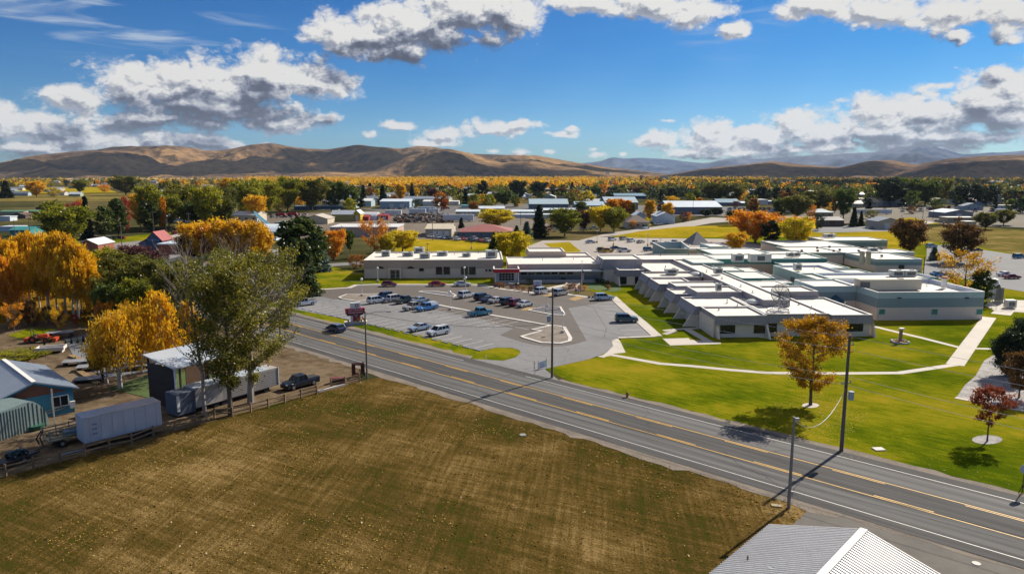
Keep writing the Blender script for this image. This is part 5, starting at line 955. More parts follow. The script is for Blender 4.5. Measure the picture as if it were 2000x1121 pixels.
lamp(1069,600,572,'plain white lamp post at the dark triangular island',True); lamp(1098.5,651,611,'white globe lamp in the large brown gravel island')
for px, py, tp, lab in ((1166,475,451,'tall lamp on a yellow base in the rear lot, left of the row of cars'), (1265,481,457,'tall lamp on a yellow base in the rear lot, right of the beige sedan'), (1198,480,468,'small white topped lamp in the rear lot'), (1290,481,467,'square headed white lamp between parked cars in the rear lot'), (835,491,476,'dark lamp on the yellow lawn left of centre'), (921,487,474,'dark lamp on the yellow lawn near the parked row'), (1911,516,504,'dark lamp in the side lot behind the brown tree')):
    p = G(px, py); h = hgt(px, py, tp); t = thing('lot_light', label=lab, cat='lamp post', loc=(p.x, p.y, 0)); MB().tube([(0, 0, .8), (0, 0, h)], .08, 6).build('post', STEEL, t); MB().box(0, 0, h-.1, 1.4, .4, .2).build('lamp_head', WPOST if px > 1000 else TRIM, t); MB().cyl(0, 0, 0, .35, 1.0, 10).build('footing', mat('yellow_footing', (.6, .33, .02), .6, .1, 2) if 1160 < px < 1270 else CONC, t)
# flagpole with a hanging flag
p = G(1136, 568); h = hgt(1136, 568, 510); t = thing('flagpole', 'white flagpole with a furled flag in front of the hospital entrance', 'flagpole', tuple(p)); MB().tube([(0, 0, 0), (0, 0, h)], [.1, .05], 8).build('pole', WPOST, t); MB().ball(0, 0, h+.08, .12).build('finial', mat('gold_ball', (.5, .35, .1), .3, .1, 2, metal=.6), t)
mb = MB(); zf = h*.72; k_ = 7
vs = []
for i in range(k_):
    for j in range(5): vs.append((.06+.10*j+.05*math.sin(i*1.7+j), .09*math.sin(j*2.2+i*.8), zf-i*.38-j*.12))
for i in range(k_-1):
    for j in range(4): pass
mb.add(vs, [(i*5+j, i*5+j+1, (i+1)*5+j+1, (i+1)*5+j) for i in range(k_-1) for j in range(4)])
for q_ in range(len(mb.m)): mb.m[q_] = 0 if (q_//4) < 2 else 1 + (q_ % 2)
mb.build('flag', [mat('flag_blue', (.03, .05, .22), .8, .1, 2), mat('flag_red', (.5, .03, .04), .8, .1, 2), mat('flag_white', (.75, .72, .72), .8, .1, 2)], t)

# ============================================================ SIGNS AND SMALL THINGS
# monument sign
p = G(695, 634); sg = thing('monument_sign', 'tall white and dark red monument sign on a stone planter in the roadside grass', 'sign', tuple(p), math.radians(24)); WS = mat('sign_white', (.66, .68, .70), .5, .06, 1.5); MRN = mat('sign_dark_red', (.30, .008, .035), .45, .08, 1.5)
MB().box(0, 0, .75, 2.0, .7, 3.9).build('pylon', WS, sg); MB().prism([(-1.95, -.55), (1.75, -.55), (1.75, .55), (-1.95, .55)], 2.35, 3.45, 0, [(-2.05, -.6), (1.85, -.6), (1.85, .6), (-2.05, .6)]).build('name_board', MRN, sg)
MB().box(-.1, 0, 2.02, 3.3, .9, .33).build('name_band', mat('sign_navy', (.02, .03, .09), .5, .1, 2), sg); MB().box(.1, -.37, .85, 1.45, .06, 1.16).build('message_panel', MRN, sg)
def lettering(parent, body, size, m, loc, rx=PI/2, rz=0, name='lettering'):
    o = link(name, text_mesh(body, size, m, .02), parent, loc); o.rotation_euler = (rx, 0, rz); return o
LW = mat('sign_lettering', (.8, .72, .74), .5, .03, 3)
lettering(sg, 'Your Community', .42, LW, (-.1, -.63, 3.17)); lettering(sg, 'Medical Center', .46, LW, (-.1, -.63, 2.68)); lettering(sg, 'Hospital', .26, LW, (-.05, -.48, 2.18)); lettering(sg, '2022', .26, LW, (.1, -.43, 1.8))
em = MB(); em.cyl(0, 0, 0, .38, .05, 18); eo = em.build('emblem', mat('emblem_brown_red', (.2, .06, .07), .5, .1, 3), sg); eo.location = (.25, -.36, 4.05); eo.rotation_euler = (PI/2, 0, 0)
em = MB(); em.add([(-.2, -.1, .06), (.2, -.1, .06), (0, .24, .06)], [(0, 1, 2)]); em.add([(-.3, -.2, .06), (.3, -.2, .06), (.3, -.14, .06), (-.3, -.14, .06)], [(0, 1, 2, 3)]); em.build('emblem_mark', LW, eo)
STN = mat('planter_stone', (.40, .40, .43), .85, .3, 3, .5); mb = MB(); mb.prism([(-2.0, -1.0), (2.0, -1.0), (2.3, 0), (2.0, 1.0), (-2.0, 1.0), (-2.3, 0)], 0, .62, 0); mb.prism([(-2.1, -1.1), (2.1, -1.1), (2.4, 0), (2.1, 1.1), (-2.1, 1.1), (-2.4, 0)], .62, .74, 1); mb.build('planter', [STN, KERB], sg)
mb = MB()
for k in range(9): mb.box(rr.uniform(-1.9, 1.9), rr.choice([-.8, .8])+rr.uniform(-.1, .1), .74, .25, .25, rr.uniform(.3, .8), rr.random())
mb.build('shrubs', mat('ornamental_grass', (.35, .2, .06), .9, .4, 5), sg)
# banner at the drive mouth
p = G(1051, 722); bn = thing('banner_sign', 'tilted white banner with blue and red lines at the mouth of the drive', 'sign', tuple(p), math.radians(12)); mb = MB(); mb.add([(0, 0, .1), (1.5, .5, .25), (1.5, .55, 1.45), (0, .05, 1.2), (0, .03, .1), (1.5, .53, .25), (1.5, .58, 1.45), (0, .08, 1.2)], [(0, 1, 2, 3), (7, 6, 5, 4), (0, 4, 5, 1), (3, 2, 6, 7), (0, 3, 7, 4), (1, 5, 6, 2)]); mb.build('banner', mat('banner_white', (.85, .86, .88), .6, .04, 3), bn)
mb = MB()
for i, z in enumerate((.55, .72, .89, 1.06)): mb.add([(.3, .07, z), (1.2-.1*i, .37, z+.10), (1.2-.1*i, .37, z+.15), (.3, .07, z+.05)], [(0, 1, 2, 3)])
o = mb.build('printed_lines', mat('banner_blue', (.35, .45, .7), .6, .05, 3), bn); mb = MB(); mb.add([(.3, .06, .3), (1.1, .33, .39), (1.1, .33, .47), (.3, .06, .37)], [(0, 1, 2, 3)]); mb.build('red_line', mat('banner_red', (.45, .03, .05), .6, .05, 3), bn)
mb = MB(); mb.cyl(0, .06, 0, .03, 1.5, 6); mb.cyl(1.52, .57, 0, .03, 1.7, 6); mb.build('stake', DARKF, bn)
p = G(1043, 722); o = tag(MB().cyl(0, 0, 0, .03, 1.6, 6).build('marker_stake', DARKF, None, loc=tuple(p)), 'thin dark stake just left of the white banner', 'stake')
# notice board by the entrance
p = G(1050, 560.5); nb = thing('notice_board', 'white notice board with blue lines on the entrance lawn behind a white vehicle', 'sign', tuple(p)); MB().box(0, 0, .3, 2.3, .25, 1.45).build('panel', mat('board_white', (.6, .64, .78), .5, .05, 2), nb)
mb = MB()
for i in range(4): mb.box(.1-.1*(i % 2), -.14, 1.45-.28*i, 1.3-.2*(i % 2), .03, .09)
mb.build('printed_lines', mat('board_blue', (.12, .2, .4), .5, .05, 2), nb); MB().box(0, .02, 0, 1.9, .16, .3).build('base', STN, nb)
# round sign at the right edge
p = G(1996, 962); rs_ = thing('round_sign', 'round pale sign on a dark forked post at the right edge of the lawn', 'sign', tuple(p)); mb = MB(); mb.tube([(0, 0, 0), (0, 0, 2.2)], .05, 6); mb.tube([(-.35, 0, 0), (0, 0, .9)], .04, 5); mb.tube([(.35, 0, 0), (0, 0, .9)], .04, 5); mb.build('post', DARKF, rs_)
o = MB().cyl(0, 0, 0, .5, .06, 20).build('disc', mat('sign_disc_grey', (.5, .5, .56), .5, .05, 2), rs_); o.location = (0, -.05, 2.5); o.rotation_euler = (PI/2, 0, 0)
# memorial pillar with its flower bed
p = G(1758, 669); mp_ = thing('memorial_pillar', 'slim stone pillar in a round bed of orange flowers ringed with stones on the lawn', 'monument', tuple(p)); MB().prism([(-.22, -.22), (.22, -.22), (.22, .22), (-.22, .22)], 0, 2.5).build('pillar', mat('pillar_stone', (.3, .2, .18), .8, .2, 2), mp_); MB().prism([(-.34, -.34), (.5, -.34), (.5, .34), (-.34, .34)], 2.5, 2.75).build('cap', COPE, mp_)
mb = MB()
for k in range(60): a = rr.random()*6.28; q_ = rr.uniform(.3, 1.25); s_ = .14; mb.box(q_*math.cos(a), q_*math.sin(a), .1+rr.random()*.25, s_, s_, s_*.7, rr.random()*3, rr.choice([0, 0, 1]))
mb.build('flowers', [mat('orange_flowers', (.6, .22, .03), .9, .3, 8), mat('dull_flowers', (.3, .25, .05), .9, .3, 8)], mp_)
mb = MB()
for k in range(22): a = k*2*PI/22; mb.box(1.45*math.cos(a), 1.45*math.sin(a), 0, .4, .3, rr.uniform(.25, .45), a+1.5)
bevel(mb.build('stone_ring', mat('pale_stone', (.45, .47, .52), .8, .2, 3), mp_), .06)
def simple(name, label, cat, px, py, fn, m, rz=0, **k): p = G(px, py); mb = MB(); fn(mb); return tag(mb.build(name, m, None, loc=(p.x, p.y, .03), rz=rz), label, cat, **k)
simple('utility_cover', 'pale concrete utility lid in the verge right of the lawn pole', 'cover', 1716, 878, lambda m: m.prism([(-.6, -.45), (.6, -.45), (.6, .45), (-.6, .45)], 0, .12), KERB, .1); simple('utility_cover', 'flat tan lid in the weeds beside the steel pole', 'cover', 1516, 988, lambda m: m.prism([(-.45, -.25), (.45, -.25), (.45, .25), (-.45, .25)], 0, .08), mat('tan_lid', (.3, .24, .15), .8, .1, 2), -.2); simple('manhole_cover', 'round grey manhole lid in the dry field near the road', 'cover', 1021, 850, lambda m: m.cyl(0, 0, 0, .42, .08, 18), mat('iron_grey', (.19, .21, .19), .7, .15, 4)); simple('manhole_cover', 'round pale lid on the asphalt apron at the bottom right', 'cover', 1907, 1101, lambda m: m.cyl(0, 0, .01, .32, .05, 18), KERB)
simple('fire_hydrant', 'small yellow brown hydrant at the edge of the lawn beside the road', 'hydrant', 1225, 776, lambda m: (m.cyl(0, 0, 0, .18, .65, 10), m.ball(0, 0, .68, .17), m.box(0, 0, .38, .55, .16, .16)), mat('hydrant_paint', (.4, .2, .04), .5, .2, 4)); simple('marker_post', 'short white marker post in the roadside grass near the drive', 'post', 949, 706, lambda m: m.tube([(0, 0, 0), (0, 0, 1.0)], .05, 6), COPE)
for px, py in ((976, 564), (1032, 574)): simple('bollard', 'black bollard at the edge of the entrance sidewalk, %s' % ('left one' if px < 1000 else 'right one'), 'bollard', px, py, lambda m: (m.cyl(0, 0, 0, .14, .95, 10), m.cyl(0, 0, .98, .17, .12, 10)), TRIM)
for k, px in enumerate((1151, 1158)): simple('boulder', 'dark round boulder at the kerb near the silver blue vehicle, %s' % ('left one' if k == 0 else 'right one'), 'boulder', px, 582, lambda m: m.ball(0, 0, .25, .4, 0, 10, .7), mat('dark_boulder', (.09, .085, .09), .9, .3, 3))
# stairs on the bank
p = G(1297, 653); st = thing('garden_stairs', 'short concrete stair with a thin rail climbing the grass bank left of the front wing', 'stairs', tuple(p), math.radians(38)); mb = MB()
for k in range(6): mb.box(.35+k*.5, 0, 0, .42, 1.3, .06+.05*k)
mb.build('steps', KERB, st); mb = MB(); mb.tube([(0, .7, 0), (0, .7, 1.2), (3.1, .7, 1.5), (3.1, .7, 0)], .035, 5); mb.build('handrail', DARKF, st)
p = G(1112, 562); st = thing('entrance_stairs', 'concrete stair flanked by low sloping walls left of the flagpole', 'stairs', tuple(p), math.radians(70)); mb = MB()
for k in range(6): mb.box(.2+k*.6, 0, 0, .6, 3.2, .12+.1*k)
mb.build('steps', mat('warm_step', (.42, .33, .24), .85, .1, 1), st); mb = MB()
for s in (-1, 1): mb.add([(0, s*1.8-.15, 0), (4, s*1.8-.15, 0), (4, s*1.8-.15, .8), (0, s*1.8-.15, .3), (0, s*1.8+.15, 0), (4, s*1.8+.15, 0), (4, s*1.8+.15, .8), (0, s*1.8+.15, .3)], [(0, 1, 2, 3), (7, 6, 5, 4), (3, 2, 6, 7), (0, 3, 7, 4), (1, 5, 6, 2), (0, 4, 5, 1)])
fixn(mb.build('side_wall', TAUPE, st))
mb = MB()
p = G(1048, 604); rl_ = thing('island_railing', 'white metal railing on the dark triangular island', 'railing', tuple(p), math.radians(12)); mb.tube([(0, 0, 1), (5.5, 0, 1)], .05, 6); mb.tube([(0, 0, .5), (5.5, 0, .5)], .04, 6)
for k in range(8): mb.tube([(k*.78, 0, .1), (k*.78, 0, 1)], .04, 5)
mb.build('rail', WPOST, rl_)
# liquid gas tank and plant in its fenced compound
p = G(1936, 590); tk = thing('gas_tank', 'tall white cylindrical gas tank with a blue drop mark in the fenced plant yard', 'tank', tuple(p)); MB().cyl(0, 0, .8, 1.25, 4.6, 20).build('shell', mat('tank_white', (.62, .66, .68), .4, .05, 1), tk, True); MB().ball(0, 0, 5.35, 1.25, 0, 18, .4).build('dome', _mc['tank_white'], tk, True); mb = MB()
for k in range(4): a = k*PI/2+.7; mb.cyl(1.0*math.cos(a), 1.0*math.sin(a), 0, .09, .9, 6)
mb.build('legs', GALV, tk); o = MB().ball(0, 0, 0, .3, 0, 10, 1.5).build('drop_mark', Nv and mat('mark_navy', (.03, .03, .15), .5, .1, 2), tk); o.location = (.7, -1.0, 4.2)
p = G(1950, 592); vb = thing('vaporiser', 'finned metal vaporiser tower right of the white gas tank', 'plant', tuple(p)); mb = MB()
for k in range(6): mb.box(-.7+k*.28, 0, .3, .05, 1.1, 3.6)
mb.build('fins', GALV, vb); MB().box(0, 0, 0, 2.0, 1.3, .3).build('base', CONC, vb)
fe = thing('plant_fence', 'chain link fence on a low kerb around the gas tank yard', 'fence', tuple(G(1950, 606)))
fp = [(1927,600),(1945,606),(1975,607),(2040,612)]; mb = MB(); mr = MB(); o0 = fe.location
for i in range(3):
    a_, b_ = G(*fp[i])-o0, G(*fp[i+1])-o0; n_ = max(2, int((b_-a_).length/2.5))
    for j in range(n_+1): q_ = a_.lerp(b_, j/n_); mb.cyl(q_.x, q_.y, 0, .04, 2.2, 5)
    for z in (2.15, 1.1, .2): mr.bar((a_.x, a_.y, z), (b_.x, b_.y, z), .04, .04)
    for j in range(n_*10): q_ = a_.lerp(b_, j/(n_*10)); mr.bar((q_.x, q_.y, .2), (q_.x+.02, q_.y, 2.15), .012, .012)
mb.build('post', GALV, fe); mr.build('mesh', GALV, fe); o = sheet('plant_slab', [(1922,597),(1945,608),(1975,609),(2100,616),(2100,590),(1940,585)], .05, CONC)
p = G(1972, 602); gn_ = thing('generator_cabinet', 'grey green plant cabinet behind the chain link fence right of the gas tank', 'cabinet', tuple(p)); bevel(MB().box(0, 0, .2, 2.2, 1.4, 1.8).build('casing', HV, gn_), .05); MB().box(0, -.72, .5, 1.4, .05, 1.1).build('louvre', HVD, gn_)
# ------------------------------------------------------------ people
def person(px, py, h, label, cloth, legs, skin=(.45, .28, .2), hairc=(.04, .03, .02), face=0, stride=.18):
    p = G(px, py); s = h/1.75
    V = [(0, 0, .95), (0, 0, 1.15), (0, .0, 1.38), (0, 0, 1.5), (.19, 0, 1.42), (.25, .05, 1.15), (.24, -.08, .9), (-.19, 0, 1.42), (-.25, -.03, 1.15), (-.24, -.12, .9), (.1, 0, .9), (.11, -stride, .5), (.11, -stride*.4, .08), (.11, -stride-.1, .04), (-.1, 0, .9), (-.11, stride*.8, .5), (-.11, stride*1.5, .1), (-.11, stride*1.2-.1, .05), (0, 0, 1.62), (0, -.01, 1.72)]
    Rr = [.14, .13, .15, .06, .07, .05, .035, .07, .05, .035, .1, .065, .045, .05, .1, .065, .045, .05, .1, .085]
    E2 = [(0, 1), (1, 2), (2, 3), (2, 4), (4, 5), (5, 6), (2, 7), (7, 8), (8, 9), (0, 10), (10, 11), (11, 12), (12, 13), (0, 14), (14, 15), (15, 16), (16, 17), (3, 18), (18, 19)]
    me = bpy.data.meshes.new('person_body'); me.from_pydata([tuple(Vector(v)*s) for v in V], E2, []); o = bpy.data.objects.new('person', me); C.objects.link(o)
    md = o.modifiers.new('skin', 'SKIN')
    for i, r_ in enumerate(Rr): me.skin_vertices[0].data[i].radius = (r_*s, r_*s*.8)
    me.skin_vertices[0].data[0].use_root = True; o.modifiers.new('sub', 'SUBSURF').levels = 1; o.modifiers['sub'].render_levels = 1
    dg = bpy.context.evaluated_depsgraph_get(); dg.update(); nm = bpy.data.meshes.new_from_object(o.evaluated_get(dg)); bpy.data.objects.remove(o)
    nm.materials.clear(); sk = mat('skin_tone', skin, .6, .1, 5); nm.materials.append(sk); nm.materials.append(cloth); nm.materials.append(legs)
    for f in nm.polygons:
        z = f.center.z/s; x = abs(f.center.x)/s; f.material_index = 0 if (z > 1.5 or (x > .2 and z < 1.0 and z > .75)) else (1 if z > .92 else 2); f.use_smooth = True
    t = link('person', nm, None, (p.x, p.y, .06), face); tag(t, label, 'person'); MB().ball(0, .02*s, 1.74*s, .125*s, 0, 10, .9).build('hair', mat('dark_hair', hairc, .8, .2, 6), t, True)
    return t
person(1124.5, 576, 1.75, 'person in dark clothes with a violet top on the entrance path, left of the pair', mat('violet_jacket', (.12, .09, .18), .9, .2, 4), mat('black_trousers', (.02, .02, .03), .9, .2, 4), face=.4)
person(1129.5, 575.5, 1.65, 'person in a pale lilac top walking on the entrance path, right of the pair', mat('lilac_jacket', (.48, .42, .52), .9, .1, 4), mat('brown_trousers', (.12, .08, .06), .9, .2, 4), face=-.3)
person(202, 750, 1.75, 'person in dark clothes standing in the shade beside the birch trunks', mat('dark_coat', (.02, .025, .04), .9, .2, 4), mat('black_trousers', (.02, .02, .03), .9, .2, 4), stride=.05)
# ============================================================ TREES
BARK = mat('grey_brown_bark', (.11, .085, .065), .95, .3, 4, .3); BIRCH = mat('white_birch_bark', (.50, .47, .43), .8, .35, 3, .2, scale2=1.5); PALEB = mat('pale_grey_bark', (.30, .26, .22), .9, .3, 4, .3)
LC = {'gold': [(.34, .17, .004), (.62, .34, .006), (.82, .50, .012), (.92, .64, .04)], 'orange': [(.32, .10, .004), (.58, .21, .006), (.80, .35, .012), (.85, .50, .03)], 'yellow': [(.24, .21, .005), (.48, .39, .008), (.74, .56, .012), (.88, .70, .03)],
 'lime': [(.055, .085, .008), (.14, .17, .01), (.33, .31, .012), (.58, .48, .02)], 'olive': [(.045, .06, .010), (.10, .11, .014), (.18, .17, .018), (.30, .25, .02)], 'green': [(.03, .055, .01), (.06, .10, .014), (.105, .145, .018), (.19, .2, .02)],
 'dark': [(.010, .022, .010), (.018, .036, .014), (.03, .05, .017), (.05, .07, .02)], 'blue': [(.04, .08, .07), (.09, .15, .13), (.15, .22, .18), (.24, .3, .24)], 'pine': [(.025, .05, .012), (.055, .09, .018), (.10, .13, .025), (.19, .2, .04)],
 'red': [(.14, .01, .01), (.32, .02, .02), (.45, .05, .03), (.4, .12, .05)], 'plum': [(.05, .015, .02), (.10, .03, .035), (.16, .06, .055), (.22, .1, .08)], 'redbrown': [(.09, .012, .008), (.20, .035, .014), (.30, .07, .02), (.35, .14, .05)], 'rust': [(.10, .035, .01), (.22, .08, .015), (.34, .14, .02), (.42, .22, .04)], 'poplar': [(.028, .038, .006), (.08, .088, .010), (.18, .17, .016), (.50, .42, .05)], 'brown': [(.06, .03, .012), (.12, .06, .018), (.2, .1, .02), (.28, .16, .03)], 'maplegold': [(.22, .11, .005), (.42, .21, .007), (.60, .34, .012), (.72, .46, .03)]}
def LMt(c): return leafmat('leaf_'+c, LC[c], .3 if c in ('dark', 'blue', 'pine') else .45)
SH = {'birch': lambda t: (.42+.58*math.sin(PI*min(1, max(0, t)*.78+.2)))*(1-max(0, t)*.5), 'round': lambda t: math.sin(PI*min(1, max(0, t))**.8)**.6 if 0 < t < 1 else .15, 'cone': lambda t: (1-t)*.97+.03, 'column': lambda t: .55+.45*math.sin(PI*t), 'vase': lambda t: .35+.65*math.sin(PI*(t*.75+.12)), 'fan': lambda t: .5+.6*t*(1-t)*2}
def crown_mesh(name, Cn, Rc, nper, leaf, rs, mode='random'):
    K = len(Cn); Cn = np.array(Cn); Rc = np.array(Rc); n = K*nper
    idx = np.repeat(np.arange(K), nper); off = rs.normal(0, .5, (n, 3)) * Rc[idx][:, None]
    a = rs.normal(0, 1, (n, 3)); b = rs.normal(0, 1, (n, 3)); s = leaf*rs.uniform(.6, 1.35, n)
    if mode == 'hang':
        st_ = rs.normal(0, .36, (K*6, 2))[idx*6 + rs.randint(0, 6, n)]; off[:, :2] = off[:, :2]*.22 + st_*Rc[idx][:, None]*1.3; off[:, 2] = -np.abs(rs.uniform(0, 1.0, n)**.8)*Rc[idx]*3.2 + .3; a[:, :2] *= .22; a[:, 2] = 1; 
    if mode == 'needle': off[:, 2] *= .45; off[:, 2] -= .25*np.hypot(off[:, 0], off[:, 1]); a[:, 2] *= .35; b[:, 2] *= .6
    a /= np.linalg.norm(a, axis=1)[:, None]; b -= a*(a*b).sum(1)[:, None]; b /= np.linalg.norm(b, axis=1)[:, None]
    asp = 2.3 if mode == 'hang' else (1.5 if mode == 'needle' else 1.15); P = Cn[idx]+off; a = a*(s*asp*.5)[:, None]; b = b*(s*.5)[:, None]
    V = np.empty((n, 4, 3)); V[:, 0] = P-a; V[:, 1] = P+b*.95-a*.1; V[:, 2] = P+a; V[:, 3] = P-b*.95+a*.1
    me = bpy.data.meshes.new(name); me.vertices.add(n*4); me.vertices.foreach_set('co', V.reshape(-1).astype('f')); me.loops.add(n*4); me.loops.foreach_set('vertex_index', np.arange(n*4, dtype='i')); me.polygons.add(n); me.polygons.foreach_set('loop_start', np.arange(0, n*4, 4, dtype='i')); me.polygons.foreach_set('loop_total', np.full(n, 4, dtype='i'))
    cr_ = rs.uniform(0, 1, K); v = np.clip(cr_[idx]*.5 + rs.uniform(0, 1, n)*.5, 0, 1); at = me.attributes.new('rnd', 'FLOAT', 'FACE'); at.data.foreach_set('value', v.astype('f')); me.update(); me.validate(); return me
def make_tree(key, h, cr, cb, shape, seed, nprim=22, nper=26, leaf=.3, crad=.8, mode='random', up=.5, trunks=1, bare=0.0, sub=3, tr=.02, bark=BARK, lean=0, spread=0, tips=0, droopy=0, prune=None):
    rs = np.random.RandomState(seed); mb = MB(); Cn = []; Rc = []
    for tk_ in range(trunks):
        ta = rs.uniform(0, 6.28); bx, by = (spread*math.cos(ta), spread*math.sin(ta)) if trunks > 1 else (0, 0); hh = h*(rs.uniform(.82, 1.0) if trunks > 1 else 1); lx, ly = lean + bx*1.2, by*1.2
        wob = [(rs.uniform(-1, 1)*h*.012, rs.uniform(-1, 1)*h*.012) for _ in range(9)]
        def tp(t): i = min(7, int(t*8)); f_ = t*8-i; return Vector((bx+lx*t*t+(wob[i][0]*(1-f_)+wob[i+1][0]*f_)*min(1, t*4), by+ly*t*t+(wob[i][1]*(1-f_)+wob[i+1][1]*f_)*min(1, t*4), hh*t))
        r0 = h*tr; mb.tube([tp(i/8*.97) for i in range(9)], [r0*(1.25 if i == 0 else (1-i/8)**.8+.06) for i in range(9)], 7)
        NP = nprim
        for k in range(NP):
            t = cb + (1-cb)*((k+rs.uniform(0, .9))/NP)*.97; q = (t-cb)/(1-cb); R_ = cr*SH[shape](q)*rs.uniform(.78, 1.1); an = k*2.4 + rs.uniform(-.5, .5); s0 = tp(t*.96 if shape != 'cone' else t)
            if prune and prune(q, an, rs): continue
            rise = R_*up*(rs.uniform(.6, 1.3)); dx, dy = math.cos(an), math.sin(an); pts = []
            for j in range(5): f_ = j/4; pts.append(s0 + Vector((dx*R_*f_, dy*R_*f_, rise*(f_ if mode != 'hang' else f_*(1.6-f_*1.1)) - (droopy*R_*f_*f_))) + Vector((rs.uniform(-1, 1), rs.uniform(-1, 1), rs.uniform(-1, 1)))*R_*.05*f_)
            br = max(.012, r0*.38*(1-t*.75)); mb.tube(pts, [br*(1-.8*j/4) for j in range(5)], 5)
            isb = rs.uniform(0, 1) < bare*(q**1.2)*1.6
            if not isb:
                for j in (2, 3, 4): Cn.append(pts[j] + Vector(rs.normal(0, crad*.3, 3))); Rc.append(crad*rs.uniform(.7, 1.2))
                if tips: Cn.append(pts[1]); Rc.append(crad*.8)
            for s_ in range(sub):
                f_ = rs.uniform(.35, .95); i_ = min(3, int(f_*4)); p0 = pts[i_].lerp(pts[i_+1], f_*4-i_); a2 = an + rs.choice([-1, 1])*rs.uniform(.4, 1.2); l2 = R_*rs.uniform(.25, .5)*(1.25-f_*.4)
                p1 = p0 + Vector((math.cos(a2)*l2, math.sin(a2)*l2, l2*(up*.8+rs.uniform(-.2, .5)) - droopy*l2*.8)); pm = p0.lerp(p1, .5)+Vector(rs.normal(0, l2*.07, 3)); mb.tube([p0, pm, p1], [br*.42, br*.3, br*.12], 4)
                if not isb:
                    Cn.append(p1); Rc.append(crad*rs.uniform(.65, 1.15)); Cn.append(pm); Rc.append(crad*.8)
                else:
                    for _ in range(2): p2 = p1 + Vector((rs.normal(0, l2*.4), rs.normal(0, l2*.4), l2*rs.uniform(.2, .8))); mb.tube([p1, p2], [br*.16, br*.05], 3)
        if not bare: Cn.append(tp(.97)); Rc.append(crad*.7)
    return mb.mesh(key+'_trunk', bark), crown_mesh(key+'_crown', Cn, Rc, nper, leaf, rs, mode)
def plant_tree(kind, meshes, col, px, py, label, sc=1.0, rz=None, group=None, at=None, cat='tree'):
    p = at or G(px, py); rz = random.Random(int(px*7+py*13)).uniform(0, 6.28) if rz is None else rz; t = thing(kind, label, cat, (p.x, p.y, 0), rz, group, sc)
    link('trunk', meshes[0], t); c = link('crown', meshes[1], t)
    if not meshes[1].materials: meshes[1].materials.append(LMt('gold'))
    c.material_slots[0].link = 'OBJECT'; c.material_slots[0].material = LMt(col); return t
# ---- hero trees
def hero(kind, col, px, py, top, label, cr, rz=0, **k):
    h = hgt(px, py, top); M_ = make_tree(kind, h, cr, **k); return plant_tree(kind, M_, col, px, py, label, 1.0, rz)
WB = dict(shape='birch', mode='hang', up=.85, nprim=32, sub=4, nper=34, leaf=.23, crad=.75, cb=.3, tr=.014, bark=BIRCH)
bl_ = [(28,612,468,4.4,'leftmost golden weeping birch of the clump, half cut by the photo edge','gold'), (62,604,452,4.6,'golden weeping birch second from the left in the clump','gold'), (92,614,458,4.4,'golden weeping birch in the middle of the clump with twin white trunks','gold'), (130,618,452,4.8,'tall golden weeping birch right of the twin trunks','gold'), (150,622,462,4.6,'golden weeping birch with the low hanging curtain at the right of the clump','gold'), (176,606,490,3.8,'rightmost and smallest golden birch of the clump','gold'), (-20,600,470,4.5,'golden birch just beyond the left edge','gold'), (0,585,462,4.2,'darker orange gold birch at the back left of the clump','orange')]
for i, (x, y, tp_, cr, lab, c_) in enumerate(bl_): hero('weeping_birch', c_, x, y, tp_, lab, cr, seed=20+i, **{**WB, 'trunks': 2 if i in (2, 4) else 1, 'spread': .5})
hero('weeping_birch', 'gold', 236, 760, 596, 'golden weeping birch nearest the shaded yard, with a forked white trunk', 4.3, seed=40, **{**WB, 'nper': 13, 'nprim': 34, 'leaf': .18, 'crad': .75, 'trunks': 2, 'spread': .35}); hero('weeping_birch', 'maplegold', 211, 752, 628, 'slender golden birch left of the forked white trunk', 2.4, seed=41, **{**WB, 'nper': 30, 'leaf': .2, 'crad': .6}); hero('weeping_birch', 'gold', 278, 728, 592, 'airy golden birch between the forked birch and the one by the open shelter', 3.0, seed=44, **{**WB, 'nper': 13, 'nprim': 28, 'leaf': .19}); hero('weeping_birch', 'gold', 320, 742, 566, 'golden birch with a white trunk behind the tall open shed', 3.7, seed=42, **{**WB, 'nper': 20, 'nprim': 34, 'leaf': .22})
# the big cottonwoods on the fence line
hero('cottonwood', 'poplar', 490.5, 787, 500, 'big spreading cottonwood beside the fence with glinting yellow green leaves, rightmost of three trunks', 7.0, shape='round', seed=51, cb=.17, nprim=52, sub=6, nper=34, leaf=.2, crad=.85, up=.75, tr=.021, bark=PALEB, trunks=1, lean=2.6, bare=.12)
hero('cottonwood', 'poplar', 451, 811, 525, 'dense dark cottonwood with a straight trunk, middle one on the fence line', 4.2, shape='round', seed=52, cb=.2, nprim=46, sub=6, nper=38, leaf=.2, crad=.85, up=.8, tr=.016, bark=BARK, bare=.18)
hero('cottonwood', 'poplar', 401, 811, 480, 'thin half bare cottonwood with white upper limbs, leftmost on the fence line', 4.0, shape='vase', seed=53, cb=.2, nprim=34, sub=5, nper=11, leaf=.2, crad=.7, up=1.6, tr=.011, bark=PALEB, bare=.95, lean=-1.5)
hero('cottonwood', 'poplar', 470, 700, 480, 'bare topped cottonwood standing behind the dense one', 3.6, shape='vase', seed=54, cb=.2, nprim=34, sub=5, nper=16, leaf=.22, crad=.8, up=1.7, tr=.012, bark=PALEB, bare=.8); hero('cottonwood', 'poplar', 548, 668, 520, 'bushy lower cottonwood reaching over the road edge', 4.6, shape='round', seed=55, cb=.15, nprim=34, sub=5, nper=26, leaf=.22, crad=.9, up=.9, tr=.013, bark=PALEB, bare=.25)
hero('cottonwood', 'green', 440, 640, 488, 'dark green tree in the shadow behind the bare white limbs', 4.2, shape='round', seed=56, cb=.15, nprim=30, sub=5, nper=30, leaf=.26, crad=.95, up=.6, tr=.014, bark=BARK, bare=.2)
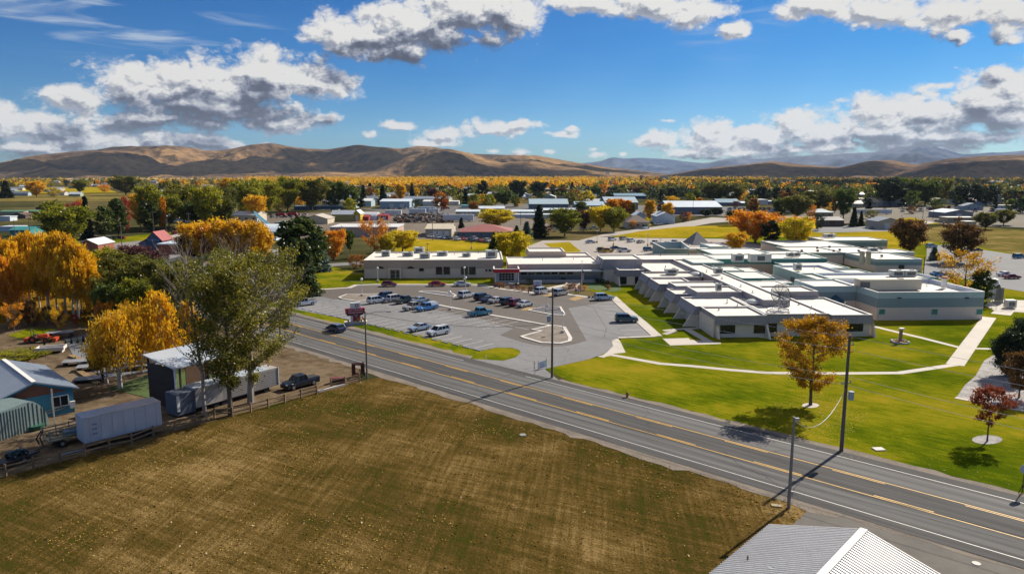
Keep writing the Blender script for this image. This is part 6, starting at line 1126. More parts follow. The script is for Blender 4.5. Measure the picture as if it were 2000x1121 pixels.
# street maple and the small red one
hero('maple', 'maplegold', 1583, 791, 618, 'golden brown maple alone on the lawn near the road, leafy and rounded', 4.35, shape='round', seed=61, cb=.19, nprim=58, sub=6, nper=34, leaf=.19, crad=.58, up=.42, prune=lambda q, an, r: r.rand() < .22, tr=.017, bark=BARK, trunks=1)
sheet('mulch_ring', [tuple(v) for v in [(1583+17*math.cos(a*.6), 792+5*math.sin(a*.6)) for a in range(11)]], .05, CONC)
hero('maple', 'redbrown', 1928, 862, 757, 'small red brown maple in a ring of grey stones on the right lawn', 2.15, shape='round', seed=62, cb=.34, nprim=20, sub=4, nper=20, leaf=.17, crad=.42, up=.55, tr=.014, bark=BARK)
sheet('stone_ring', [(1928+30*math.cos(a*.5), 859+9*math.sin(a*.5)) for a in range(13)], .055, ROCK)
hero('cypress_hedge', 'dark', 1972, 735, 652, 'dense dark evergreen at the right edge above the rock bed', 2.3, shape='round', seed=63, cb=.05, nprim=60, sub=5, nper=40, leaf=.18, crad=.6, up=.5, tr=.02)
hero('cypress_hedge', 'dark', 2003, 700, 628, 'dark evergreen cut by the right edge behind the dense one', 2.6, shape='round', seed=64, cb=.05, nprim=50, sub=5, nper=40, leaf=.18, crad=.6, up=.5, tr=.02); hero('small_plum', 'brown', 1990, 777, 690, 'brown leaved small tree at the right edge on the rock bed', 1.9, shape='round', seed=65, cb=.2, nprim=30, sub=4, nper=30, leaf=.16, crad=.5, up=.5, tr=.018)
# ---- mid-distance prototypes, shared by copies
PR = {}
def proto(key, **k):
    if key not in PR: PR[key] = [make_tree(key+str(i), seed=100+i*7+len(key), **k) for i in range(2)]
    return PR[key]
def mid(kind, col, px, py, top, wpx, label, i=0, group=None):
    h = hgt(px, py, top); w = wpx/ppm(px, py)
    spec = {'broad_tree': ('round', .42, .18, dict(mode='random', up=.6, nprim=30, sub=5, nper=30, leaf=.42, crad=1.0)), 'maple': ('round', .42, .18, dict(mode='random', up=.6, nprim=30, sub=5, nper=30, leaf=.42, crad=1.0)), 'column_tree': ('column', .17, .08, dict(up=1.0, nprim=34, sub=3, nper=26, leaf=.4, crad=.7)),
            'weeping_birch': ('birch', .34, .2, dict(mode='hang', up=.85, nprim=28, sub=4, nper=26, leaf=.24, crad=.75, bark=BIRCH, tr=.014)), 'pine': ('round', .34, .12, dict(mode='needle', up=.35, nprim=34, sub=4, nper=34, leaf=.42, crad=.85, prune=lambda q, an, r: r.rand() < .2)), 'spruce': ('cone', .30, .04, dict(mode='needle', up=-.02, nprim=70, sub=3, nper=22, leaf=.34, crad=.62, droopy=.25, tips=1)), 'fir': ('cone', .24, .04, dict(mode='needle', up=-.02, nprim=80, sub=3, nper=20, leaf=.34, crad=.6, droopy=.2, tips=1)), 'bush': ('round', .6, .02, dict(up=.5, nprim=22, sub=3, nper=30, leaf=.4, crad=1.3)), 'loose_tree': ('round', .45, .2, dict(up=.8, nprim=24, sub=5, nper=14, leaf=.34, crad=.9, bare=.3))}[kind]
    sh, rr_, cb, kw = spec; ms = proto(kind, h=12.0, cr=12*rr_, cb=cb, shape=sh, **kw)[i % 2]; sx_ = (w/2)/(12*rr_)
    return plant_tree(kind, ms, col, px, py, label, (sx_, sx_, h/12.0), group=group)
MT = [('pine','pine',590,560,422,92,'broad dark pine left of the campus, tallest of the evergreen clump'), ('spruce','pine',596,578,470,66,'grey green spruce with sweeping boughs in front of the broad pine'), ('spruce','blue',624,530,460,50,'blue spruce at the right of the evergreen clump'), ('fir','dark',1053,464,400,34,'tall dark fir between the two lime green park trees'),
 ('maple','orange',652,509,455,48,'round orange maple just right of the blue spruce'), ('bush','orange',650,508,484,18,'little orange tree at the foot of the round orange maple'), ('loose_tree','orange',731,501,437,58,'tall loose orange tree left of the clinic roof'), ('broad_tree','yellow',786,492,454,58,'yellow green tree behind the west end of the clinic roof'), ('bush','rust',697,524,499,36,'rusty red shrub at the corner of the clinic'), ('broad_tree','yellow',757,500,462,34,'thin yellow tree between the loose orange one and the clinic'), ('broad_tree','green',683,494,453,20,'narrow green tree before the tan flat roofed shop'),
 ('broad_tree','yellow',1002,512,458,64,'yellow green tree rising behind the red canopy'), ('spruce','pine',966,492,452,28,'grey green conifer left of the yellow tree behind the canopy'), ('broad_tree','yellow',970,448,412,62,'yellow green tree behind the red roofed building'), ('fir','dark',901,446,425,13,'small dark conifer left of the red roofed building'), ('spruce','blue',1029,468,432,26,'pale silver green conifer left of the tall dark fir'), ('spruce','pine',1009,462,440,18,'small conifer behind the yellow tree'),
 ('broad_tree','lime',1103,462,412,58,'lime green park tree right of the tall dark fir'), ('broad_tree','plum',1140,452,414,30,'dark red tree between the lime green park trees'), ('broad_tree','yellow',1173,452,407,48,'golden green park tree left of its twin'), ('broad_tree','lime',1199,453,409,48,'lime gold park tree, right twin by the pale road'), ('column_tree','orange',1194,425,391,22,'orange columnar tree, leftmost of the orange columns'), ('column_tree','orange',1208,424,391,15,'orange columnar tree, second of the orange columns'), ('column_tree','orange',1224,424,393,20,'orange columnar tree, third of the orange columns'), ('column_tree','olive',1233,424,398,13,'olive columnar tree beside the orange columns'),
 ('column_tree','gold',1270,432,394,18,'tall orange gold column before the white gabled houses'), ('column_tree','gold',1303,434,399,20,'orange gold column right of the tan hip roofed house'), ('bush','orange',1236,447,432,14,'small orange tree before the tan hip roofed house'), ('bush','yellow',1263,445,427,17,'small golden tree at the gable of the tan house'), ('bush','plum',1336,434,416,20,'dark red shrub by the pale rear road'), ('bush','orange',1345,432,416,12,'orange shrub beside the dark red one'), ('broad_tree','dark',1434,441,414,30,'dark evergreen left of the orange park trees'),
 ('maple','orange',1475,474,418,88,'broad orange tree behind the north range'), ('pine','dark',1503,480,430,34,'dark evergreen between the orange and the yellow tree'), ('broad_tree','yellow',1553,487,430,58,'yellow green tree at the north end of the ward roofs'), ('maple','orange',1556,478,428,54,'orange yellow tree behind the yellow green one'), ('broad_tree','gold',1436,494,457,44,'golden bushy tree beside the small pointed roof pavilion'), ('bush','plum',1383,485,474,26,'dark red shrub below the flat canopy of the small pavilion'),
 ('broad_tree','brown',1775,499,434,66,'large golden brown tree beside the ward building'), ('broad_tree','brown',1876,512,443,68,'dark brown tree in the side lot'), ('loose_tree','maplegold',1882,590,502,96,'loose golden tree beyond the banded east building'), ('pine','pine',1914,594,526,44,'pine right of the loose golden tree, near the gas tank'), ('spruce','blue',1824,508,482,25,'small round blue spruce in the grass by the side lot'), ('bush','dark',1597,450,422,24,'dark bush beside the dark long roofed shop'), ('fir','dark',1667,443,404,18,'dark conifer left of the tan garage'), ('fir','dark',1681,442,412,13,'smaller dark conifer left of the tan garage'), ('broad_tree','olive',1924,448,418,40,'dense olive tree right of the grey metal workshop'), ('bush','brown',1873,441,425,18,'brown shrub before the tan low workshop'),
 ('broad_tree','lime',131,478,408,90,'big yellow green tree over the small houses at the left'), ('maple','gold',395,520,441,72,'golden maple left of the trio by the red brick store'), ('maple','gold',455,523,437,80,'tall golden maple, middle of the trio by the side street'), ('maple','gold',493,523,440,66,'golden maple at the right end of the trio by the side street'), ('broad_tree','brown',372,520,462,50,'brown leaved tree left of the golden maples'), ('broad_tree','plum',258,535,485,66,'purple plum tree before the store forecourt'), ('broad_tree','plum',300,538,492,54,'second purple plum tree, right of the dark power pole'), ('broad_tree','olive',240,602,505,92,'broad green tree right of the golden birch clump'), ('broad_tree','olive',290,618,515,76,'rounded olive tree between the birches and the cottonwoods'), ('broad_tree','lime',205,570,492,60,'yellow green tree peeking over the birch clump'),
 ('fir','dark',172,468,382,24,'tall dark conifer beside the big yellow green tree'), ('pine','pine',205,466,402,40,'pine standing among the street conifers, left of the red tree'), ('pine','pine',232,462,386,34,'taller pine in the street conifers, left of the red tree'), ('bush','red',247,456,390,22,'bright red tree among the street conifers'), ('pine','pine',293,452,392,40,'bushy green pine right of the red tree'), ('column_tree','orange',318,450,389,14,'orange tree right of the bushy green pine'), ('broad_tree','green',385,445,398,60,'dull green tree on the far side of the main street'), ('broad_tree','lime',298,450,370,50,'tall yellow green tree above the bushy pine'), ('broad_tree','olive',360,442,366,74,'tall olive tree over the pale long building'), ('broad_tree','lime',412,447,372,62,'tall lime green tree over the main street'), ('bush','red',150,428,398,34,'red bush behind the small houses'), ('bush','orange',158,424,392,14,'orange tree above the red bush'),
 ('broad_tree','olive',246,382,347,52,'round green tree standing alone before the pale plateau'), ('broad_tree','gold',72,386,356,30,'golden tree at the left in the far meadow line'), ('bush','yellow',106,385,368,30,'yellow bush in the far meadow line'), ('fir','dark',13,388,353,26,'dark evergreen group at the left edge of the far meadow'), ('broad_tree','lime',157,378,352,28,'lime green tree in the far meadow line'), ('bush','orange',205,376,362,22,'orange tree left of the lone round green tree'), ('broad_tree','lime',478,424,358,66,'large lime green tree at the left end of the tall grove'), ('broad_tree','lime',520,420,358,60,'lime tree, second in the tall grove'), ('broad_tree','olive',610,412,355,60,'olive tree, middle of the tall grove'), ('broad_tree','lime',562,414,352,52,'lime gold tree in the tall grove'), ('broad_tree','green',655,408,358,46,'green tree at the right of the tall grove'),
 ('bush','red',867,412,391,12,'dark red tree among the storage yards'), ('bush','dark',811,406,392,18,'plum dark tree by the blue grey warehouse'), ('broad_tree','dark',1052,388,358,36,'dark tree before the big beige hall'), ('fir','dark',1117,383,355,12,'tall dark conifer right of the big beige hall'), ('pine','dark',704,408,386,18,'dark tree against the pale blue warehouse'), ('broad_tree','green',1165,386,366,22,'dark bush above the blue roofed sheds'), ('broad_tree','brown',60,640,590,30,'orange brown orchard tree left of the tractor'), ('bush','red',148,634,615,14,'bright red shrub at the foot of the birches'), ('bush','plum',92,624,600,20,'purple shrub under the birch clump'), ('bush','lime',25,700,690,120,'low yellow green hedge above the blue roofed shed')]
MT += [('broad_tree','dark',1738,403,354,58,'big dark tree behind the tan gabled house on the right'), ('broad_tree','green',1772,401,352,56,'big green tree right of the tan gabled house'), ('fir','dark',1766,396,348,22,'dark conifer rising from the big trees on the right'), ('broad_tree','green',1806,402,356,52,'round green tree left of the pale green house'), ('broad_tree','olive',1832,396,352,44,'olive tree right behind the pale green house'), ('broad_tree','dark',1893,404,362,50,'dark tree before the big blue warehouse'), ('broad_tree','dark',1925,402,366,46,'dark tree right of the one before the big blue warehouse'), ('broad_tree','olive',1975,400,372,34,'olive tree by the blue warehouse at the right edge'), ('broad_tree','dark',1868,398,374,28,'small dark tree left of the big blue warehouse trees'),
 ('broad_tree','olive',1556,428,384,52,'olive tree at the left above the dark long roofed shop'), ('broad_tree','olive',1600,412,375,54,'broad dome shaped olive tree above the blue roofed cottage'), ('broad_tree','green',1647,428,374,40,'tall green tree left of the dark conifers by the tan garage'), ('bush','orange',1584,424,402,18,'orange shrub beside the blue roofed cottage'), ('bush','gold',1617,412,397,22,'golden tree over the blue roofed cottage'), ('column_tree','red',1569,388,370,11,'bright red pointed tree in the right hand town'), ('broad_tree','green',1527,420,390,36,'green tree beside the far lot'), ('broad_tree','brown',1540,398,374,34,'brown tree behind the pale flat roofed hall'), ('pine','dark',1487,396,364,24,'dark evergreen behind the white box hall'), ('pine','dark',1518,394,366,22,'dark evergreen right of the white box hall'), ('bush','plum',1436,407,394,15,'round plum tree at the top of the far lot'), ('pine','dark',1378,423,408,24,'dark evergreen at the left end of the far lot'), ('pine','dark',1398,421,406,26,'second dark evergreen at the left end of the far lot'),
 ('broad_tree','olive',1393,396,360,44,'olive tree behind the blue roofed row, left one'), ('broad_tree','olive',1428,396,362,48,'olive tree behind the blue roofed row, right one'), ('column_tree','gold',1443,396,368,12,'golden column before the olive trees'), ('bush','gold',1313,396,384,24,'golden bush at the left of the blue roofed row'), ('broad_tree','green',1357,398,374,24,'green tree above the long grey green shed'), ('pine','dark',1312,390,366,18,'dark evergreen left of the blue roofed row'), ('broad_tree','brown',1250,384,366,30,'rusty tree above the royal blue barn'), ('broad_tree','dark',1200,384,366,24,'dark tree above the largest blue roofed shed'), ('broad_tree','dark',1011,392,356,34,'dark tree left of the big beige hall'), ('broad_tree','dark',1085,388,370,22,'dark tree in front of the big beige hall'), ('broad_tree','brown',1100,388,368,18,'brown tree in front of the right end of the big beige hall'),
 ('broad_tree','green',685,408,368,34,'green tree at the right end of the tall grove'), ('fir','dark',710,402,362,18,'dark conifer above the pale blue gabled warehouse'), ('fir','dark',748,400,360,20,'dark conifer above the blue grey warehouse'), ('fir','dark',805,392,357,14,'dark conifer above the long grey green roof'), ('column_tree','gold',783,396,362,18,'golden column tree above the long grey green roof'), ('pine','dark',942,396,352,22,'dark conifer right of the dark red barn'), ('broad_tree','green',985,404,374,34,'green tree above the yellow gabled storage row'), ('broad_tree','dark',968,400,378,24,'dark tree above the yellow gabled storage row'), ('broad_tree','plum',845,396,370,20,'plum red tree in the belt behind the white flat hall'), ('broad_tree','olive',440,432,372,48,'olive tree between the lime tree and the tall grove'), ('broad_tree','gold',575,404,352,40,'gold topped tree in the tall grove'), ('broad_tree','gold',450,392,352,36,'golden tree behind the left end of the tall grove')]
MT += [('broad_tree','olive',230,622,538,70,'olive tree filling the gap right of the golden clump'), ('broad_tree','lime',268,640,552,58,'lime tree behind the near forked birch'), ('loose_tree','gold',250,662,598,44,'thin gold tree at the back of the concrete yard'), ('broad_tree','green',318,606,516,62,'green tree between the rounded olive tree and the cottonwoods'), ('loose_tree','orange',205,650,596,36,'thin orange tree at the corner of the orchard'), ('loose_tree','gold',120,652,606,30,'thin gold tree beside the tractor'), ('loose_tree','orange',28,648,598,40,'thin orange tree at the left edge of the orchard'), ('bush','plum',110,630,604,26,'purple shrub right under the twin white trunks'), ('bush','rust',66,634,612,24,'rusty shrub in the orchard'), ('bush','olive',300,690,664,36,'olive shrub on the far side of the concrete yard'), ('bush','gold',352,690,660,40,'golden shrub left of the cottonwoods'), ('weeping_birch','gold',20,606,478,58,'pale gold birch low in the left of the clump'),
 ('weeping_birch','gold',45,598,462,66,'golden birch filling the clump between its first and second trunks'), ('weeping_birch','gold',78,602,452,74,'tall golden birch at the top of the clump'), ('weeping_birch','gold',112,608,454,76,'golden birch behind the twin white trunks'), ('weeping_birch','yellow',160,610,470,60,'brighter yellow birch on the right side of the clump'), ('weeping_birch','orange',16,628,500,60,'orange birch low at the left edge'), ('weeping_birch','gold',186,622,520,46,'low golden birch beside the round olive tree'), ('weeping_birch','gold',372,700,588,50,'golden birch against the half bare cottonwood'), ('broad_tree','olive',340,640,530,64,'olive tree behind the orange birch by the cottonwoods'), ('broad_tree','green',215,640,560,54,'green tree between the golden clump and the near birches'), ('broad_tree','olive',365,590,512,58,'olive tree behind the bare white limbs, left'), ('loose_tree','rust',290,640,585,40,'rusty thin tree among the near birches'), ('maple','orange',423,521,446,62,'orange maple squeezed between the golden maples'), ('maple','gold',513,520,455,44,'small golden maple at the right of the trio'),
 ('broad_tree','lime',330,446,384,46,'lime tree at the far kerb of the main street'), ('broad_tree','olive',438,446,392,44,'olive tree left of the cream street building'), ('broad_tree','gold',275,448,384,34,'golden tree above the street conifers'), ('broad_tree','lime',104,440,396,40,'lime tree among the small houses at the left'), ('broad_tree','gold',500,432,386,40,'golden tree above the machine yard'), ('bush','gold',545,415,388,30,'golden bush above the machine yard'), ('broad_tree','rust',925,418,396,20,'rusty tree by the storage row'), ('bush','gold',1010,404,388,22,'golden bush above the storage rows'), ('broad_tree','green',1135,418,396,22,'green tree between the storage row and the blue sheds'), ('bush','rust',1290,416,400,18,'rusty bush left of the long grey green shed'), ('bush','olive',1700,428,412,26,'olive bush above the white mobile home'), ('bush','brown',1780,418,404,24,'brown bush beside the blue sheds'), ('bush','dark',1690,404,388,24,'dark bush at the tan gabled house'), ('broad_tree','olive',1960,440,412,36,'olive tree above the pale pickup at the right'), ('bush','olive',1838,414,402,18,'olive bush in the scrap yard'), ('bush','green',1480,428,412,22,'green bush at the right end of the far lot')]
for i, a in enumerate(MT): mid(*a, i=i)
# orchard rows of small young trees in the left park
ro = random.Random(3)
for i in range(12):
    x, y = 5+ro.uniform(0, 130), 600+ro.uniform(0, 40); mid('loose_tree', ro.choice(['orange', 'olive', 'gold']), x, y, y-26, 12, 'young thin nursery tree in the leaf strewn orchard at the left', i, 'young trees in the orchard')
for i, (x, y) in enumerate([(129,676),(140,672),(152,670),(163,668),(97,669),(87,677),(175,664),(60,690)]): mid('fir', 'dark' if i % 2 else 'olive', x, y, y-13, 5, 'tiny potted conifer along the edge of the concrete yard', i, 'small conifers by the concrete yard')
for i, (x, y, c_) in enumerate([(967,562,'plum'),(975,561,'rust'),(983,562,'rust'),(1000,565,'plum'),(1012,567,'rust'),(1022,569,'rust'),(1036,569,'plum'),(1046,567,'plum'),(1008,562,'dark'),(1133,566,'rust'),(1142,567,'orange'),(1113,565,'plum'),(1188,566,'rust'),(1120,563,'rust'),(1166,553,'dark'),(1176,555,'dark'),(1185,557,'dark'),(1038,556,'dark'),(1032,553,'olive'),(1100,552,'dark')]): mid('bush', c_, x, y, y-9, 10, {'plum': 'purple', 'rust': 'rusty pink', 'dark': 'dark green', 'orange': 'orange', 'olive': 'olive'}[c_]+' low shrub in the planting beds by the entrance', i, 'shrubs by the entrance')
# ---- the autumn belt across the town
FP = {}
def farproto(kind):
    if kind not in FP:
        FP[kind] = [make_tree('far_'+kind, 12.0, {'round_tree': 5.2, 'conifer': 2.6, 'poplar': 2.4}[kind], .12 if kind != 'conifer' else .04, {'round_tree': 'round', 'conifer': 'cone', 'poplar': 'column'}[kind], 300+i, nprim=15, sub=2, nper=8, leaf=1.05, crad=1.3 if kind == 'round_tree' else .8, up=.5 if kind != 'conifer' else 0, mode='needle' if kind == 'conifer' else 'random', tr=.02) for i in range(3)]
    return FP[kind]
SMALL = []
LMK = []                                                                # filled by the town: (x, y, short name)
def belt():
    rb = random.Random(21); done = 0; seen = {}
    cn = {'gold': 'golden', 'orange': 'orange', 'yellow': 'yellow', 'lime': 'yellow green', 'olive': 'olive', 'green': 'green', 'dark': 'dark green', 'red': 'red', 'rust': 'rusty', 'plum': 'purple', 'brown': 'brown'}
    for i in range(245):
        x = rb.uniform(-15, 2015); u_ = rb.random()
        if x < 480: y = 354+u_*18; pal = ['olive', 'lime', 'green', 'gold', 'dark', 'orange', 'olive']; 
        elif x < 1150: y = 353+u_*u_*34; pal = ['gold', 'gold', 'orange', 'yellow', 'orange', 'lime'] if y < 374 else ['green', 'olive', 'dark', 'dark', 'orange', 'rust', 'gold', 'dark']
        elif x < 1500: y = 354+u_*34; pal = ['olive', 'green', 'gold', 'dark', 'olive', 'orange', 'rust', 'lime'] 
        else: y = 354+u_*66; pal = ['dark', 'green', 'olive', 'dark', 'green', 'rust', 'olive', 'olive', 'green']
        if 1150 < x < 1500 and y > 383: y = 383-rb.random()*6
        if i >= 200: x = rb.uniform(480, 1500); y = rb.uniform(376, 424); pal = ['gold', 'lime', 'green', 'olive', 'orange', 'yellow', 'dark', 'rust']
        if i >= 200 and 1180 < x < 1420 and y > 412: y -= 26
        
        if any(abs(x-l[0]) < l[3] and l[1]-1.5 < y < l[1]+7 for l in LMK): y -= 9
        c_ = rb.choice(pal); kd = 'conifer' if c_ == 'dark' and rb.random() < .75 else ('poplar' if rb.random() < .1 else 'round_tree')
        h = rb.uniform(9, 15)*(1.15 if kd == 'conifer' else 1); ms = farproto(kd)[rb.randrange(3)]
        near = min(LMK, key=lambda l: abs(l[0]-x)+2.5*abs(l[1]-y)); dx, dy = x-near[0], near[1]-y
        rel = ('beyond' if dy > 0 else 'in front of') if abs(dx) < near[3] else ('left of' if dx < 0 else 'right of')
        sz_ = 'tall' if h > 12.5 else ('short' if h < 10.4 else 'mid sized'); far_ = 'far ' if y < 361 else ''
        plant_tree({'conifer': 'conifer', 'poplar': 'column_tree', 'round_tree': 'broad_tree'}[kd], ms, c_, x, y, '%s %s%s %s %s the %s' % (sz_, far_, cn[c_], {'conifer': 'conifer', 'poplar': 'column tree', 'round_tree': 'round tree'}[kd], rel, near[2]), (h/12*rb.uniform(.9, 1.25),)*2+(h/12,), group='trees of the town belt')
    # everything farther reads as one wood
    rs = np.random.RandomState(9)
    for name, cols, zones in (('gold', 'gold', [(480, 1160, 348.5, 374, 2900), (1160, 1500, 348.5, 370, 620), (0, 480, 352, 366, 140), (1500, 2010, 349, 362, 120)]), ('dull', 'olive', [(0, 480, 350.5, 362, 330), (480, 1160, 366, 390, 620), (1160, 1600, 349, 386, 1500), (1600, 2010, 347, 392, 1900), (-200, 0, 350, 360, 60), (2010, 2200, 350, 380, 300)]), ('evergreen', 'dark', [(480, 1200, 360, 390, 420), (1200, 2010, 347, 390, 1500), (265, 328, 341.5, 342.6, 60), (0, 480, 351, 362, 40)]), ('orange', 'orange', [(480, 1300, 349, 376, 1100), (1300, 2010, 349, 385, 260)])):
        Cn = []; Rc = []
        for (x0, x1, y0, y1, n) in zones:
            for k in range(n):
                x = rs.uniform(x0, x1); y = y0 + (y1-y0)*rs.rand()**1.4; p = G(x, y)
                if any(abs(x-l[0]) < l[3]+2 and l[1]-2 < y < l[1]+5 for l in LMK): continue
                if any(abs(x-l[0]) < l[3]+2.5 and l[1]-.6 < y < l[1]+7 for l in SMALL): continue
                p = G(x, y); h = rs.uniform(8, 17) if name in ('gold', 'orange') else rs.uniform(7, 13)
                for q_ in range(4 if y < 358 else 7): Cn.append((p.x+rs.normal(0, 2.6), p.y+rs.normal(0, 2.6), h*(.25+.75*rs.rand()*(1 if q_ else .9)))); Rc.append(3.2)
        me = crown_mesh('woodland_'+name, Cn, Rc, 7, 2.6, rs); me.materials.append(LMt(cols)); tag(link('distant_woodland', me), '%s far woodland strip under the hills' % name, 'woodland', None, 'stuff')
# ============================================================ THE TOWN: one thing per building
WCOL = {'white': (.62, .62, .60), 'cream': (.52, .46, .34), 'tan': (.40, .34, .25), 'beige': (.45, .40, .33), 'grey': (.26, .27, .28), 'blue': (.13, .24, .32), 'paleblue': (.32, .42, .48), 'teal': (.04, .24, .24), 'yellow': (.50, .38, .03), 'olive': (.26, .25, .08), 'red': (.28, .03, .03), 'brick': (.28, .09, .05), 'brown': (.12, .08, .06), 'dark': (.05, .05, .06), 'navy': (.04, .08, .15), 'orange': (.55, .26, .05), 'green': (.1, .22, .13), 'silver': (.50, .54, .58), 'redroof': (.30, .10, .08), 'pink': (.45, .33, .28), 'ice': (.55, .62, .68), 'slate': (.16, .19, .23), 'sage': (.3, .36, .28)}
def cm(c, k): return mat('%s_%s' % (c, k), WCOL[c], .8 if k == 'wall' else .55, .1, .5 if k == 'wall' else .25, metal=.0)
def bldg(xl, xr, yb, ye, yr, wall, roof, label, depth=None, kind='gable', doors=0, wins=0, dcol='white', skew=0.0, cat='building', name='warehouse', short=None, hipx=None, gend=False):
    """xl,xr: pixel span of the front; yb: its foot; ye: eave; yr: ridge"""
    a, b = G(xl, yb), G(xr, yb); w = (b-a).length; he = max(2.2, hgt((xl+xr)/2, yb, ye)); c = (a+b)/2; D = depth or max(8, w*.45)
    cc = Vector((c.x, c.y + D/2, 0)); t = thing(name, label, cat, tuple(cc), skew)
    py_ = cc.y if kind != 'flat' else cc.y; hr = max(he+.4, H + ray((xl+xr)/2, yr).z*(c.y+(D/2 if kind in ('gable', 'hip') else D))/ray((xl+xr)/2, yr).y) if kind != 'flat' else he
    hr = min(hr, he + D*.33 + 1.2)
    x0, x1, y0, y1 = -w/2, w/2, -D/2, D/2; o_ = .35; wl, rf = cm(wall, 'wall'), cm(roof, 'roof')
    if kind == 'gable' and not gend:
        mb = MB(); mb.prism([(x0, y0), (x1, y0), (x1, y1), (x0, y1)], 0, he); mb.add([(x0, y0, he), (x0, y1, he), (x0, 0, hr), (x1, y0, he), (x1, y1, he), (x1, 0, hr)], [(0, 2, 1), (3, 4, 5)]); mb.build('wall', wl, t)
        s = (hr-he)/(D/2); mb = MB()
        for sg in (-1, 1): mb.add([(x0-o_, sg*(D/2+o_), he-s*o_+.05), (x1+o_, sg*(D/2+o_), he-s*o_+.05), (x1+o_, 0, hr+.05), (x0-o_, 0, hr+.05), (x0-o_, sg*(D/2+o_), he-s*o_+.25), (x1+o_, sg*(D/2+o_), he-s*o_+.25), (x1+o_, 0, hr+.25), (x0-o_, 0, hr+.25)], [(0, 1, 2, 3), (7, 6, 5, 4), (0, 4, 5, 1), (3, 2, 6, 7), (0, 3, 7, 4), (1, 5, 6, 2)])
        fixn(mb.build('roof', rf, t))
    elif kind == 'gable':                                                # gable end faces the camera
        mb = MB(); mb.prism([(x0, y0), (x1, y0), (x1, y1), (x0, y1)], 0, he); mb.add([(x0, y0, he), (x1, y0, he), (0, y0, hr), (x0, y1, he), (x1, y1, he), (0, y1, hr)], [(0, 1, 2), (3, 5, 4)]); mb.build('wall', wl, t); s = (hr-he)/(w/2); mb = MB()
        for sg in (-1, 1): mb.add([(sg*(w/2+o_), y0-o_, he-s*o_+.05), (sg*(w/2+o_), y1+o_, he-s*o_+.05), (0, y1+o_, hr+.05), (0, y0-o_, hr+.05), (sg*(w/2+o_), y0-o_, he-s*o_+.25), (sg*(w/2+o_), y1+o_, he-s*o_+.25), (0, y1+o_, hr+.25), (0, y0-o_, hr+.25)], [(0, 1, 2, 3), (7, 6, 5, 4), (0, 4, 5, 1), (3, 2, 6, 7), (0, 3, 7, 4), (1, 5, 6, 2)])
        fixn(mb.build('roof', rf, t))
    elif kind == 'hip':
        MB().prism([(x0, y0), (x1, y0), (x1, y1), (x0, y1)], 0, he).build('wall', wl, t); k = min(D/2, w/2)*.9; mb = MB(); e_ = .45
        mb.add([(x0-e_, y0-e_, he), (x1+e_, y0-e_, he), (x1+e_, y1+e_, he), (x0-e_, y1+e_, he), (x0+k, 0, hr), (x1-k, 0, hr)], [(0, 1, 5, 4), (1, 2, 5), (2, 3, 4, 5), (3, 0, 4), (3, 2, 1, 0)]); mb.build('roof', rf, t)
    elif kind == 'arch':
        n = 10; mb = MB(); pr = [(-D/2*math.cos(PI*i/n), hr*math.sin(PI*i/n)) for i in range(n+1)]; vs = [(x0, p[0], p[1]) for p in pr] + [(x1, p[0], p[1]) for p in pr]
        mb.add(vs, [(i, n+1+i, n+2+i, i+1) for i in range(n)]); fixn(mb.build('roof', rf, t)); mb = MB(); mb.add([(x0+.05, p[0], p[1]) for p in pr], [tuple(range(n+1))]); mb.add([(x1-.05, p[0], p[1]) for p in pr], [tuple(range(n, -1, -1))]); mb.build('wall', wl, t)
    else:
        MB().prism([(x0, y0), (x1, y0), (x1, y1), (x0, y1)], 0, he).build('wall', wl, t); mb = MB(); mb.prism([(x0-.3, y0-.3), (x1+.3, y0-.3), (x1+.3, y1+.3), (x0-.3, y1+.3)], he, he+.45); mb.build('roof', rf, t)
    hd = min(he*.78, 4.2)
    for i in range(doors):
        xx = x0 + w*(i+.5)/doors*(.7 if doors > 1 else 1) + w*(.22 if doors > 1 else 0); xx = min(xx, x1-2); dw = min(3.6, w/(doors+.6)*.6); MB().box(xx, y0-.04, .05, dw, .1, hd).build('roller_door', cm(dcol, 'wall'), t)
    for i in range(wins):
        xx = x0 + w*(i+.5)/wins; f_ = MB().box(xx, y0-.03, he*.42, min(1.8, w/wins*.5), .12, he*.28).build('window', FRAME, t); MB().box(xx, y0-.06, he*.42+.1, min(1.8, w/wins*.5)-.2, .1, he*.28-.2).build('pane', GL, f_)
    short = ' '.join((short or label).split()[:6]) if short else None
    LMK.append(((xl+xr)/2, yb, short or label.split(' with ')[0].split(' in front')[0].split(' left of')[0].split(' right of')[0].split(' behind')[0].split(' above')[0], (xr-xl)/2)); return t
bldg(648,690,433.5,419,411.5,'olive','silver','yellow and olive gabled barn in the storage yard',None,doors=0); bldg(690,704,433,418,410.5,'yellow','silver','bright yellow end bay with a tall white door beside the olive barn wall',12,gend=True,doors=1); bldg(704,735,430.5,421,413,'silver','silver','silver arched shed right of the yellow barn',18,'arch')
bldg(704,720,431.5,424,420,'red','red','small open dark red shed in front of the arched silver shed',8,doors=0); bldg(729,758,430,422,418.5,'red','red','dark red shed right of the arched silver shed',9,doors=2); bldg(673,695,407,390,387,'paleblue','white','pale blue upright warehouse left of the dark tree',16,'flat'); bldg(708,725,404,393,388,'paleblue','white','pale blue gabled warehouse right of the dark tree',20)
bldg(742,800,408,394,389,'paleblue','ice','large blue grey warehouse with a pale roof behind the trailers',34,doors=2); bldg(786,877,400,389,384,'sage','slate','very long grey green roofed warehouse behind the blue grey one',40); bldg(826,856,402,394,391,'white','white','white flat hall right of the blue grey warehouse',22,doors=2); bldg(897,932,391,382,379,'red','paleblue','dark red barn at the foot of the orange trees',24); bldg(872,896,400,394,392,'white','white','low white shed left of the teal roofed one',16); bldg(901,921,407,402,400,'white','teal','small building with a bright teal roof',14)
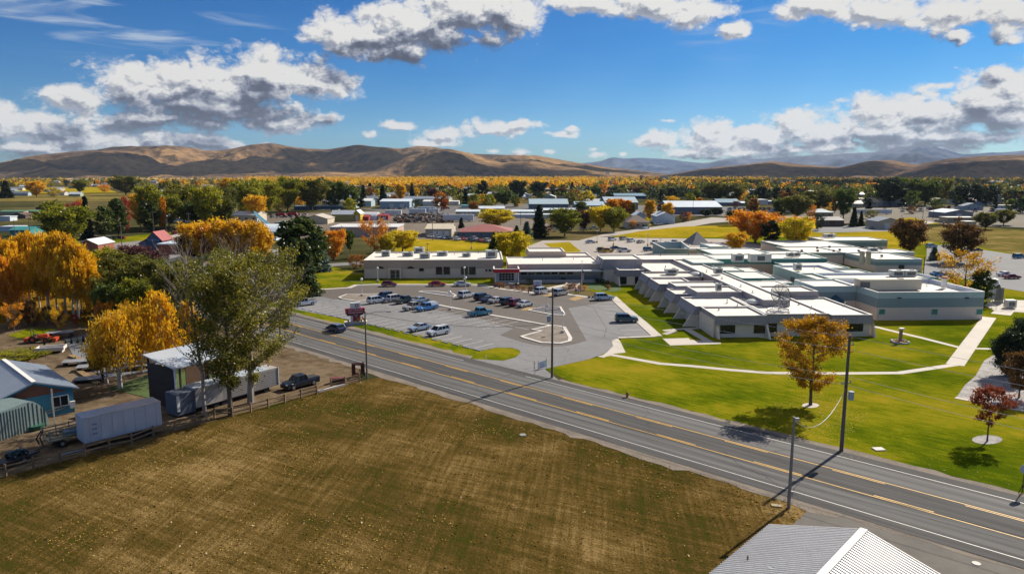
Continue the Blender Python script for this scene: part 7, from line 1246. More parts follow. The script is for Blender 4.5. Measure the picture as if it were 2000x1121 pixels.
bldg(574,672,410,404,403,'navy','blue','low navy blue long shed under the tall grove',14,'flat'); bldg(890,936,422,414,410,'olive','ice','yellow walled storage row with a pale roof, nearest the red roofed building',20,doors=4); bldg(934,985,414,408,403,'yellow','ice','second storage row with yellow gable ends',20); bldg(985,1060,420,414,410,'olive','ice','storage row left of the tall dark fir with yellow gables',16,doors=4); bldg(1062,1126,417,411,407,'olive','ice','storage row right of the tall dark fir',18); bldg(1000,1080,426,421,418,'white','ice','lower white storage row in front of the yellow gabled rows',12,doors=5)
bldg(645,776,462,445,438,'pink','white','long tan flat roofed shop with a bright white roof left of the tan hall',22,'flat'); bldg(831,882,463,448,438,'beige','cream','tan hall with three white roller doors above the parked row',26,doors=3,short='tan hall with three doors'); bldg(897,1000,464,453,438,'slate','redroof','long building with a broad brown red hip roof and a white porch',24,'hip',wins=6,short='brown red roofed building')
bldg(538,570,452,436,431,'cream','slate','cream shed with a dark blue roof left of the broad pine',14,'flat'); bldg(592,640,438,428,419,'cream','beige','tan gabled shop behind the broad pine',18,gend=True); bldg(462,539,470,448,434,'ice','ice','large curved ice blue roofed hall left of the broad pine',26,'arch'); bldg(446,503,434,421,413,'cream','white','cream building with dark awnings and a pale roof on the main street',18,wins=4); bldg(322,377,434,423,419,'white','ice','long low white building under the tall olive tree',14,wins=4)
bldg(0,46,420,414,411,'tan','green','green roofed house at the left edge',10); bldg(48,76,419,413,410.5,'tan','green','second green roofed house, right of the first',10); bldg(22,50,427,421,416,'brown','brown','brown gabled house among the small houses at the left',9,gend=True); bldg(70,100,412,405,399,'brown','brown','brown house alone by the far meadow',10,wins=2); bldg(0,20,432,424,421,'ice','ice','pale mobile home at the left edge',7,'flat'); bldg(66,92,427,419,417,'white','ice','pale mobile home by the dark tree at the left',7,'flat'); bldg(20,60,462,450,443,'teal','teal','shed with a bright teal roof behind the birch clump',10); bldg(0,34,452,447,444,'ice','ice','long pale roof left of the teal roofed shed',8,'flat')
bldg(272,314,490,476,462,'slate','redroof','store with dark red canopy roofs',14,gend=True,wins=2,cat='store',name='store') ; t_ = bldg(286,318,492,470,452,'navy','red','bright red gabled store entrance above the forecourt',9,gend=True,cat='store',name='store_entrance',short='bright red gabled store'); me = text_mesh('Pharmacy', 1.3, mat('store_letter_blue', (.12, .3, .6), .5, .05, 2), .03)
o = link('lettering', me, t_, (0, -5.0, 4.9)); o.rotation_euler = (PI/2, 0, 0)
bldg(310,372,496,478,462,'brick','ice','brick store wing with a broad pale blue roof',22,'flat'); bldg(312,352,480,466,458,'tan','beige','flat tan roof behind the brick store wing',20,'flat'); bldg(152,192,492,478,466,'brick','white','small white roofed building with a brick gable, half hidden by the birches',12,gend=True); bldg(316,362,532,513,492,'grey','cream','long open carport with a cream roof and slender posts beside the purple trees',14,'flat')
bldg(1034,1110,412,399,389,'slate','paleblue','broad blue roofed shed behind the tall dark fir',34); bldg(1124,1182,414,402,394,'slate','paleblue','blue roofed shed behind the golden park trees',34); bldg(1182,1246,410,396,385,'slate','paleblue','largest blue roofed shed with its gable to the right',40); bldg(1200,1262,389,383,378,'navy','blue','royal blue arched barn above the blue roofed sheds',30,doors=0); bldg(1048,1112,382,370,361,'beige','beige','big beige flat roofed hall in the dark trees',40,'flat',wins=0); bldg(1060,1085,384,378,374,'blue','pink','blue walled shop before the big beige hall',12,doors=2)
bldg(1224,1268,447,434,420,'beige','brown','tan house with a brown hip roof beside the rear road',16,'hip',wins=3,cat='house',name='house',short='tan hip roofed house'); bldg(1239,1262,433,422,414,'white','ice','white gabled house left of the tall orange gold column',14,gend=True,cat='house',name='house'); bldg(1282,1318,437,423,414,'ice','ice','pale blue house with a big white roof between the orange columns',18,gend=True,cat='house',name='house'); bldg(1262,1284,424,417,411,'white','sage','green roofed house behind the orange columns',14,cat='house',name='house')
bldg(1305,1410,419,405,393,'slate','ice','long grey green shed with a pale stepped roof, left of the far lot',40); bldg(1402,1446,402,396,389,'slate','blue','dark blue roofed shed at the top left of the far lot',26); bldg(1447,1476,402,397,394,'slate','ice','pale roofed shed behind the far lot',20); bldg(1475,1500,400,391,386,'white','white','white box hall behind the far lot',20,'flat'); bldg(1500,1552,400,394,390,'slate','ice','pale flat roofed hall right of the white box hall',20,'flat')
bldg(1513,1648,443,431,424,'brown','dark','long dark roofed shop beside the pale lot',16,wins=6,short='dark long roofed shop'); bldg(1589,1627,424,415,408,'tan','blue','cottage with a bright blue hip roof',12,'hip',wins=3,cat='house',name='house'); bldg(1714,1760,448.5,433,425,'beige','slate','tan garage with two white doors in the pale lot',14,gend=True,doors=2,short='tan garage'); bldg(1845,1900,427,416,409,'grey','ice','grey metal workshop with a pale stepped roof',20,gend=True,doors=1,short='grey metal workshop'); bldg(1850,1908,436,426,424,'tan','beige','low tan workshop in front of the grey metal one',9,'flat',wins=2); bldg(1887,1905,445,434,431,'paleblue','beige','small pale blue shed by the dense olive tree',6,'flat',doors=1)
bldg(1683,1716,404,395,387,'beige','tan','tan gabled house at the edge of the dark trees',14,cat='house',name='house',wins=2); bldg(1724,1764,403,395,389,'grey','beige','long low house with a mixed pale roof',12,cat='house',name='house'); bldg(1823,1849,399,393,387,'sage','cream','pale green house with a white gable in the scrap yard',14,gend=True,cat='house',name='house',doors=1); bldg(1950,1993,409,402,398,'ice','brown','pale blue mobile home on the right',9,'flat',cat='house',name='mobile_home',wins=3); bldg(1878,1966,378,368,364,'blue','ice','big blue warehouse at the upper right',30,'flat',short='big blue warehouse'); bldg(1970,2030,380,371,366,'blue','ice','blue warehouse cut by the right edge',30,'flat'); bldg(1846,1874,376,371,369,'paleblue','white','white roofed shed left of the big blue warehouse',16,'flat'); bldg(1848,1870,366,361,358.5,'brown','red','long shed with a red roof at the upper right',20)
bldg(1748,1757,362,347,346,'blue','blue','square pale blue tower in the far right town',14,'flat',name='grain_tower'); bldg(1290,1304,351,343.5,342,'beige','cream','pale far tower block under the hills',20,'flat',name='tower_block'); bldg(1250,1256,351,343,341,'brick','cream','slim brick far tower under the hills',14,'flat',name='tower_block'); bldg(1950,1980,361,356,354,'white','white','white roofed far shed at the right edge',14,'flat'); bldg(140,166,355,351.5,350,'ice','ice','small pale farm shed before the plateau',12); bldg(567,590,352,349,348,'white','white','white farm shed on the pale plateau',20); bldg(302,322,378,373,371.5,'ice','ice','pale farmhouse in the far meadow',12,cat='house',name='house')
# scattered small houses between the belt trees; each its own wall and roof
rh = random.Random(8); hc = [('white', 'slate'), ('beige', 'brown'), ('white', 'ice'), ('cream', 'grey'), ('paleblue', 'slate'), ('tan', 'beige'), ('white', 'redroof'), ('sage', 'ice')]; base_l = list(LMK)
for i in range(165):
    x = rh.uniform(640, 2000) if i < 108 else rh.uniform(0, 480); y = rh.uniform(355, 388) if x < 1500 else rh.uniform(355, 412)
    if i >= 140: x, y = rh.uniform(640, 1240), rh.uniform(384, 402)
    if any(abs(x-l[0]) < l[3]+8 and abs(y-l[1]) < 6 for l in base_l): y = 356 + (i % 4)
    s = (y-338)/31.0; w = rh.uniform(13, 26)*s; he = 3.4*s; wc, rc_ = rh.choice(hc); near = min(base_l, key=lambda l: abs(l[0]-x)+2.5*abs(l[1]-y))
    t = bldg(x-w/2, x+w/2, y, y-he, y-he*1.75, wc, rc_, 'small %s walled house with a %s roof, %s the %s' % ({'paleblue': 'pale blue', 'sage': 'pale green'}.get(wc, wc), {'ice': 'pale', 'redroof': 'red brown', 'slate': 'blue grey'}.get(rc_, rc_), 'left of' if x < near[0] else 'right of', near[2]), 9, 'gable', gend=rh.random() < .4, cat='house', name='house', wins=2 if y > 366 else 0, skew=rh.uniform(-.3, .3)); t['group'] = 'small houses among the town trees'
SMALL[:] = LMK[len(base_l):]; LMK[:] = base_l
# water tower
p = G(1187, 352); wt = thing('water_tower', 'pale elevated water tower above the golden tree line', 'water tower', tuple(p)); hh = hgt(1187, 352, 337); mb = MB()
for q_ in (-1, 1): mb.cyl(q_*9, 0, 0, .7, hh*.8, 6); mb.cyl(q_*4, 4, 0, .7, hh*.8, 6)
mb.build('legs', GALV, wt); MB().cyl(0, 0, hh*.78, 11, hh*.2, 18, 0, 10).build('tank', cm('ice', 'roof'), wt)
# blue boom crane, salvage heap, red machines, billboard
p = G(532, 452); cr_ = thing('conveyor_crane', 'slanting sky blue lattice conveyor beside the cream shed', 'crane', tuple(p)); mb = MB(); a_, b_ = Vector((0, 0, 1)), Vector((-11, 5, 9))
for dy in (-.8, .8):
    for dz in (0, 1.4): mb.bar(a_+Vector((0, dy, dz)), b_+Vector((0, dy, dz)), .35, .35)
for k in range(12): q_ = a_.lerp(b_, k/12); r_ = a_.lerp(b_, (k+1)/12); mb.bar(q_+Vector((0, -.8, 0)), r_+Vector((0, -.8, 1.4)), .2, .2); mb.bar(q_+Vector((0, .8, 1.4)), r_+Vector((0, .8, 0)), .2, .2)
mb.build('boom', mat('sky_blue_steel', (.08, .35, .5), .5, .1, 1), cr_); mb = MB(); mb.bar((-9, 2, 0), (-8, 3, 6), .5, .5); mb.bar((-10, 5, 0), (-10, 5, 8), .5, .5); mb.box(0, 0, 0, 3, 3, 2); mb.build('frame', _mc['sky_blue_steel'], cr_)
rj = np.random.RandomState(5); mb = MB()
for k in range(420):
    x, y = rj.uniform(770, 885), rj.uniform(424, 436); p = G(x, y); hh = 2.6*math.exp(-((x-825)/45)**2)*rj.rand(); s_ = rj.uniform(.4, 2.2); mb.box(p.x, p.y, hh, s_, s_*rj.uniform(.3, 1), s_*rj.uniform(.3, .9), rj.rand()*3, rj.randint(0, 5))
tag(mb.build('scrap_heap', [mat('rust_scrap', (.14, .06, .035), .9, .3, 1), mat('dark_scrap', (.03, .04, .06), .8, .3, 1), _mc['yard_dirt'], mat('pale_scrap', (.35, .33, .3), .7, .3, 1), mat('earth_mound', (.12, .08, .04), .95, .3, 1)]), 'long brown mound of scrap and earth left of the white trailer', 'scrap heap', None, 'stuff')
for i, (x, y, c_, lab) in enumerate(((549,424,'red','red farm machine at the left of the machine yard'), (572,423,'red','red farm machine in the middle of the machine yard'), (1822,411,'red','red machine left of the silver tank trailer'), (1848,412,'red','red machine right of the silver tank trailer'), (1880,401,'red','red truck body behind the pale green house'), (350,463,'red','red covered vehicle behind the store roofs'), (372,459,'red','small red kiosk left of the golden maples'))):
    p = G(x, y); t = thing('farm_machine', lab, 'machine', tuple(p)); bevel(MB().prism([(-4, -1.2), (4, -1.2), (4, 1.2), (-4, 1.2)], 1.0, 3.0, 0, [(-3, -1), (2.5, -1), (2.5, 1), (-3, 1)]).build('body', cm('red', 'wall'), t), .2); MB().box(2.0, 0, 2.9, 1.8, 1.8, 1.2).build('cab', GL, t)
    for xx in (-2.4, 2.4): MB().tube([(xx, -1.4, .8), (xx, 1.4, .8)], .8, 12).build('wheel', TYRE, t)
p = G(312, 448); bb = thing('billboard', 'pale blank billboard on posts beside the main street', 'billboard', tuple(p)); MB().box(0, 0, 3, 9, .3, 3).build('panel', cm('ice', 'wall'), bb); mb = MB(); mb.box(-3, .2, 0, .3, .3, 3); mb.box(3, .2, 0, .3, .3, 3); mb.build('post', DARKF, bb)
belt()
# ============================================================ THE NEAR YARD AND THE SHED AT THE BOTTOM RIGHT
RW = mat('rail_wood', (.26, .17, .085), .85, .3, 4, .2); RWP = mat('post_wood', (.22, .14, .08), .85, .3, 4, .2)
fn_ = thing('rail_fence', 'long two rail log fence between the dark yard and the brown field', 'fence', tuple(fl[9])); o0 = fn_.location; allp = [fl[0]+fd*3.2*k for k in (8, 7, 6, 5, 4, 3, 2, 1)] + list(fl)
for p in allp: MB().prism([(p.x-o0.x-.09, p.y-o0.y-.09), (p.x-o0.x+.09, p.y-o0.y-.09), (p.x-o0.x+.09, p.y-o0.y+.09), (p.x-o0.x-.09, p.y-o0.y+.09)], 0, 1.32).build('post', RWP, fn_)
r_ = random.Random(2)
for a_, b_ in zip(allp[:-1], allp[1:]):
    for z in (.55, 1.08): a2, b2 = a_-o0, b_-o0; MB().bar((a2.x, a2.y, z+r_.uniform(-.04, .04)), (b2.x, b2.y, z+r_.uniform(-.04, .04)), .06, .15).build('rail', RW, fn_)
def frame2(px0, px1, z=0):                                               # local frame with x from px0 to px1
    a_, b_ = G(*px0, z), G(*px1, z); d = b_-a_; return a_, math.atan2(d.y, d.x), d.length
def roofed(name, label, cat, F0, F1, depth, he, hr, wallm, roofm, ov=.4, ribs=0):
    """gabled building whose front gable runs F0->F1 and whose ridge runs back"""
    d = F1-F0; w = d.length; t = thing(name, label, cat, tuple(F0), math.atan2(d.y, d.x)); mb = MB(); mb.prism([(0, 0), (w, 0), (w, depth), (0, depth)], 0, he); mb.add([(0, 0, he), (w, 0, he), (w/2, 0, hr), (0, depth, he), (w, depth, he), (w/2, depth, hr)], [(0, 1, 2), (3, 5, 4)]); mb.build('wall', wallm, t)
    s = (hr-he)/(w/2)
    for sg in (0, 1):
        xe, xm = (-ov, w/2) if sg == 0 else (w+ov, w/2); ze = he-s*ov; mb = MB(); mb.add([(xe, -ov, ze+.04), (xe, depth+ov, ze+.04), (xm, depth+ov, hr+.04), (xm, -ov, hr+.04), (xe, -ov, ze+.16), (xe, depth+ov, ze+.16), (xm, depth+ov, hr+.16), (xm, -ov, hr+.16)], [(0, 1, 2, 3), (7, 6, 5, 4), (0, 4, 5, 1), (3, 2, 6, 7), (0, 3, 7, 4), (1, 5, 6, 2)]); ro_ = fixn(mb.build('roof_slope', roofm, t))
        if ribs:
            mb = MB(); n = int((depth+2*ov)/ribs)
            for k in range(n+1): y = -ov+.04+k*ribs; mb.bar((xe, y, ze+.2), (xm, y, hr+.2), ribs*.14, .07)
            mb.build('roof_rib', roofm, ro_)
    mb = MB(); mb.bar((w/2, -ov-.02, hr+.2), (w/2, depth+ov+.02, hr+.2), .5, .1); mb.build('ridge_cap', COPE, t); return t, w
# bottom-right shed
zr, ze_ = 5.4, 3.4; B0_, B1_ = G(1687, 1038, zr), G(1610, 1121, zr); rd = (B1_-B0_); rd.z = 0; rd.normalize(); L_ = 26.0
perp = Vector((-rd.y, rd.x, 0)); A_ = G(1500, 1035, ze_); hw = abs((A_-B0_).dot(perp)); sgn = 1 if (A_-B0_).dot(perp) > 0 else -1
base = Vector((B0_.x, B0_.y, 0)); FL_ = base + rd*L_ + perp*sgn*hw; FR_ = base + rd*L_ - perp*sgn*hw
if (FR_-FL_).cross(-rd).z < 0: FL_, FR_ = FR_, FL_
MRW = mat('white_ribbed_steel', (.70, .69, .67), .5, .06, .8, metal=.1)
sh, w_ = roofed('metal_shed', 'white ribbed metal roofed shed cut by the bottom edge at the right', 'shed', FL_, FR_, L_-.3, ze_, zr, mat('tan_siding', (.4, .34, .28), .7, .08, 1), MRW, .3, .32)
def onroof(px, py, z): q = G(px, py, z); return q
q = onroof(1460, 1095, 3.9); t = thing('vent_pipe', 'thin dark vent pipe on the left slope of the ribbed white roof', 'pipe', (q.x, q.y, 3.7)); MB().cyl(0, 0, -.2, .06, .8, 8).build('pipe', TRIM, t)
q = onroof(1504, 1118, 4.2); t = thing('flue_pipe', 'short bright steel flue with a cap on the ribbed white roof at the bottom edge', 'pipe', (q.x, q.y, 4.0)); MB().cyl(0, 0, -.3, .15, .75, 12).build('pipe', mat('bright_steel', (.55, .55, .53), .25, .1, 3, metal=.7), t); MB().cyl(0, 0, .45, .2, .14, 12).build('cap', mat('bright_steel', (.5,)*3), t)
# blue gabled workshop
zr, ze_ = 4.9, 3.3; R0_, R1_ = G(64, 747, zr), G(23, 716, zr); rd = (R1_-R0_); rd.z = 0; rd.normalize(); perp = Vector((rd.y, -rd.x, 0)); q = G(142, 757, ze_); hw = (q-R0_).dot(perp); g0 = Vector((R0_.x, R0_.y, 0)) + rd*((q-R0_).dot(rd)*.5)
BLU = mat('blue_siding', (.035, .17, .26), .7, .12, 1.2); STR = mat('blue_white_steel_roof', (.45, .50, .56), .4, .12, .5, metal=.2)
ws, w_ = roofed('workshop', 'blue walled workshop with a pale steel gable roof at the left edge', 'shed', g0-perp*hw, g0+perp*hw, 15, ze_, zr, BLU, STR, .6, .5)
mb = MB(); mb.add([(0.6, -.03, ze_-.25), (w_-.6, -.03, ze_-.25), (w_/2, -.03, zr-.3)], [(0, 1, 2)]); mb.build('gable_board', mat('red_brown_board', (.16, .06, .035), .85, .2, 2), ws)
f_ = MB().box(w_*.82, -.05, 1.1, 2.0, .1, 1.5).build('window', COPE, ws); mb = MB(); mb.box(w_*.82-.45, -.08, 1.22, .8, .08, 1.25); mb.box(w_*.82+.45, -.08, 1.22, .8, .08, 1.25); mb.build('pane', GL, f_)
mb = MB(); mb.bar((w_*.5, -.35, .45), (w_*.86, -.35, .95), .05, .07); mb.bar((w_*.5, -.35, .8), (w_*.86, -.35, 1.3), .05, .07)
for k in range(10): x = w_*(.5+.36*k/9); mb.bar((x, -.35, .45+.5*k/9), (x, -.35, .8+.5*k/9), .04, .04)
p_ = ws.matrix_basis @ Vector((0, 0, 0)); ld = mb.build('ladder', GALV, None, loc=tuple(p_), rz=ws.rotation_euler.z); tag(ld, 'metal ladder hung along the blue workshop wall', 'ladder')
MB().box(w_*.97, -.3, .7, .6, .3, .9).build('wall_box', COPE, ws)
# ribbed steel shed with the curved side
a_, rz, L_ = frame2((3, 860), (56, 843)); qs = thing('quonset_shed', 'grey green ribbed steel shed with a curved side at the left edge', 'shed', tuple(a_), rz); QM = mat('grey_green_steel', (.22, .29, .29), .45, .12, 1, metal=.3); rad = 2.6; hq = 3.7
prof = [(L_, hq)] + [(L_+rad*math.sin(PI/2*i/8), hq*math.cos(PI/2*i/8)) for i in range(1, 9)]; base_ = [(-6, 0), (-6, hq-1.2), (0, hq-.4)]; pr = [(-6, 0), (-6, hq-.9)] + prof; n = len(pr)
vs = [(p[0], 0, p[1]) for p in pr] + [(p[0]-.0, 10, p[1]) for p in pr]; mb = MB(); mb.add(vs, [tuple(range(n))] + [tuple(range(2*n-1, n-1, -1))] + [(i, i+1, n+i+1, n+i) for i in range(n-1)]); fixn(mb.build('shell', [QM], qs))
mb = MB()
for k in range(int(L_/.35)): mb.box(.3+k*.35, -.04, .05, .1, .06, hq-.45)
for k in range(4): mb.box(L_+.35+k*.5, -.04, .05, .08, .06, hq*math.cos(math.asin(min(1, (.35+k*.5)/rad)))-.1)
for k in range(26): mb.tube([(p[0], .2+k*.38, p[1]+.03) for p in pr[1:]], .05, 4)
mb.build('rib', QM, qs); MB().box(-1.6, -.05, 0, 3.0, .08, hq-1.0).build('open_door', DARKF, qs); MB().bar((L_+rad+.4, -.4, 0), (L_+rad+.4, -.4, 4.6), .14, .14).build('post', GALV, qs)
# white semi trailer
a_, rz, L_ = frame2((166, 866), (317, 829), 1.1); a_.z = 0
tr_ = thing('semi_trailer', 'long white box trailer parked along the log fence', 'trailer', tuple(a_), rz); TW = mat('trailer_white_skin', (.46, .50, .56), .45, .14, .5, metal=.1); MB().prism([(0, 0), (L_, 0), (L_, 2.6), (0, 2.6)], 1.1, 3.95).build('box', TW, tr_); mb = MB(); mb.box(L_/2, 1.3, 3.95, L_+.06, 2.66, .06); mb.box(L_/2, 1.3, 1.0, L_, 2.5, .1); mb.build('rail', GALV, tr_)
mb = MB()
for k in range(int(L_/1.2)): mb.box(.6+k*1.2, -.012, 1.15, .05, .025, 2.75)
mb.build('side_seam', mat('seam_grey', (.36, .4, .46), .5, .1, 2), tr_); mb = MB()
for k in range(3): mb.box(1.1, -.03, 3.0-k*.55, .5, .04, .18)
mb.build('placard', mat('faded_blue_mark', (.22, .27, .36), .6, .1, 3), tr_)
for x in (L_-1.6, L_-2.8):
    for y in (.35, 2.25): MB().tube([(x, y-.25, .5), (x, y+.25, .5)], .5, 14).build('wheel', TYRE, tr_)
mb = MB(); mb.box(2.6, .5, 0, .15, .15, 1.1); mb.box(2.6, 2.1, 0, .15, .15, 1.1); mb.build('landing_leg', DARKF, tr_)
# long weathered trailer beside the cottonwoods
a_, rz, L_ = frame2((384, 807), (545, 760)); lt = thing('storage_trailer', 'long grey lap sided trailer behind the cottonwood trunks', 'trailer', tuple(a_), rz); LS = mat('weathered_siding', (.33, .31, .29), .7, .2, .6); MB().prism([(0, 0), (L_, 0), (L_, 2.7), (0, 2.7)], .7, 3.3).build('box', LS, lt); mb = MB()
for k in range(9): mb.box(L_/2+2, -.015, .85+k*.27, L_-4.2, .03, .05)
mb.build('siding_lap', mat('siding_shadow_lap', (.27, .25, .24), .7, .2, 2), lt); MB().box(L_, -.03, .6, .12, .1, 2.7).build('corner_trim', COPE, lt); MB().prism([(-2.6, .1), (-.02, .1), (-.02, 2.6), (-2.6, 2.6)], .3, 3.1).build('cab_box', mat('slate_grey_box', (.09, .11, .15), .6, .15, 1), lt)  # laps a little darker than the siding
MB().box(-2.4, -.02, .9, .35, .15, 2.0).build('door_frame', COPE, lt)
for x in (3, 4.2, L_-2): MB().tube([(x, .1, .45), (x, .4, .45)], .45, 12).build('wheel', TYRE, lt)
mb = MB(); mb.box(L_*.45, 1.3, 3.3, L_*.9, 2.6, .05); mb.build('roof_sheet', STR, lt)
# tall open shelter
a_, rz, L_ = frame2((346, 800), (420, 778)); tl2 = thing('open_shelter', 'tall open sided shelter with a blue grey metal roof behind the birches', 'shed', tuple(a_), rz); L_ = 9; mb = MB()
mb.add([(-.4, -.6, 5.6), (L_+.4, -.6, 5.6), (L_+.4, 6.4, 6.6), (-.4, 6.4, 6.6), (-.4, -.6, 5.75), (L_+.4, -.6, 5.75), (L_+.4, 6.4, 6.75), (-.4, 6.4, 6.75)], [(0, 3, 2, 1), (4, 5, 6, 7), (0, 1, 5, 4), (1, 2, 6, 5), (2, 3, 7, 6), (3, 0, 4, 7)]); mb.build('roof', STR, tl2)
DKB = mat('dark_barn_board', (.05, .035, .03), .9, .3, 2)
mb = MB(); mb.prism([(-.1, 0), (.05, 0), (.05, 6), (-.1, 6)], 0, 5.6); mb.build('side_wall', DKB, tl2); mb = MB(); mb.prism([(L_*.6, 5.9), (L_, 5.9), (L_, 6), (L_*.6, 6)], 0, 6.4); mb.build('back_wall', mat('brown_board', (.14, .08, .05), .9, .3, 2), tl2)
for x, y in ((0, 0), (L_, 0), (0, 6), (L_, 6), (L_*.5, 6)): MB().box(x, y-.1, 0, .22, .22, 5.6 if y == 0 else 6.4).build('post', COPE if (x, y) == (0, 0) else DKB, tl2)
# flatbed with its load, quad bike on a small trailer
a_, rz, L_ = frame2((98, 880), (152, 866)); fb = thing('flatbed_truck', 'old flatbed with tan stake sides and a loaded deck in front of the white trailer', 'truck', tuple(a_), rz); L_ = 5.6; SW_ = mat('tan_stake_paint', (.30, .27, .18), .8, .2, 2); mb = MB(); mb.box(L_/2, 1.1, .9, L_, 2.2, .15)
for y in (0, 2.2):
    for z in (1.2, 1.6, 2.0): mb.box(L_/2, y, z, L_, .06, .14)
    for k in range(5): mb.box(.1+k*(L_-.2)/4, y, .9, .1, .1, 1.35)
mb.build('stake_bed', SW_, fb); mb = MB()
for k in range(14): mb.box(r_.uniform(.5, L_-.6), r_.uniform(.4, 1.8), 1.05+r_.random()*.5, r_.uniform(.5, 1.6), r_.uniform(.2, .7), r_.uniform(.1, .5), r_.uniform(0, 3), r_.choice([0, 0, 1]))
mb.build('load', [mat('load_lumber', (.16, .13, .1), .9, .3, 2), mat('load_blue_tarp', (.08, .2, .35), .6, .2, 2)], fb); mb = MB(); mb.tube([(-.5, .3, .5), (-.7, .6, 1.6), (-.2, 1.0, 2.3)], .08, 6); mb.tube([(-.5, 1.8, .5), (-.8, 1.5, 1.3), (-.3, 1.2, 2.2)], .08, 6); mb.build('hoist', DARKF, fb)
for x in (1.3, 4.3):
    for y in (.1, 2.1): w1 = MB().tube([(x, y-.13, .45), (x, y+.13, .45)], .45, 14).build('wheel', TYRE, fb); MB().tube([(x, y-.15, .45), (x, y+.15, .45)], .2, 10).build('rim', RIM, w1)
a_, rz, L_ = frame2((14, 918), (70, 896)); ut = thing('utility_trailer', 'small flat trailer carrying a quad bike behind the log fence', 'trailer', tuple(a_), rz); mb = MB(); mb.box(1.9, 1.0, .55, 3.8, 1.9, .1); mb.bar((3.8, 1, .6), (5.4, 1, .6), .12, .12); mb.box(1.9, .05, .65, 3.8, .06, .15); mb.build('deck', DARKF, ut)
for y in (0, 2.0): w1 = MB().tube([(1.9, y-.1, .38), (1.9, y+.1, .38)], .38, 14).build('wheel', TYRE, ut); MB().tube([(1.9, y-.12, .38), (1.9, y+.12, .38)], .2, 10).build('rim', RIM, w1)
m_ = ut.matrix_basis.copy(); ut_w = Matrix.Translation(a_) @ Matrix.Rotation(rz, 4, 'Z'); q = ut_w @ Vector((1.9, 1.0, .65)); qb = thing('quad_bike', 'dark green quad bike standing on the small flat trailer', 'quad bike', tuple(q), rz); QB = mat('quad_dark_green', (.02, .05, .045), .4, .1, 3)
mb = MB(); mb.prism([(-.85, -.3), (.8, -.3), (.8, .3), (-.85, .3)], .35, .62, 0, [(-.7, -.22), (.6, -.22), (.6, .22), (-.7, .22)]); mb.box(.55, 0, .55, .6, .8, .12); mb.box(-.6, 0, .55, .6, .8, .12); mb.box(-.55, 0, .78, .7, .6, .04); bevel(mb.build('body', QB, qb), .03); bevel(MB().box(-.2, 0, .62, .75, .3, .15).build('seat', TRIM, qb), .04); mb = MB(); mb.tube([(.35, -.38, 1.0), (.4, 0, .95), (.35, .38, 1.0)], .03, 6); mb.tube([(.5, 0, .6), (.38, 0, .96)], .03, 6); mb.build('handlebar', TRIM, qb)
for x in (-.62, .62):
    for y in (-.48, .48): w1 = MB().tube([(x, y-.13, .28), (x, y+.13, .28)], .3, 14).build('wheel', TYRE, qb); MB().tube([(x, y-.15, .28), (x, y+.15, .28)], .13, 10).build('rim', RIM, w1)
# things along the fence
p = G(700, 735); kb = thing('wooden_frame_stand', 'dark brown wooden box frame beside the roadside pole', 'stand', tuple(p), math.radians(15)); DB = mat('dark_red_wood', (.09, .035, .025), .85, .3, 3); mb = MB()
for x in (-.9, .9):
    for y in (-.35, .35): mb.box(x, y, 0, .14, .14, 2.1)
for z in (.3, 1.9): mb.box(0, -.35, z, 1.9, .12, .2); mb.box(0, .35, z, 1.9, .12, .2); mb.box(-.9, 0, z, .12, .7, .2); mb.box(.9, 0, z, .12, .7, .2)
mb.build('frame', DB, kb); mb = MB(); mb.box(-.62, .3, .5, .45, .06, 1.4); mb.box(.62, .3, .5, .45, .06, 1.4); mb.build('panel', DB, kb)
p = G(659, 748); bn = thing('feed_bin', 'low maroon lidded bin behind the end of the log fence', 'bin', tuple(p), math.radians(12)); mb = MB(); mb.prism([(-1, -.4), (1, -.4), (1, .4), (-1, .4)], 0, .7); mb.build('body', DB, bn); MB().prism([(-1.1, -.5), (1.1, -.5), (1.1, .5), (-1.1, .5)], .7, .85, 0, [(-.95, -.35), (.95, -.35), (.95, .35), (-.95, .35)]).build('lid', mat('maroon_lid', (.16, .03, .035), .5, .1, 2), bn)
a_, rz, L_ = frame2((622, 767), (674, 753)); tag(MB().prism([(0, 0), (L_, 0), (L_, .3), (0, .3)], 0, .28).build('concrete_beam', KERB, None, loc=tuple(a_), rz=rz), 'pale concrete beam lying under the log fence near its end', 'beam')
for k, (x0, y0, x1, y1) in enumerate(((120,889,165,878),(92,899,124,894))): a_, rz, L_ = frame2((x0, y0), (x1, y1)); tag(MB().tube([(0, 0, .08), (L_, 0, .08)], .07, 8).build('metal_pipe', mat('blue_grey_pipe', (.3, .36, .46), .5, .1, 2), None, loc=tuple(a_), rz=rz), ('upper', 'lower')[k]+' of two pale pipes lying behind the log fence by the quad trailer', 'pipe')
p = G(71, 838); gt = thing('water_trough', 'dark green round tub beside the curved steel shed', 'tub', tuple(p)); mb = MB(); mb.cyl(0, 0, 0, .8, .6, 14, 0, .95); mb.build('tub', mat('tub_green', (.02, .09, .06), .5, .1, 2), gt)
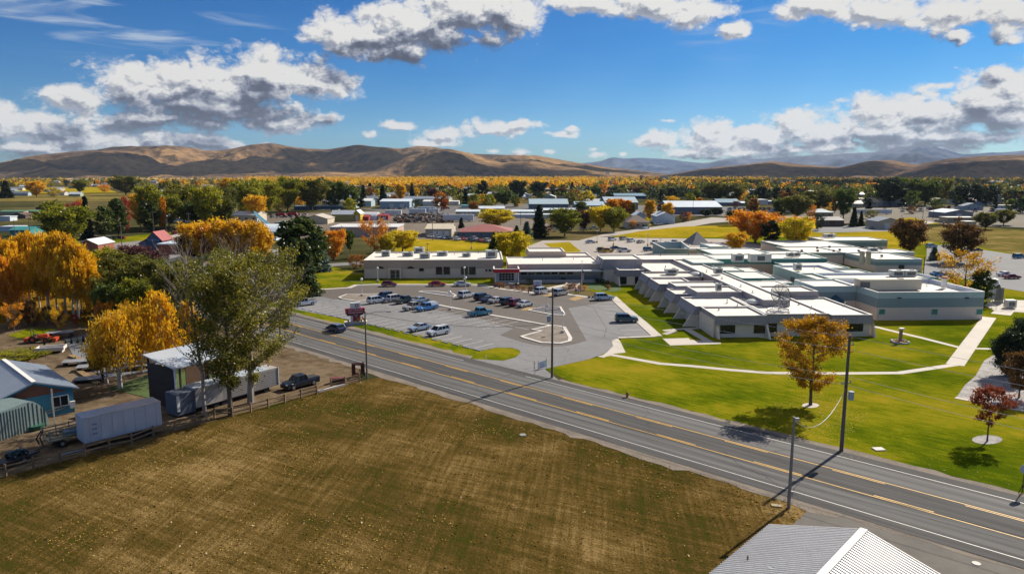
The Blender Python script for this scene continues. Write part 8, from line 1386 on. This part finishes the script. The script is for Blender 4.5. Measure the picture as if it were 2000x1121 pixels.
# tractor
p = G(77, 668); tc_ = thing('tractor', 'red orange compact tractor with a front loader on the grass by the orchard', 'tractor', tuple(p), math.radians(12)); TR_ = mat('tractor_orange_red', (.45, .06, .015), .45, .1, 2)
mb = MB(); mb.prism([(.1, -.4), (1.7, -.4), (1.7, .4), (.1, .4)], .7, 1.45, 0, [(.1, -.33), (1.6, -.33), (1.6, .33), (.1, .33)]); mb.prism([(-1.2, -.5), (.1, -.5), (.1, .5), (-1.2, .5)], .6, 1.0); mb.box(-.7, -.75, 1.15, 1.2, .35, .1); mb.box(-.7, .75, 1.15, 1.2, .35, .1); bevel(mb.build('body', TR_, tc_), .05); mb = MB(); mb.bar((-1.0, -.5, 1), (-1.1, -.5, 2.5), .08, .08); mb.bar((-1.0, .5, 1), (-1.1, .5, 2.5), .08, .08); mb.bar((-1.1, -.5, 2.5), (-1.1, .5, 2.5), .08, .08); mb.build('roll_bar', TRIM, tc_); MB().box(-.6, 0, 1.0, .5, .5, .45).build('seat', TRIM, tc_)
mb = MB(); mb.bar((.3, -.6, 1.3), (2.5, -.6, .6), .12, .15); mb.bar((.3, .6, 1.3), (2.5, .6, .6), .12, .15); mb.box(2.8, 0, .2, .6, 1.7, .6); mb.build('loader', TR_, tc_); mb = MB(); mb.box(-1.9, 0, .2, .8, 1.5, .7); mb.build('implement', TR_, tc_)
for x, rr2, wy in ((-.75, .68, .85), (1.35, .42, .7)):
    for s in (-1, 1): w1 = MB().tube([(x, s*wy-.15, rr2), (x, s*wy+.15, rr2)], rr2, 16).build('wheel', TYRE, tc_); MB().tube([(x, s*wy-.17, rr2), (x, s*wy+.17, rr2)], rr2*.5, 10).build('rim', TR_, w1)
# stone tables, pallets and slabs of the concrete yard
GS = mat('granite_slab', (.20, .21, .23), .75, .3, 1.2); 
for i, (x, y, l, w2, h, lab, c_) in enumerate(((101,688,4.2,2.2,1.1,'pale open topped concrete trough on legs at the corner of the concrete yard','p'), (119,660,4.5,2,1.2,'grey trailer box right of the red tractor','g'), (88,703,0,0,0,'','g'), (150,712,4,2.2,.7,'low grey slab table nearest the dirt lane','g'), (178,722,4,2.2,.7,'grey slab table in the second row of the concrete yard','g'), (195,706,4.4,2.4,.5,'wide low slab behind the golden birch','g'), (258,722,4.5,2.2,.8,'long grey bench slab right of the birch trunk','g'), (290,716,3.5,2,.8,'grey slab table near the middle birch trunk','g'), (335,716,4.5,2.4,.8,'grey slab before the tall open shelter','g'), (175,745,4,2.2,.6,'grey slab table at the near corner of the concrete yard','g'))):
    if not l: continue
    p = G(x, y); t = thing('slab_table' if c_ == 'g' else 'concrete_trough', lab, 'slab' if c_ == 'g' else 'trough', tuple(p), math.radians(18)); M_ = GS if c_ == 'g' else KERB; mb = MB()
    if c_ == 'g': mb.box(0, 0, h-.12, l, w2, .14)
    else:
        for (xx, yy, a1, b1) in ((0, -w2/2, l, .15), (0, w2/2, l, .15), (-l/2, 0, .15, w2), (l/2, 0, .15, w2)): mb.box(xx, yy, h-.5, a1, b1, .5)
        mb.box(0, 0, h-.55, l, w2, .08)
    mb.build('top', M_, t)
    for xx in (-l*.4, l*.4): MB().box(xx, 0, 0, .3, w2*.8, h-.12 if c_ == 'g' else h-.5).build('leg', M_ if c_ == 'p' else DKB, t)
LBR = mat('stacked_lumber', (.30, .2, .09), .85, .25, 2)
for i, (x0, y0, x1, y1) in enumerate(((134,697,160,706),(150,727,187,752),(210,700,232,697))):
    a_, rz, L_ = frame2((x0, y0), (x1, y1)); mb = MB()
    for k in range(3): mb.box(L_/2, k*.3, 0, L_, .22, .3)
    tag(mb.build('lumber_stack', LBR, None, loc=tuple(a_), rz=rz), ('short stack of timbers on the lane edge by the trough', 'long timber curb at the near side of the concrete yard', 'timbers behind the golden birch crown')[i], 'lumber')
# ------------------------------------------------------------ haze
hz = MB(); hz.prism([(-22000, -600), (22000, -600), (22000, 21000), (-22000, 21000)], -3.5, 1100); ho = tag(hz.build('haze', None or mat('haze_dummy', (.5, .5, .5))), kind='stuff'); hm_ = bpy.data.materials.new('haze'); hm_.use_nodes = True; t = hm_.node_tree; t.nodes.clear(); pv = N(t, 'ShaderNodeVolumePrincipled'); pv.inputs['Color'].default_value = (.62, .78, 1, 1); pv.inputs['Density'].default_value = 1.8e-5; pv.inputs['Anisotropy'].default_value = .2
mo = N(t, 'ShaderNodeOutputMaterial'); t.links.new(pv.outputs[0], mo.inputs['Volume']); ho.data.materials.clear(); ho.data.materials.append(hm_)

for o_ in C.objects:                                                     # keep every label within sixteen words
    if 'label' in o_:
        w_s = o_['label'].replace(',', '').split()
        if len(w_s) > 16: o_['label'] = ' '.join(o_['label'].split()[:16])
